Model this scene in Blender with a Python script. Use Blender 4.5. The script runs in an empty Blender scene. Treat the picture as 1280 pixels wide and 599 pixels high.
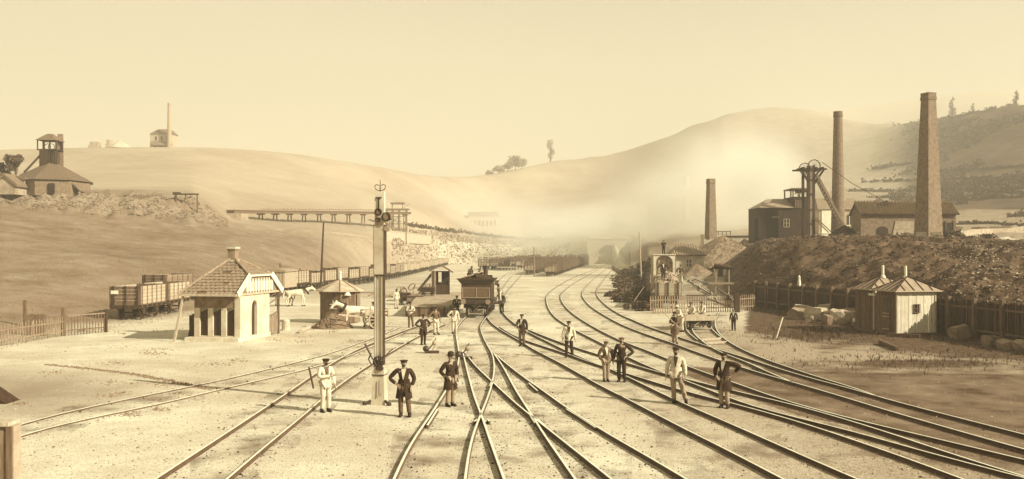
import bpy, bmesh, math, random
import numpy as np
from mathutils import Vector, Matrix, noise
SC = bpy.context.scene
COL = SC.collection
R = math.radians
random.seed(7)
F = 1150.0; CH = 5.1; HZ = 313.0; CX = 640.0      # focal length in photo pixels, camera height, horizon row, centre column

# ---------------------------------------------------------------- camera, sky, sun, exposure
cd = bpy.data.cameras.new('camera'); cam = bpy.data.objects.new('camera', cd); COL.objects.link(cam)
cam.location = (0, 0, CH); cam.rotation_euler = (R(90), 0, 0)
cd.sensor_width = 36; cd.lens = 36*F/1280; cd.shift_y = (HZ-299.5)/1280
cd.clip_start = 0.1; cd.clip_end = 9000
SC.camera = cam
SUN_EL = R(31); SD = Vector((0.88, -0.475, 0)).normalized()     # horizontal direction towards the sun
SUN_AZ = math.atan2(SD.x, SD.y)
w = bpy.data.worlds.new('World'); SC.world = w; w.use_nodes = True
nt = w.node_tree; nt.nodes.clear()
sky = nt.nodes.new('ShaderNodeTexSky'); sky.sky_type = 'NISHITA'; sky.sun_disc = False
sky.sun_elevation = SUN_EL; sky.sun_rotation = SUN_AZ; sky.dust_density = 3.0; sky.air_density = 1.2
bw = nt.nodes.new('ShaderNodeRGBToBW')
cl = nt.nodes.new('ShaderNodeMapRange'); cl.clamp = True      # the plate's blank cream sky
cl.inputs['From Min'].default_value = 0; cl.inputs['From Max'].default_value = 3.2
cl.inputs['To Min'].default_value = 0.0; cl.inputs['To Max'].default_value = 3.15
mx = nt.nodes.new('ShaderNodeMix'); mx.data_type = 'RGBA'; mx.blend_type = 'MULTIPLY'; mx.inputs[0].default_value = 1
mx.inputs[7].default_value = (1.0, 0.90, 0.66, 1)
bg = nt.nodes.new('ShaderNodeBackground'); bg.inputs[1].default_value = 0.1
ow = nt.nodes.new('ShaderNodeOutputWorld')
L = nt.links.new
L(sky.outputs[0], bw.inputs[0]); L(bw.outputs[0], cl.inputs[0]); L(cl.outputs[0], mx.inputs[6]); L(mx.outputs[2], bg.inputs[0]); L(bg.outputs[0], ow.inputs[0])
sl = bpy.data.lights.new('sun', 'SUN'); sl.energy = 5.0; sl.angle = R(0.5); sl.color = (1.0, 0.955, 0.80)
so = bpy.data.objects.new('sun', sl); COL.objects.link(so)
sv = Vector((SD.x*math.cos(SUN_EL), SD.y*math.cos(SUN_EL), math.sin(SUN_EL)))
so.rotation_euler = sv.to_track_quat('Z', 'Y').to_euler(); so.location = sv*60
SC.view_settings.view_transform = 'Standard'; SC.view_settings.look = 'None'
SC.view_settings.exposure = 1.0; SC.view_settings.gamma = 1.0
try:
    SC.cycles.volume_step_rate = 1.0; SC.cycles.volume_bounces = 6; SC.cycles.max_bounces = 7
    SC.cycles.transparent_max_bounces = 12; SC.cycles.volume_max_steps = 256
except Exception: pass

# ---------------------------------------------------------------- materials (sepia print tones)
def sep(l):
    return (l, l*(.38+.64*math.sqrt(l)), l*(.09+.70*math.sqrt(l)), 1)
MATS = {}
def mat(name, l, var=.18, scale=1.5, rough=.85, bump=.0, bscale=None, stretch=(1, 1, 1), spec=.25, detail=5, l2=None, metal=0, voronoi=0):
    if name in MATS: return MATS[name]
    m = bpy.data.materials.new(name); m.use_nodes = True; t = m.node_tree; n = t.nodes; k = t.links.new
    b = n['Principled BSDF']; b.inputs['Roughness'].default_value = rough; b.inputs['Metallic'].default_value = metal
    b.inputs['Specular IOR Level'].default_value = spec
    tc = n.new('ShaderNodeTexCoord'); mp = n.new('ShaderNodeMapping'); mp.inputs['Scale'].default_value = stretch
    k(tc.outputs['Object'], mp.inputs[0])
    oi = n.new('ShaderNodeObjectInfo')
    ad = n.new('ShaderNodeVectorMath'); ad.operation = 'ADD'; k(mp.outputs[0], ad.inputs[0])
    ml = n.new('ShaderNodeMath'); ml.operation = 'MULTIPLY'; ml.inputs[1].default_value = 37.; k(oi.outputs['Random'], ml.inputs[0]); k(ml.outputs[0], ad.inputs[1])
    no = n.new('ShaderNodeTexNoise'); no.inputs['Scale'].default_value = scale; no.inputs['Detail'].default_value = detail; no.inputs['Roughness'].default_value = .65
    k(ad.outputs[0], no.inputs['Vector'])
    r = n.new('ShaderNodeMapRange'); r.inputs['From Min'].default_value = .3; r.inputs['From Max'].default_value = .7
    k(no.outputs['Fac'], r.inputs[0])
    # a little individual tone per object
    a2 = n.new('ShaderNodeMath'); a2.operation = 'MULTIPLY_ADD'; a2.inputs[1].default_value = .35; k(oi.outputs['Random'], a2.inputs[0]); 
    a3 = n.new('ShaderNodeMath'); a3.operation = 'SUBTRACT'; a3.inputs[1].default_value = .175; k(r.outputs[0], a3.inputs[0]); k(a3.outputs[0], a2.inputs[2])
    x = n.new('ShaderNodeMix'); x.data_type = 'RGBA'; x.clamp_factor = True
    lo = l*(1-var); hi = min(.85, (l2 if l2 else l)*(1+var))
    x.inputs[6].default_value = sep(lo); x.inputs[7].default_value = sep(hi); k(a2.outputs[0], x.inputs[0]); k(x.outputs[2], b.inputs['Base Color'])
    if bump:
        bu = n.new('ShaderNodeBump'); bu.inputs['Strength'].default_value = 1; bu.inputs['Distance'].default_value = bump
        if voronoi:
            nb = n.new('ShaderNodeTexVoronoi'); nb.inputs['Scale'].default_value = voronoi; k(ad.outputs[0], nb.inputs['Vector']); k(nb.outputs['Distance'], bu.inputs['Height'])
        else:
            nb = n.new('ShaderNodeTexNoise'); nb.inputs['Scale'].default_value = bscale or scale*6; nb.inputs['Detail'].default_value = 6; k(ad.outputs[0], nb.inputs['Vector']); k(nb.outputs['Fac'], bu.inputs['Height'])
        k(bu.outputs[0], b.inputs['Normal'])
    MATS[name] = m
    return m
M = {}
M['iron'] = mat('dark_iron', .045, .4, 4, .5, .004, spec=.5)
M['paint_old'] = mat('dirty_white_paint', .52, .22, 1.2, .7, .003, 10)
M['rail_top'] = mat('polished_rail_head', .74, .12, 3, .35, spec=.7)
M['rail'] = mat('rusty_rail_web', .10, .3, 3, .7, spec=.3)
M['black'] = mat('sooty_black', .03, .4, 5, .7)
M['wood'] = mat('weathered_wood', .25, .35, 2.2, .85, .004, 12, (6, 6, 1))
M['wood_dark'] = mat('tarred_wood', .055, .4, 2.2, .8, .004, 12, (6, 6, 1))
M['wood_fence'] = mat('dark_fence_wood', .048, .4, 2.2, .85, .004, 12, (6, 6, 1))  # very dark wood tone for the plank fence
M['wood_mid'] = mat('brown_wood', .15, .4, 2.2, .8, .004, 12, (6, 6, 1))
M['wood_pale'] = mat('pale_wood', .42, .25, 2.2, .85, .003, 12, (6, 6, 1))
M['wood_lit'] = mat('lit_front_wood', .58, .2, 2.2, .85, .003, 12, (6, 6, 1))  # sunlight put into the wood tone of the shed front
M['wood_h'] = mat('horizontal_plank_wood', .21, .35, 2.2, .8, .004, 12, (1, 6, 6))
M['paint'] = mat('pale_paint', .72, .12, 1.5, .6, .002, 10)
M['plaster'] = mat('pale_plaster', .54, .2, 1.3, .9, .006, 9)
M['plaster_mid'] = mat('stained_plaster', .42, .25, .8, .9, .008, 8)
M['brick'] = mat('old_brickwork', .22, .35, 2.5, .9, .01, 14)
M['brick_pale'] = mat('pale_brickwork', .42, .25, 2.5, .9, .01, 14)
M['brick_dark'] = mat('smoke_stained_brickwork', .13, .45, 1.2, .9, .012, 14)
M['stone'] = mat('rough_stone', .38, .3, 1.5, .9, .03, 6)
M['stone_dark'] = mat('dark_stone', .24, .35, 1.5, .9, .03, 6)
M['stone_pale'] = mat('pale_stone', .55, .2, 1.5, .9, .03, 6)
M['tile'] = mat('clay_tile', .28, .38, 6, .85, .006, 20)
M['tile_dark'] = mat('dark_clay_tile', .19, .45, 5, .85, .01, 15)
M['slate'] = mat('old_slate', .17, .3, 4, .7, .006, 15)
M['zinc'] = mat('zinc_sheet', .30, .2, 2, .5, .003, 5, spec=.4)
M['coal'] = mat('coal_and_slag', .05, .6, 6, .9, .03, 14)
M['glass'] = mat('dark_glass', .04, .2, 3, .12, spec=.6)
M['skin'] = mat('weathered_skin', .34, .15, 9, .6)
M['hair'] = mat('dark_hair', .04, .3, 20, .7)
M['cloth_dark'] = mat('dark_wool', .04, .3, 9, .9, .004, 30)
M['cloth_mid'] = mat('grey_wool', .13, .25, 9, .9, .004, 30)
M['cloth_tan'] = mat('drab_canvas', .30, .2, 9, .9, .004, 30)
M['cloth_pale'] = mat('pale_linen', .56, .22, 9, .9, .004, 30)
M['horse_pale'] = mat('pale_horse_coat', .62, .15, 4, .7)
M['horse_brown'] = mat('bay_horse_coat', .22, .3, 4, .6)
M['rope'] = mat('wire_rope', .07, .2, 4, .7)
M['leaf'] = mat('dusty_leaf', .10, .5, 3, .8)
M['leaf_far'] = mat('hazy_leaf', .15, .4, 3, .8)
M['leaf_haze'] = mat('haze_paled_leaf', .3, .4, 3, .8)  # leaf tone paled to stand in for distance haze
M['bark'] = mat('bark', .12, .3, 5, .9)

# ---------------------------------------------------------------- mesh helpers
class MB:
    def __init__(s): s.v = []; s.f = []
    def add(s, vs, fs):
        o = len(s.v); s.v += [tuple(v) for v in vs]; s.f += [tuple(i+o for i in f) for f in fs]; return s
    def box(s, c, d, rz=0, rx=0, ry=0, taper=1):
        x, y, z = d[0]/2, d[1]/2, d[2]/2
        vs = [Vector((sx*x*(taper if sz > 0 else 1), sy*y*(taper if sz > 0 else 1), sz*z)) for sz in (-1, 1) for sx, sy in ((-1, -1), (1, -1), (1, 1), (-1, 1))]
        if rz or rx or ry:
            m = Matrix.Rotation(rz, 3, 'Z') @ Matrix.Rotation(ry, 3, 'Y') @ Matrix.Rotation(rx, 3, 'X'); vs = [m @ v for v in vs]
        c = Vector(c)
        return s.add([v+c for v in vs], [(0, 3, 2, 1), (4, 5, 6, 7), (0, 1, 5, 4), (1, 2, 6, 5), (2, 3, 7, 6), (3, 0, 4, 7)])
    def b2(s, x0, x1, y0, y1, z0, z1): return s.box(((x0+x1)/2, (y0+y1)/2, (z0+z1)/2), (abs(x1-x0), abs(y1-y0), abs(z1-z0)))
    def bar(s, a, b, w, h=None, up=(0, 0, 1)):
        a = Vector(a); b = Vector(b); h = h or w; d = (b-a).normalized(); u = Vector(up)
        if abs(d.dot(u)) > .98: u = Vector((0, 1, 0))
        r = d.cross(u).normalized(); u = r.cross(d)
        vs = [p + r*sx*w/2 + u*su*h/2 for p in (a, b) for sx, su in ((-1, -1), (1, -1), (1, 1), (-1, 1))]
        return s.add(vs, [(0, 1, 2, 3), (7, 6, 5, 4), (0, 4, 5, 1), (1, 5, 6, 2), (2, 6, 7, 3), (3, 7, 4, 0)])
    def tube(s, pts, r, n=8, cap=True):
        pts = [Vector(p) for p in pts]; rs = r if isinstance(r, (list, tuple)) else [r]*len(pts); o = len(s.v); ref = None
        for i, p in enumerate(pts):
            d = (pts[min(i+1, len(pts)-1)]-pts[max(i-1, 0)]).normalized()
            if ref is None: ref = Vector((0, 0, 1)) if abs(d.z) < .9 else Vector((1, 0, 0))
            a = d.cross(ref)
            if a.length < .05: a = d.cross(Vector((0, 1, 0)))
            a.normalize(); b = a.cross(d); 
            for j in range(n):
                t = 2*math.pi*j/n; s.v.append(tuple(p + (a*math.cos(t)+b*math.sin(t))*rs[i]))
        for i in range(len(pts)-1):
            for j in range(n):
                k = (j+1) % n; s.f.append((o+i*n+j, o+(i+1)*n+j, o+(i+1)*n+k, o+i*n+k))
        if cap:
            s.f.append(tuple(o+j for j in range(n))); e = o+(len(pts)-1)*n; s.f.append(tuple(e+n-1-j for j in range(n)))
        return s
    def lathe(s, prof, c=(0, 0, 0), n=12, phase=0):
        o = len(s.v); c = Vector(c)
        for r, z in prof:
            for j in range(n):
                t = 2*math.pi*j/n+phase; s.v.append((c.x+r*math.cos(t), c.y+r*math.sin(t), c.z+z))
        for i in range(len(prof)-1):
            for j in range(n):
                k = (j+1) % n; s.f.append((o+i*n+j, o+i*n+k, o+(i+1)*n+k, o+(i+1)*n+j))
        s.f.append(tuple(o+n-1-j for j in range(n))); e = o+(len(prof)-1)*n; s.f.append(tuple(e+j for j in range(n)))
        return s
    def ring(s, c, r, t, axis='y', n=24, w=None):      # torus-like square ring
        o = len(s.v); w = w or t; c = Vector(c)
        for j in range(n):
            a = 2*math.pi*j/n; ca, sa = math.cos(a), math.sin(a)
            for rr, ww in ((r-t/2, -w/2), (r+t/2, -w/2), (r+t/2, w/2), (r-t/2, w/2)):
                if axis == 'y': p = (rr*ca, ww, rr*sa)
                elif axis == 'x': p = (ww, rr*ca, rr*sa)
                else: p = (rr*ca, rr*sa, ww)
                s.v.append(tuple(c+Vector(p)))
        for j in range(n):
            k = (j+1) % n
            for q in range(4):
                p = (q+1) % 4; s.f.append((o+j*4+q, o+j*4+p, o+k*4+p, o+k*4+q))
        return s
    def prism(s, poly, y0, y1, ax='y'):                 # polygon in xz (ax y) or yz (ax x), or xy (ax z)
        n = len(poly); f = {'y': lambda p, t: (p[0], t, p[1]), 'x': lambda p, t: (t, p[0], p[1]), 'z': lambda p, t: (p[0], p[1], t)}[ax]
        return s.add([f(p, y0) for p in poly]+[f(p, y1) for p in poly],
                     [tuple(range(n)), tuple(range(2*n-1, n-1, -1))]+[(i, i+n, (i+1) % n+n, (i+1) % n) for i in range(n)])
    def ball(s, c, r, n=8, m=6, sq=(1, 1, 1), jit=0, rnd=random):
        o = len(s.v); c = Vector(c)
        for i in range(1, m):
            ph = math.pi*i/m
            for j in range(n):
                t = 2*math.pi*j/n; q = r*(1+rnd.uniform(-jit, jit)) if jit else r
                s.v.append((c.x+q*sq[0]*math.sin(ph)*math.cos(t), c.y+q*sq[1]*math.sin(ph)*math.sin(t), c.z+q*sq[2]*math.cos(ph)))
        a = len(s.v); s.v.append((c.x, c.y, c.z+r*sq[2])); s.v.append((c.x, c.y, c.z-r*sq[2]))
        for j in range(n):
            k = (j+1) % n; s.f.append((a, o+j, o+k)); e = o+(m-2)*n; s.f.append((a+1, e+k, e+j))
        for i in range(m-2):
            for j in range(n):
                k = (j+1) % n; s.f.append((o+i*n+j, o+(i+1)*n+j, o+(i+1)*n+k, o+i*n+k))
        return s
    def mesh(s, name):
        me = bpy.data.meshes.new(name); me.from_pydata(s.v, [], s.f); me.update()
        bm = bmesh.new(); bm.from_mesh(me); bmesh.ops.recalc_face_normals(bm, faces=bm.faces); bm.to_mesh(me); bm.free()
        return me
    def build(s, name, m, parent=None, loc=None, rz=0, smooth=False):
        me = s.mesh(name); me.materials.append(m if not isinstance(m, str) else M[m])
        if smooth:
            for p in me.polygons: p.use_smooth = True
        o = bpy.data.objects.new(name, me); COL.objects.link(o)
        if parent: o.parent = parent
        if loc: o.location = loc
        o.rotation_euler.z = rz
        return o
def inst(o, loc, rz=0, parent=None, scale=None):       # another piece that shares the mesh
    c = o.copy(); COL.objects.link(c); c.location = loc; c.rotation_euler.z = rz
    if parent: c.parent = parent
    if scale: c.scale = scale
    return c
def thing(name, label, cat, loc=(0, 0, 0), rz=0, group=None):
    o = bpy.data.objects.new(name, None); COL.objects.link(o); o.empty_display_size = .3
    o.location = loc; o.rotation_euler = (0, 0, rz); o['label'] = label; o['category'] = cat
    if group: o['group'] = group
    return o
def tag(o, label, cat, group=None):
    o['label'] = label; o['category'] = cat
    if group: o['group'] = group
    return o
def structure(o, label=None):
    o['kind'] = 'structure'
    if label: o['label'] = label
    return o
def stuff(o, label=None, cat=None):
    o['kind'] = 'stuff'
    if label: o['label'] = label
    if cat: o['category'] = cat
    return o
def copy_tree(o, parent=None, loc=None, rz=None, label=None):
    c = o.copy(); COL.objects.link(c); c.parent = parent
    if loc is not None: c.location = loc
    if rz is not None: c.rotation_euler = (0, 0, rz)
    if label: c['label'] = label
    for ch in list(o.children): copy_tree(ch, c)
    return c

# ---------------------------------------------------------------- terrain: one sheet lofted from measured profiles
# every column: (D, z) or (D, 'row' as elevation seen from the camera) at 10 shared stations
def zr(D, py): return CH-(py-HZ)/F*D
COLS = {
 -1500: [(40,0.),(60,1.),(90,4.),(95,6.),(140,10.),(220,18.),(300,24.),(420,20.),(900,30.),(2600,0.)],
 -400: [(45,0.),(85,3.),(148,12.),(154,14.),(210,22.),(310,34.),(420,44.),(600,34.),(1200,50.),(3200,0.)],
 0:   [(50,0.),(90,zr(90,332)),(150,zr(150,254)),(156,zr(156,242)),(200,zr(200,235)),(300,zr(300,214)),(400,zr(400,190)),(560,36.),(1200,60.),(3200,0.)],
 100: [(60,0.),(95,zr(95,332)),(152,zr(152,264)),(158,zr(158,244)),(200,zr(200,237)),(300,zr(300,212)),(420,zr(420,188)),(580,38.),(1200,60.),(3200,0.)],
 180: [(66,0.),(100,zr(100,336)),(156,zr(156,271)),(163,zr(163,245)),(205,zr(205,236)),(300,zr(300,212)),(420,zr(420,188)),(580,38.),(1200,60.),(3200,0.)],
 240: [(75,0.),(105,zr(105,336)),(160,zr(160,275)),(168,zr(168,250)),(220,zr(220,236)),(310,zr(310,210)),(420,zr(420,187)),(580,38.),(1200,60.),(3200,0.)],
 290: [(90,0.),(115,zr(115,336)),(168,zr(168,284)),(176,zr(176,279)),(230,zr(230,252)),(320,zr(320,218)),(430,zr(430,188)),(590,38.),(1200,60.),(3200,0.)],
 350: [(115,0.),(135,zr(135,334)),(185,zr(185,289)),(195,zr(195,284)),(250,zr(250,257)),(340,zr(340,224)),(450,zr(450,193)),(600,36.),(1200,55.),(3200,0.)],
 400: [(150,0.),(162,zr(162,328)),(195,zr(195,291)),(205,zr(205,287)),(260,zr(260,262)),(360,zr(360,230)),(470,zr(470,199)),(620,34.),(1250,55.),(3200,0.)],
 450: [(185,0.),(195,zr(195,322)),(212,zr(212,296)),(222,zr(222,292)),(280,zr(280,264)),(380,zr(380,235)),(490,zr(490,207)),(640,32.),(1250,60.),(3200,0.)],
 500: [(232,0.),(238,zr(238,318)),(248,zr(248,302)),(256,zr(256,293)),(320,zr(320,268)),(420,zr(420,241)),(540,zr(540,215)),(700,34.),(1300,70.),(3200,0.)],
 550: [(320,0.),(326,zr(326,322)),(336,zr(336,308)),(345,zr(345,299)),(380,zr(380,276)),(480,zr(480,250)),(600,zr(600,224)),(760,36.),(1300,80.),(3300,0.)],
 600: [(350,0.),(358,zr(358,322)),(375,zr(375,306)),(395,zr(395,300)),(480,zr(480,281)),(580,zr(580,254)),(700,zr(700,222)),(860,40.),(1400,100.),(3300,0.)],
 650: [(340,0.),(355,zr(355,322)),(385,zr(385,308)),(410,zr(410,302)),(500,zr(500,280)),(600,zr(600,250)),(720,zr(720,212)),(900,50.),(1500,110.),(3300,0.)],
 700: [(336,0.),(341,zr(341,318)),(352,zr(352,305)),(375,zr(375,296)),(500,zr(500,268)),(640,zr(640,240)),(800,zr(800,204)),(1000,60.),(1600,130.),(3300,0.)],
 735: [(300,0.),(332,0),(335,zr(335,302)),(350,zr(350,296)),(500,zr(500,265)),(660,zr(660,232)),(840,zr(840,200)),(1050,70.),(1600,140.),(3300,0.)],
 765: [(240,0.),(333,0),(335,zr(335,300)),(345,zr(345,297)),(500,zr(500,264)),(680,zr(680,228)),(860,zr(860,194)),(1080,80.),(1600,140.),(3300,0.)],
 785: [(130,0.),(225,.0),(326,0.),(347,zr(347,297)),(500,zr(500,262)),(700,zr(700,222)),(880,zr(880,187)),(1100,90.),(1600,150.),(3300,0.)],
 810: [(94,0.),(128,zr(128,341)),(190,zr(190,321)),(310,zr(310,301)),(430,zr(430,276)),(600,zr(600,240)),(890,zr(890,185)),(1120,90.),(1600,150.),(3300,0.)],
 850: [(86,0.),(115,zr(115,354)),(150,zr(150,335)),(190,zr(190,316)),(300,zr(300,290)),(560,zr(560,236)),(940,zr(940,169)),(1200,100.),(1700,170.),(3300,0.)],
 900: [(84,0.),(112,zr(112,353)),(142,zr(142,334)),(185,zr(185,304)),(300,zr(300,286)),(540,zr(540,228)),(1000,zr(1000,151)),(1250,110.),(1800,200.),(3400,0.)],
 925: [(86,0.),(98,zr(98,358)),(125,zr(125,326)),(165,zr(165,303)),(290,zr(290,285)),(550,zr(550,230)),(1030,zr(1030,145)),(1300,115.),(1900,230.),(3400,0.)],
 950: [(84,0.),(93,zr(88,350)),(108,zr(108,312)),(160,zr(160,299)),(280,zr(280,284)),(550,zr(550,232)),(1050,zr(1050,141)),(1300,120.),(1900,zr(1900,160)),(3400,0.)],
 1000:[(76,0.),(86,zr(86,342)),(100,zr(100,299)),(160,zr(160,297)),(280,zr(280,280)),(540,zr(540,226)),(1050,zr(1050,143)),(1300,120.),(1900,zr(1900,142)),(3400,0.)],
 1060:[(68.5,0.),(80,zr(80,342)),(98,zr(98,299)),(160,zr(160,296)),(270,zr(270,276)),(520,zr(520,224)),(960,zr(960,157)),(1300,110.),(1900,zr(1900,137)),(3400,0.)],
 1110:[(63,0.),(76,zr(76,342)),(96,zr(96,299)),(158,zr(158,295)),(265,zr(265,274)),(470,zr(470,225)),(820,zr(820,166)),(1200,100.),(1900,zr(1900,133)),(3400,0.)],
 1150:[(59.5,0.),(73,zr(74,343)),(94,zr(94,300)),(155,zr(155,296)),(260,zr(260,273)),(420,zr(420,225)),(700,zr(700,156)),(1100,90.),(1900,zr(1900,128)),(3400,0.)],
 1200:[(55.5,0.),(69,zr(71,344)),(92,zr(92,303)),(150,zr(150,299)),(245,zr(245,274)),(380,zr(380,224)),(620,zr(620,149)),(1000,90.),(1900,zr(1900,121)),(3400,0.)],
 1280:[(50,0.),(65,zr(66,350)),(88,zr(88,308)),(142,zr(142,302)),(225,zr(225,275)),(340,zr(340,222)),(540,zr(540,134)),(900,90.),(1900,zr(1900,117)),(3400,0.)],
 1700:[(40,0.),(52,4.),(70,7.),(120,8.),(200,14.),(300,30.),(480,70.),(800,90.),(1700,200.),(3200,0.)],
 2800:[(36,0.),(50,4.),(66,7.),(100,8.),(160,14.),(240,24.),(380,40.),(600,60.),(1200,120.),(2600,0.)],
}
_px = np.array(sorted(COLS)); _Ds = np.array([[c[0] for c in COLS[p]] for p in _px], float); _Zs = np.array([[c[1] for c in COLS[p]] for p in _px], float)
def pchip_m(x, y):
    h = np.diff(x); d = np.diff(y)/h; m = np.zeros_like(y)
    for i in range(1, len(x)-1):
        if d[i-1]*d[i] > 0:
            w1 = 2*h[i]+h[i-1]; w2 = h[i]+2*h[i-1]; m[i] = (w1+w2)/(w1/d[i-1]+w2/d[i])
    m[-1] = d[-1]
    return m
_cache = {}
def rowv(T, px, i):
    if i < 5 or not -300 < px < 1400: return np.interp(px, _px, T[:, i])
    q = px+np.linspace(-34, 34, 9); return float(np.mean(np.interp(q, _px, T[:, i])))
def column(px):
    k = round(px*2)
    if k not in _cache:
        x = np.concatenate(([4., 25.], [rowv(_Ds, k/2, i) for i in range(10)])); y = np.concatenate(([0., 0.], [rowv(_Zs, k/2, i) for i in range(10)]))
        if x[2] < 26: x[1] = x[2]*.5
        _cache[k] = (x, y, pchip_m(x, y))
    return _cache[k]
def prof(px, D):
    x, y, m = column(px); i = int(np.clip(np.searchsorted(x, D)-1, 0, len(x)-2)); h = x[i+1]-x[i]; t = min(1, max(0, (D-x[i])/h))
    return float((2*t**3-3*t*t+1)*y[i]+(t**3-2*t*t+t)*h*m[i]+(-2*t**3+3*t*t)*y[i+1]+(t**3-t*t)*h*m[i+1])
def rough_amp(px, D):
    x, y, m = column(px)
    if D <= x[2]: return 0
    if px < 620 and D > x[5]+4: return min(.5, .05+(D-x[5])*.004)
    if px > 890 and x[2] < D < x[5]*1.0: return .12+.43*min(1, (D-x[2])/8.)*min(1, (px-890)/40)          # spoil heap
    if px < 300 and x[4]-4 < D < x[5]+4: return .9*min(1, (300-px)/60)                                 # rocky cut
    if px < 620 and D < x[4]: return .18*min(1, (D-x[2])/12.)
    return min(.12+D*.0028, 3)
def x_near(px): return column(px)[0][4]+3 if px < 700 else 200
def H(X, Y):
    px = CX+F*X/Y; z = prof(px, Y); a = rough_amp(px, Y)
    if a:
        s = .35 if px > 890 and Y < 165 or (px < 300 and x_near(px)-7 < Y < column(px)[0][5]+4) else (.10 if Y < x_near(px) else .014)
        z += a*noise.fractal(Vector((X*s, Y*s, 3.1)), .6, 2.1, 5 if s > .3 else 3)
        if Y < 170 and a > .3: z += .25*noise.fractal(Vector((X*1.3, Y*1.3, 9.)), .8, 2.1, 3)
    return z
def G(px, py, dmax=900):                                # the ground point seen at a photo pixel
    if py > HZ+2:
        D = CH*F/(py-HZ)
        if D <= column(px)[0][2]: return Vector(((px-CX)/F*D, D, 0))
    D = 20.
    while D < dmax:
        if zr(D, py) <= H((px-CX)/F*D, D):
            lo, hi = D/1.01, D
            for _ in range(12):
                md = (lo+hi)/2
                if zr(md, py) <= H((px-CX)/F*md, md): hi = md
                else: lo = md
            return Vector(((px-CX)/F*hi, hi, zr(hi, py)))
        D *= 1.01
    return Vector(((px-CX)/F*D, D, zr(D, py)))
def P(px, py, D): return Vector(((px-CX)/F*D, D, zr(D, py)))
def GD(px, D, dz=0): X = (px-CX)/F*D; return Vector((X, D, H(X, D)+dz))

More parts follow.
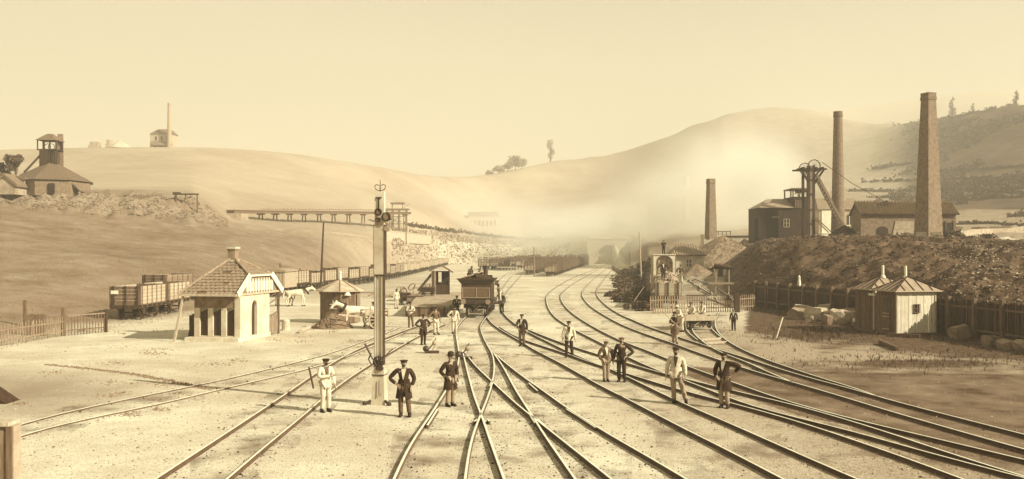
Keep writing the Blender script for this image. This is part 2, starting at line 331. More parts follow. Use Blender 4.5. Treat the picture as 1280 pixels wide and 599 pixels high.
def make_terrain():
    pxs = list(np.arange(-1500, -60, 60.))+list(np.arange(-60, 721, 5.))+list(np.arange(724, 840, 2.))+list(np.arange(840, 1341, 5.))+list(np.arange(1360, 2801, 60.))
    segs = [2, 70, 40, 34, 12, 20, 24, 26, 6, 14, 3]; segs = [8]+segs[1:]
    vs = []; zone = []; nr = None; RG = {}
    for rl in RAILS:
        for p_, q_ in zip(rl, rl[1:]):
            for t_ in (0, .5):
                v_ = p_.lerp(q_, t_)
                for dx in (-1, 0, 1): RG[(round(v_.x/.6)+dx, round(v_.y/.6))] = 1
    for px in pxs:
        x, y, m = column(px); Ds = []
        sg = [6, 60, 34, 34, 14, 22, 24, 28, 6, 14, 3]
        for i in range(11):
            a, b = x[i], x[i+1]; n = sg[i]
            for k in range(n): Ds.append(a*(b/a)**(k/n))
        Ds.append(x[-1])
        for D in Ds:
            X = (px-CX)/F*D; z = H(X, D); vs.append((X, D, z))
            py = HZ+(CH-z)*F/D
            grass = heap = scrub = dark = 0.; cinder_shade = 0.
            if px < 640:
                if D > x[2]: grass = min(1, (D-x[2])/4)*min(1, max(0, (600-px)/110))
                if D > x[4]: grass = .92*min(1, max(0, (600-px)/110))
            if px > 800 and D > x[2]:
                heap = 1 if D < x[5] else max(0, 1-(D-x[5])/12)
                heap *= max(.5 if px > 800 else .0, min(1, (px-870)/60))
            if D > x[4]+6 and 480 < px <= 900: grass = .9
            if D > x[5]+14 and px > 900: grass = (.85 if D < x[7]*.85 else .6)
            if px > 1090 and D > x[6]*.72:                    # wooded slope on the right
                scrub = min(1, (px-1090)/80.)*min(1, (D-x[6]*.72)/40.) if D < x[8]*1.05 else 0
                if px < 1290 and py > 262: scrub *= .4
            if px > 800 and 715 < 0: pass
            if D <= x[2]:
                # dark weeds beside the plank fence; dark area mixing cinders with painted shadow
                e = D*F/ (D*D) if 0 else 0
                base = CH*F/D+HZ
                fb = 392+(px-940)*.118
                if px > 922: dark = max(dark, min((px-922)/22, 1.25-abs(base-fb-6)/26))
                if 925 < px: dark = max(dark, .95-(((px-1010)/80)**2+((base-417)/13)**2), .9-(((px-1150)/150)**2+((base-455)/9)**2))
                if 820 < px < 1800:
                    up = np.interp(px, [835, 858, 1000, 1290, 1500], [462, 457, 463, 467, 470]); lw = np.interp(px, [835, 860, 900, 1000, 1180, 1290, 1500], [463, 473, 488, 523, 556, 574, 610]); cinder_shade = min((base-up)/3., (lw-base)/5.)  # cinder area shaped to a cast shadow, its shade painted into the ground
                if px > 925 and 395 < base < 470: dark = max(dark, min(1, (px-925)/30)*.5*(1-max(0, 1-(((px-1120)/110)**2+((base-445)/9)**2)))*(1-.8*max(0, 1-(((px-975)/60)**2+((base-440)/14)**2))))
                if px < 330: grass = max(grass, .75-(((px-20)/190)**2+((base-492)/38)**2)*.75)
                if px < 560 and base < 372: grass = .3
                if cinder_shade > 0: scrub = max(0, min(1, cinder_shade))
            if D <= x[2]+2 and 12 < D < 115:
                dd = RG.get((round(X/.6), round(D/.6)));
                if dd: dark = max(dark, .37)
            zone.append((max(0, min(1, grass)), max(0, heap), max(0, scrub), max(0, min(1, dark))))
        nr = len(Ds)
    nc = len(pxs); fs = []
    for i in range(nc-1):
        for j in range(nr-1):
            a = i*nr+j; fs.append((a, a+nr, a+nr+1, a+1))
    me = bpy.data.meshes.new('ground'); me.from_pydata(vs, [], fs)
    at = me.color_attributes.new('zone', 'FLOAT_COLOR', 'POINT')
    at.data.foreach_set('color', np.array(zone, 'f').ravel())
    me.polygons.foreach_set('use_smooth', [True]*len(fs)); me.update()
    o = bpy.data.objects.new('ground', me); COL.objects.link(o); structure(o)
    m = bpy.data.materials.new('earth_and_ballast'); m.use_nodes = True; t = m.node_tree; n = t.nodes; k = t.links.new; b = n['Principled BSDF']
    b.inputs['Roughness'].default_value = .95; b.inputs['Specular IOR Level'].default_value = .1
    tc = n.new('ShaderNodeTexCoord'); za = n.new('ShaderNodeAttribute'); za.attribute_name = 'zone'; sp = n.new('ShaderNodeSeparateColor'); k(za.outputs['Color'], sp.inputs[0])
    def nz(s, d=6, r=.65, st=None):
        q = n.new('ShaderNodeTexNoise'); q.inputs['Scale'].default_value = s; q.inputs['Detail'].default_value = d; q.inputs['Roughness'].default_value = r
        if st:
            mp = n.new('ShaderNodeMapping'); mp.inputs['Scale'].default_value = st; k(tc.outputs['Object'], mp.inputs[0]); k(mp.outputs[0], q.inputs['Vector'])
        else: k(tc.outputs['Object'], q.inputs['Vector'])
        return q.outputs['Fac']
    def ramp(src, lo, hi, t0=0., t1=1.):
        q = n.new('ShaderNodeMapRange'); q.inputs[1].default_value = lo; q.inputs[2].default_value = hi; q.inputs[3].default_value = t0; q.inputs[4].default_value = t1; k(src, q.inputs[0]); return q.outputs[0]
    def mixc(f, a, c):
        q = n.new('ShaderNodeMix'); q.data_type = 'RGBA'; q.clamp_factor = True
        if isinstance(f, float): q.inputs[0].default_value = f
        else: k(f, q.inputs[0])
        for i, s in ((6, a), (7, c)):
            if isinstance(s, tuple): q.inputs[i].default_value = s
            else: k(s, q.inputs[i])
        return q.outputs[2]
    def mth(op, a, c=None):
        q = n.new('ShaderNodeMath'); q.operation = op
        for i, s in ((0, a), (1, c)):
            if s is None: continue
            if isinstance(s, (int, float)): q.inputs[i].default_value = s
            else: k(s, q.inputs[i])
        return q.outputs[0]
    c = mixc(ramp(nz(.13, 5), .35, .65), sep(.50), sep(.74))                       # pale ballast with broad patches
    sx0 = n.new('ShaderNodeSeparateXYZ'); k(tc.outputs['Object'], sx0.inputs[0]); xg = mth('ADD', sx0.outputs[0], mth('MULTIPLY', sx0.outputs[1], -.10))
    c = mixc(mth('MULTIPLY', ramp(mth('ADD', xg, mth('MULTIPLY', nz(.3, 5, .7), 5.)), 2.5, 9.5), ramp(sx0.outputs[1], 75, 50)), c, mixc(ramp(nz(7, 4, .8), .35, .65), sep(.20), sep(.52)))   # tone grows darker and more mottled towards the right
    c = mixc(ramp(nz(.6, 6, .7), .46, .70, 0, .35), c, sep(.34))
    c = mixc(ramp(nz(5, 5, .85), .50, .66, 0, .4), c, sep(.27))
    c = mixc(ramp(nz(14, 3, .8), .54, .66, 0, .8), c, sep(.15))                   # dark pebbles
    c = mixc(ramp(nz(19, 2, .7, (1, 1, 1.3)), .60, .70, 0, .6), c, sep(.75))        # pale chips
    def zmask(out, amp, s=.5): return ramp(mth('ADD', out, mth('MULTIPLY', mth('SUBTRACT', nz(s, 6, .7), .5), amp)), .35, .65)
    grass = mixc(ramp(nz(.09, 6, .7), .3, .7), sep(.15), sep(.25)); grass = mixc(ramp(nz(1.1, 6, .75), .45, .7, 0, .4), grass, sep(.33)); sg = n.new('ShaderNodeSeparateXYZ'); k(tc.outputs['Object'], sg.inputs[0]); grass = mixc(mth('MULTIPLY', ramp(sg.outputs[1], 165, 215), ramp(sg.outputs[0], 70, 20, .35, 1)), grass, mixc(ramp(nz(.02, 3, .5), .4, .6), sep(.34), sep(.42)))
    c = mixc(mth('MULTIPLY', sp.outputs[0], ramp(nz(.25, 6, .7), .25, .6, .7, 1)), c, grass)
    heap = mixc(ramp(nz(.3, 6, .75), .38, .64), sep(.055), sep(.165)); heap = mixc(ramp(nz(3, 5, .8), .57, .74, 0, .6), heap, sep(.28))
    c = mixc(zmask(sp.outputs[1], .5, .3), c, heap)
    scr = mixc(ramp(nz(.035, 7, .75), .38, .62), sep(.06), sep(.17)); scr = mixc(ramp(nz(.012, 4, .6), .55, .66, 0, .6), scr, sep(.25))
    cin_shade = mixc(ramp(nz(.5, 6, .75), .35, .68), sep(.08), sep(.30)); cin_shade = mixc(ramp(nz(15, 2, .7), .62, .72, 0, .3), cin_shade, sep(.33)); cin_shade = mixc(ramp(nz(4, 5, .8), .5, .7, 0, .6), cin_shade, sep(.07))  # cinder tone darkened to carry the painted shadow too
    sxyz = n.new('ShaderNodeSeparateXYZ'); k(tc.outputs['Object'], sxyz.inputs[0])
    scr = mixc(ramp(sxyz.outputs[1], 100, 110), cin_shade, scr)
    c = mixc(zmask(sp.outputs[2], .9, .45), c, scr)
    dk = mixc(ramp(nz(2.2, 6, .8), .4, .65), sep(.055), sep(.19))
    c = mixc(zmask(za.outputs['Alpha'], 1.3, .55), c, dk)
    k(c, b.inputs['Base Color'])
    bu = n.new('ShaderNodeBump'); bu.inputs['Strength'].default_value = 1; bu.inputs['Distance'].default_value = .045
    hh = mth('ADD', mth('MULTIPLY', nz(16, 3, .7), 1.0), mth('MULTIPLY', nz(1.2, 4, .6), .5)); k(hh, bu.inputs['Height']); k(bu.outputs[0], b.inputs['Normal'])
    me.materials.append(m)
    # the yard carries on behind and beside the camera
    q = MB(); q.add([(-400, -120, -.02), (400, -120, -.02), (400, 9, -.02), (-400, 9, -.02)], [(0, 1, 2, 3)])
    g2 = q.build('yard', m); structure(g2)
    return o
# ---------------------------------------------------------------- railway tracks
RAILS = []
def smooth_path(pts, n=6):
    out = []
    for i in range(len(pts)-1):
        p0 = pts[max(i-1, 0)]; p1 = pts[i]; p2 = pts[i+1]; p3 = pts[min(i+2, len(pts)-1)]
        for k in range(n):
            t = k/n; out.append(.5*((2*p1)+(p2-p0)*t+(2*p0-5*p1+4*p2-p3)*t*t+(3*p1-p0-3*p2+p3)*t**3))
    out.append(pts[-1]); return out
def relax(pts, it):
    for _ in range(it):
        pts = [pts[0]]+[pts[i]*.5+(pts[i-1]+pts[i+1])*.25 for i in range(1, len(pts)-1)]+[pts[-1]]
    return pts
def resample(pts, st):
    out = [pts[0]]; acc = 0.
    for a, b in zip(pts, pts[1:]):
        L_ = (b-a).length; d = st-acc
        while d <= L_: out.append(a.lerp(b, d/L_)); d += st
        acc = (acc+L_) % st
    if (out[-1]-pts[-1]).length > .2*st: out.append(pts[-1])
    return out
def sweep_rail(mb, pts, h=.115, sink=.03):
    pr = [(-.045, -sink), (-.045, .02-sink+.01), (-.012, .045), (-.012, h-.045), (-.031, h-.03), (-.031, h-.005), (-.024, h), (.024, h), (.031, h-.005), (.031, h-.03), (.012, h-.045), (.012, .045), (.045, .02-sink+.01), (.045, -sink)]
    n = len(pr); o = len(mb.v)
    for i, p in enumerate(pts):
        d = pts[min(i+1, len(pts)-1)]-pts[max(i-1, 0)]; d.z = 0; d.normalize(); r = Vector((d.y, -d.x, 0))
        for x, z in pr: mb.v.append(tuple(p+r*x+Vector((0, 0, z))))
    for i in range(len(pts)-1):
        for j in range(n-1):
            a = o+i*n+j; mb.f.append((a, a+1, a+n+1, a+n))
    mb.f.append(tuple(range(o, o+n))); e = o+(len(pts)-1)*n; mb.f.append(tuple(range(e+n-1, e-1, -1)))
def rail_build(mb, name, t):
    o = mb.build(name, 'rail', t); o.data.materials.append(M['rail_top'])
    for i, p in enumerate(o.data.polygons):
        if i % 13 in (5, 6, 7) and len(p.vertices) == 4: p.material_index = 1
    return o
def rail_path(px_pts, rel=6):
    ps = [G(*p) for p in px_pts]
    if ps[0].y < 24.5:      # carry on under the camera, straight
        d = (ps[0]-ps[1]).normalized(); ps.insert(0, ps[0]+d*12)
    ps = smooth_path(ps, 8); L_ = sum((b-a).length for a, b in zip(ps, ps[1:]))
    ps = relax(resample(ps, .9), rel)
    for p in ps:
        if p.y > 60: p.z = max(p.z, H(p.x, p.y)+.0)
    return ps
def track(label, rails, h=.115, rel=8, extra=()):
    t = thing('railway_track', label, 'railway track'); del t['category']; structure(t)
    for r in rails:
        mb = MB(); rp = rail_path(r, rel); RAILS.append(rp); sweep_rail(mb, rp, h); rail_build(mb, 'rail', t)
    for r in extra:
        mb = MB(); ps = resample([G(*p) for p in r], .6); sweep_rail(mb, ps, h-.012); rail_build(mb, 'check_rail', t)
    return t
track('half buried track curving in from the left edge below the station hut', [
  [(-60,562),(27,530),(121,508),(241,484),(292,473),(398,447),(440,433),(472,421),(500,410)],
  [(-60,580),(27,543),(121,522),(205,506),(278,487),(398,459),(460,436),(505,417)]], h=.05)
track('straight track passing just left of the signal post', [
  [(203,599),(280,548),(356,497),(397,468),(443,441),(480,425),(520,410),(545,402)],
  [(290,599),(336,559),(380,523),(417,490),(460,460),(506,432),(523,422),(556,407)]])
track('locomotive track curving down to the bottom left of centre', [
  [(495,599),(512,560),(534,530),(556,494),(566,478),(572,462),(574,446),(572,432),(570,418),(573,408),(582,398),(591,390),(598,382),(606,370),(614,356),(622,347)],
  [(582,599),(586,566),(592,544),(602,520),(610,500),(616,480),(618,464),(616,446),(608,432),(602,418),(601,408),(608,398),(614,388),(618,380),(624,368),(632,355),(639,346)]],
  extra=[[(534,536),(547,515)], [(598,528),(592,531)], [(609,528),(612,531)], [(612,486),(616,477)]])
track('turnout branch running straight to the bottom edge from the points', [
  [(628,599),(612,554),(602,524),(593,500),(587,478),(582,458),(578,440)],
  [(715,599),(684,554),(664,522),(644,490),(628,460),(616,443)]], rel=3, extra=[[(669,533),(660,519)]])
track('crossover track slanting right from the points to the bottom edge', [
  [(757,599),(736,582),(684,540),(660,521),(638,502),(616,481),(602,468),(590,455),(579,440)],
  [(848,599),(812,577),(780,559),(736,532),(706,512),(676,490),(655,475),(636,460),(616,443)]], rel=3, extra=[[(745,539),(724,525),(708,515)], [(672,492),(661,482)], [(682,537),(672,528)]])
track('long track sweeping right from beside the locomotive to the bottom edge', [
  [(968,599),(920,573),(880,553),(840,533),(786,503),(756,489),(724,470),(692,452),(668,440),(650,428),(632,418),(616,407),(609,398),(606,388),(606,378),(610,367),(619,355),(632,343)],
  [(1058,599),(976,563),(920,537),(840,502),(772,468),(720,447),(706,440),(682,428),(660,417),(644,407),(630,394),(626,384),(627,376),(633,366),(643,354),(652,344)]])
track('branch track diverging right behind the two men in the middle', [
  [(1188,599),(1136,579),(1084,561),(1024,540),(976,525),(900,504),(854,492),(834,486),(784,470),(748,459),(706,444),(682,436),(658,428),(640,420),(624,410)],
  [(1272,599),(1198,576),(1144,557),(1084,537),(1024,519),(976,506),(896,487),(854,476),(822,468),(789,458),(752,447),(703,431),(660,414)]], rel=3)
track('first tunnel track bending down to the lower right', [
  [(1264,599),(1174,575),(1124,561),(1064,543),(1024,534),(976,521),(940,512),(892,493),(854,478),(832,470),(789,451),(759,435),(720,415),(708,408),(694,398),(686,387),(683,376),(684,370),(690,363),(704,354),(720,346),(736,340),(748,334)],
  [(1370,602),(1280,580),(1144,547),(1084,533),(1024,517),(976,503),(916,481),(892,473),(858,460),(836,452),(810,441),(786,432),(772,426),(750,415),(728,402),(712,390),(703,379),(701,371),(705,364),(718,354),(732,346),(744,339),(754,333)]], rel=3)
track('second tunnel track bending down to the right edge', [
  [(1380,594),(1280,567),(1190,541),(1108,517),(1054,500),(1024,491),(980,478),(952,470),(924,461),(900,453),(864,440),(840,431),(800,417),(776,407),(756,396),(738,384),(729,373),(728,367),(731,361),(740,351),(752,341),(762,334)],
  [(1380,574),(1280,548),(1184,523),(1112,504),(1066,490),(1024,479),(980,466),(932,450),(890,437),(856,426),(836,419),(810,410),(792,402),(776,395),(759,384),(748,373),(746,366),(749,358),(757,347),(763,340),(769,334)]], rel=3)
track('siding curving through the gateway under the platelayers trolley', [
  [(992,482),(960,468),(930,454),(908,446),(888,436),(876,427),(868,419),(865,411),(868,401),(874,393)],
  [(1096,499),(1070,489),(1030,477),(1000,467),(968,456),(940,445),(920,435),(906,426),(897,416),(894,408),(895,400),(899,392)]], rel=3,
  extra=[[(856,411),(862,419),(872,427)], [(889,412),(895,418),(902,424)]])
track('siding beyond the picket fence bending towards the tiled house', [
  [(898,380),(894,373),(885,366),(874,360),(864,354),(854,349)], [(922,380),(912,372),(902,365),(892,359),(880,354),(868,349)]], rel=3)
t = thing('sleeper_timbers', 'x', 'x'); bpy.data.objects.remove(t)
for (a, b) in (((876,425.5),(902,424)), ((882,430),(910,428.5))):
    mb = MB(); p, q = G(*a), G(*b); mb.bar(p+Vector((0,0,.03)), q+Vector((0,0,.03)), .24, .12)
    o = mb.build('sleeper', 'wood_pale'); tag(o, 'bare sleeper in the siding just below the trolley, %s of the two' % ('upper' if a[1] < 428 else 'lower'), 'railway sleeper', 'bare sleepers in the siding')
make_terrain()
# ---------------------------------------------------------------- people: skinned body, clothes grown over the same joints
SKINS = []
def skin(name, chains, m, parent, root=0, sub=1, flat=.82):
    """chains: lists of (key, point, radius); equal keys share a vertex"""
    idx = {}; vs = []; rs = []; es = []
    for ch in chains:
        prev = None
        for key, p, r in ch:
            if key not in idx: idx[key] = len(vs); vs.append(tuple(p)); rs.append(r)
            if prev is not None and prev != idx[key]: es.append((prev, idx[key]))
            prev = idx[key]
    me = bpy.data.meshes.new(name); me.from_pydata(vs, es, []); me.materials.append(M[m]); o = bpy.data.objects.new(name, me); COL.objects.link(o)
    md = o.modifiers.new('skin', 'SKIN'); md.branch_smoothing = .6; md.use_smooth_shade = True
    for i, r in enumerate(rs):
        me.skin_vertices[0].data[i].radius = (r, r); me.skin_vertices[0].data[i].use_root = (i == root)
    s = o.modifiers.new('sub', 'SUBSURF'); s.levels = sub; s.render_levels = sub
    o.parent = parent; SKINS.append((o, m)); return o
def bake_skins():
    bpy.context.view_layer.update(); dg = bpy.context.evaluated_depsgraph_get()
    for o, m in SKINS:
        me = bpy.data.meshes.new_from_object(o.evaluated_get(dg)); o.modifiers.clear(); me.name = o.name; o.data = me
        for p in me.polygons: p.use_smooth = True
    SKINS.clear()
ARM = {  # elbow, wrist relative to body, x outward
 'down': ((.27, .03, 1.12), (.29, -.04, .86)), 'hip': ((.45, .06, 1.15), (.23, -.10, 1.00)), 'back': ((.30, .15, 1.13), (.06, .20, .95)),
 'up': ((.44, -.04, 1.38), (.20, -.06, 1.60)), 'fold': ((.28, -.07, 1.13), (-.04, -.22, 1.17)), 'fwd': ((.26, -.12, 1.14), (.20, -.38, 1.06)),
 'pocket': ((.31, .06, 1.13), (.24, -.06, .93)), 'wing': ((.50, .06, 1.31), (.30, .14, 1.12)), 'out': ((.42, .0, 1.2), (.60, -.05, 1.05)), 'rest': ((.25, -.08, 1.13), (.13, -.24, .97)),
}
def person(px, py, label, face=0, h=1.72, top='coat', topm='cloth_dark', legm='cloth_mid', hat='cap', hatm='cloth_dark', arms=('down', 'down'), stance=(.11, .11), step=0.,
           beard=True, D=None, pos=None, group=None, vest=None, sit=False, lean=0., waist=0):
    loc = pos if pos is not None else (G(px, py) if D is None else P(px, py, D))
    az = math.atan2(loc.x, loc.y)          # local -y looks back to the camera
    t = thing('person', label, 'person', loc, -az+R(face), group)
    k = h/1.72
    def V(x, y, z): return Vector((x*k, y*k, z*k))
    def J(x, y, z):                        # torso joints may lean forward
        return V(x, y-lean*max(0, z-.92), z-abs(lean)*.12*max(0, z-.92))
    if sit: hipz = .5
    dz = -.42 if sit else 0
    def T(x, y, z): v = J(x, y, z); v.z += dz*k; return v
    pel = T(0, 0, .95); ws = T(0, 0, 1.10); ch = T(0, 0, 1.30); nk = T(0, .01, 1.44); n2 = T(0, -.01, 1.52); hd = T(0, -.02, 1.60); ht = T(0, -.01, 1.67)
    body = [[('p', pel, .13*k), ('w', ws, .12*k), ('c', ch, .15*k), ('n', nk, .07*k), ('n2', n2, .058*k), ('h', hd, .092*k), ('t', ht, .080*k)]]
    legs = []; boots = []
    for i, sx in enumerate((-1, 1)):
        st = stance[i]
        if sit: hip = V(sx*.09, 0, .5); kn = V(sx*.12, -.42, .5); an = V(sx*.12, -.44, .1)
        else: hip = T(sx*.09, 0, .90); kn = V(sx*(.09+st)/2, -.03+sx*step*.5, .50); an = V(sx*st, .02+sx*step, .09)
        legs.append((hip, kn, an))
        body.append([('p', pel, 0), ('hp%d' % i, hip, .09*k), ('kn%d' % i, kn, .055*k), ('an%d' % i, an, .038*k)])
        f = V(sx*.02, -.15, -.05); bt = MB(); boots.append(bt); bt.tube([an+V(0, .05, .03), an+V(0, .03, -.04), an+V(sx*.01, -.06, -.045), an+f+V(0, -.0, -.0)], [.055*k, .055*k, .048*k, .03*k], 8)
        bt.b2(an.x-.045*k, an.x+.045*k+sx*.01, an.y-.17*k, an.y+.08*k, an.z-.09*k, an.z-.07*k)
    sl = []; 
    for i, sx in enumerate((-1, 1)):
        e, wv = ARM[arms[i]]; sh = T(sx*.19, 0, 1.415); el = T(sx*e[0], e[1], e[2]); wr = T(sx*wv[0], wv[1], wv[2]); sl.append((sh, el, wr))
        d = (wr-el).normalized(); side = d.cross(Vector((sx, 0, 0))); side = side.normalized() if side.length > .1 else Vector((0, 1, 0))
        palm = wr+d*.07*k
        body.append([('c', ch, 0), ('s%d' % i, sh, .058*k), ('e%d' % i, el, .042*k), ('wr%d' % i, wr, .03*k), ('pm%d' % i, palm, .036*k)])
        curl = d.cross(side)*(-.02*k)
        for q in range(4):                 # four fingers and a thumb
            off = side*((q-1.5)*.019*k); Ln = (.062, .072, .068, .054)[q]*k
            a = palm+off+d*.035*k
            body.append([('pm%d' % i, palm, 0), ('f%d%d' % (i, q), a, .0095*k), ('g%d%d' % (i, q), a+d*Ln*.55+curl*.6, .009*k), ('k%d%d' % (i, q), a+d*Ln+curl*1.6, .008*k)])
        th = palm+side*.038*k-d*.02*k
        body.append([('pm%d' % i, palm, 0), ('th%d' % i, th, .011*k), ('tg%d' % i, th+d*.045*k+side*.014*k, .009*k)])
    skin('body', body, 'skin', t)
    if not waist:
        for a, m_ in ((legs, legm),):
            chn = [[('p', pel+V(0, 0, -.0), .155*k)]]
            for i, (hip, kn, an) in enumerate(a):
                chn.append([('p', pel, .155*k), ('h%d' % i, hip, .115*k), ('k%d' % i, kn, .085*k), ('m%d' % i, kn.lerp(an, .5), .078*k), ('a%d' % i, an+V(0, 0, .0), .075*k)])
            skin('trousers', chn[1:], m_, t)
        for bt in boots: bt.build('boot', 'black', t, smooth=True)
    jk = [[('p', T(0, 0, .98), .165*k), ('w', ws, .155*k), ('c', ch, .185*k), ('n', T(0, .01, 1.42), .095*k), ('nn', T(0, .005, 1.475), .075*k)]]
    for i, (sh, el, wr) in enumerate(sl):
        jk.append([('c', ch, 0), ('s%d' % i, sh, .085*k), ('e%d' % i, el, .07*k), ('w%d' % i, wr, .056*k)])
    nm = {'coat': 'coat', 'jacket': 'jacket', 'shirt': 'shirt', 'blouse': 'smock'}[top]
    skin(nm, jk, topm, t)
    # skirts of the coat / hem of the smock
    hemz = {'coat': .56, 'jacket': .80, 'shirt': .93, 'blouse': .80}[top]; fl = {'coat': .25, 'jacket': .20, 'shirt': .165, 'blouse': .20}[top]
    if not sit:
        mb = MB(); n = 16; rows = [(1.12, .168), (1.0, .185), ((1.0+hemz)/2, (fl+.185)/2), (hemz, fl)]
        op = .34 if top in ('coat', 'jacket') else 0.0
        for z, r_ in rows:
            for j in range(n+1):
                a = -math.pi/2+op*(1.2-z)*1.6+(2*math.pi-2*op*(1.2-z)*1.6)*j/n
                v = T(r_*math.cos(a)*1.02, r_*.80*math.sin(a), z); mb.v.append(tuple(v))
        for i in range(3):
            for j in range(n): a = i*(n+1)+j; mb.f.append((a, a+1, a+n+2, a+n+1))
        me = mb.build(nm+'_skirt', topm, t, smooth=True)
    if vest:
        v = MB(); pts = [(-.07, 1.44), (.07, 1.44), (.03, 1.22), (0, 1.12), (-.03, 1.22)]
        v.add([tuple(T(x, -.185+abs(x)*.3+(z > 1.4)*.09, z)) for x, z in pts], [(0, 1, 2, 3, 4)]); v.add([tuple(T(x, -.165+abs(x)*.3+(z > 1.4)*.09, z)) for x, z in pts], [(4, 3, 2, 1, 0)])
        v.build('shirt_front', vest, t)
    hx = hd
    f = MB(); f.tube([hx+V(0, -.07, .03), hx+V(0, -.105, -.01), hx+V(0, -.075, -.022)], [.010*k, .017*k, .012*k], 6)
    for sx in (-1, 1): f.ball(hx+V(sx*.082, .0, -.005), .022*k, 6, 4, (.5, 1, 1.5))
    stuff(f.build('nose_and_ears', 'skin', t, smooth=True))
    f = MB()
    for sx in (-1, 1): f.ball(hx+V(sx*.031, -.074, .018), .011*k, 6, 4, (1.3, .7, .7)); f.bar(hx+V(sx*.015, -.082, .040), hx+V(sx*.05, -.074, .038), .006*k)
    f.bar(hx+V(-.022, -.082, -.045), hx+V(.022, -.082, -.045), .007*k); stuff(f.build('eyes_and_mouth', 'hair', t))
    f = MB(); f.ball(hx+V(0, .022, .028), .088*k, 10, 6, (1, 1, 1))
    if beard: f.ball(hx+V(0, -.052, -.062), .052*k, 8, 5, (1.05, .75, .95), .12)
    f.build('hair', 'hair', t, smooth=True)
    if hat:
        f = MB(); b = hx+V(0, .0, .055)
        if hat == 'cap': f.lathe([(.098*k, -.015*k), (.102*k, .008*k), (.128*k, .028*k), (.115*k, .042*k), (.03*k, .048*k)], b, 14); f.add([tuple(b+V(x, y, z)) for x, y, z in ((-.07, -.08, .012), (.07, -.08, .012), (.045, -.155, -.01), (-.045, -.155, -.01), (-.07, -.08, .0), (.07, -.08, .0), (.045, -.155, -.02), (-.045, -.155, -.02))], [(0, 1, 2, 3), (7, 6, 5, 4), (3, 2, 6, 7), (0, 3, 7, 4), (1, 5, 6, 2)])
        elif hat == 'bowler': f.lathe([(.155*k, .008*k), (.15*k, -.0), (.10*k, .01*k), (.10*k, .07*k), (.085*k, .11*k), (.04*k, .13*k)], b, 16)
        elif hat == 'kepi': f.lathe([(.098*k, -.005), (.105*k, .03*k), (.10*k, .07*k), (.09*k, .075*k)], b, 14); f.box(b+V(0, -.11, .005), (.12*k, .09*k, .01*k), rx=R(12))
        elif hat == 'straw': f.lathe([(.19*k, .0), (.18*k, .012*k), (.10*k, .018*k), (.095*k, .09*k), (.05*k, .11*k)], b, 16)
        f.build('hat' if hat in ('bowler', 'straw') else 'cap', hatm, t)
    return t
person(407, 515, 'bearded man in pale work clothes left of the signal post, a tool under his arm', face=25, h=1.70, top='blouse', topm='cloth_pale', legm='cloth_pale', hat='cap', arms=('fold', 'down'), vest='cloth_mid')
person(505, 521, 'bearded man with one hand on his hip and an open dark frock coat', face=-8, h=1.76, top='coat', legm='cloth_mid', hat='cap', arms=('hip', 'pocket'), vest='cloth_pale', stance=(.10, .16))
person(563, 508, 'man in bowler hat and long buttoned overcoat by the bent rail', face=38, h=1.74, top='coat', legm='cloth_tan', hat='bowler', arms=('back', 'pocket'), beard=False)
person(652.5, 433, 'man in a dark jacket holding something pale at his waist between the rails', face=-20, h=1.72, top='jacket', legm='cloth_mid', hat='cap', arms=('fwd', 'down'), vest='cloth_pale')
person(711, 447, 'man in a white smock and dark trousers standing astride a rail', face=5, h=1.75, top='blouse', topm='cloth_pale', legm='cloth_dark', hat='cap', arms=('down', 'down'), stance=(.12, .17), vest='cloth_dark', beard=False)
person(757.5, 477, 'slighter man in a grey jacket and light trousers left of his black clad companion', face=15, h=1.58, top='jacket', topm='cloth_mid', legm='cloth_tan', hat='cap', hatm='cloth_mid', arms=('pocket', 'down'), stance=(.07, .08), vest='cloth_pale', beard=False)
person(777, 477.5, 'man dressed all in black with one elbow out and hand on hip', face=-12, h=1.74, top='jacket', topm='cloth_dark', legm='cloth_dark', hat='cap', hatm='cloth_mid', arms=('down', 'hip'), beard=True)
person(845, 504, 'tall man in a pale blouse with dark cap and one leg striding out', face=-5, h=1.86, top='blouse', topm='cloth_pale', legm='cloth_tan', hat='kepi', arms=('down', 'down'), stance=(.06, .30), vest='cloth_dark')
person(905, 510, 'man in an open dark coat and pale waistcoat with one arm bent up', face=-18, h=1.80, top='coat', legm='cloth_tan', hat='cap', arms=('pocket', 'wing'), stance=(.09, .11), vest='cloth_pale')
person(529, 431, 'man in a dark frock coat with hands on hips beyond the signal post', face=22, h=1.66, top='coat', legm='cloth_dark', hat='cap', arms=('hip', 'hip'), stance=(.08, .1))
person(513, 409.5, 'man in a pale shirt and waistcoat with arms folded near the flat wagon', face=5, h=1.68, top='shirt', topm='cloth_pale', legm='cloth_mid', hat='cap', arms=('fold', 'fold'), stance=(.09, .17), vest='cloth_dark')
person(544.5, 418.5, 'man in a dark waistcoat and white trousers with one arm raised', face=30, h=1.68, top='shirt', topm='cloth_mid', legm='cloth_pale', hat='cap', arms=('out', 'down'), stance=(.07, .2), beard=False)
person(568, 417, 'man in a pale blouse holding a dark coat in front of the locomotive buffer', face=10, h=1.66, top='blouse', topm='cloth_pale', legm='cloth_pale', hat='cap', arms=('hip', 'down'), vest='cloth_mid')
person(571, 397, 'man in a dark jacket standing on the platform edge at the locomotive', face=0, h=1.72, top='jacket', legm='cloth_dark', hat='cap', arms=('pocket', 'pocket'), vest='cloth_pale', D=71.4)
person(627.5, 392, 'man in dark clothes standing at the right flank of the locomotive', face=-30, h=1.72, top='jacket', legm='cloth_dark', hat='cap', arms=('up', 'down'))
person(495.5, 386, 'blurred workman in pale clothes at the left of the small wagons', face=30, h=1.72, top='blouse', topm='cloth_pale', legm='cloth_pale', hat='cap', arms=('down', 'down'))
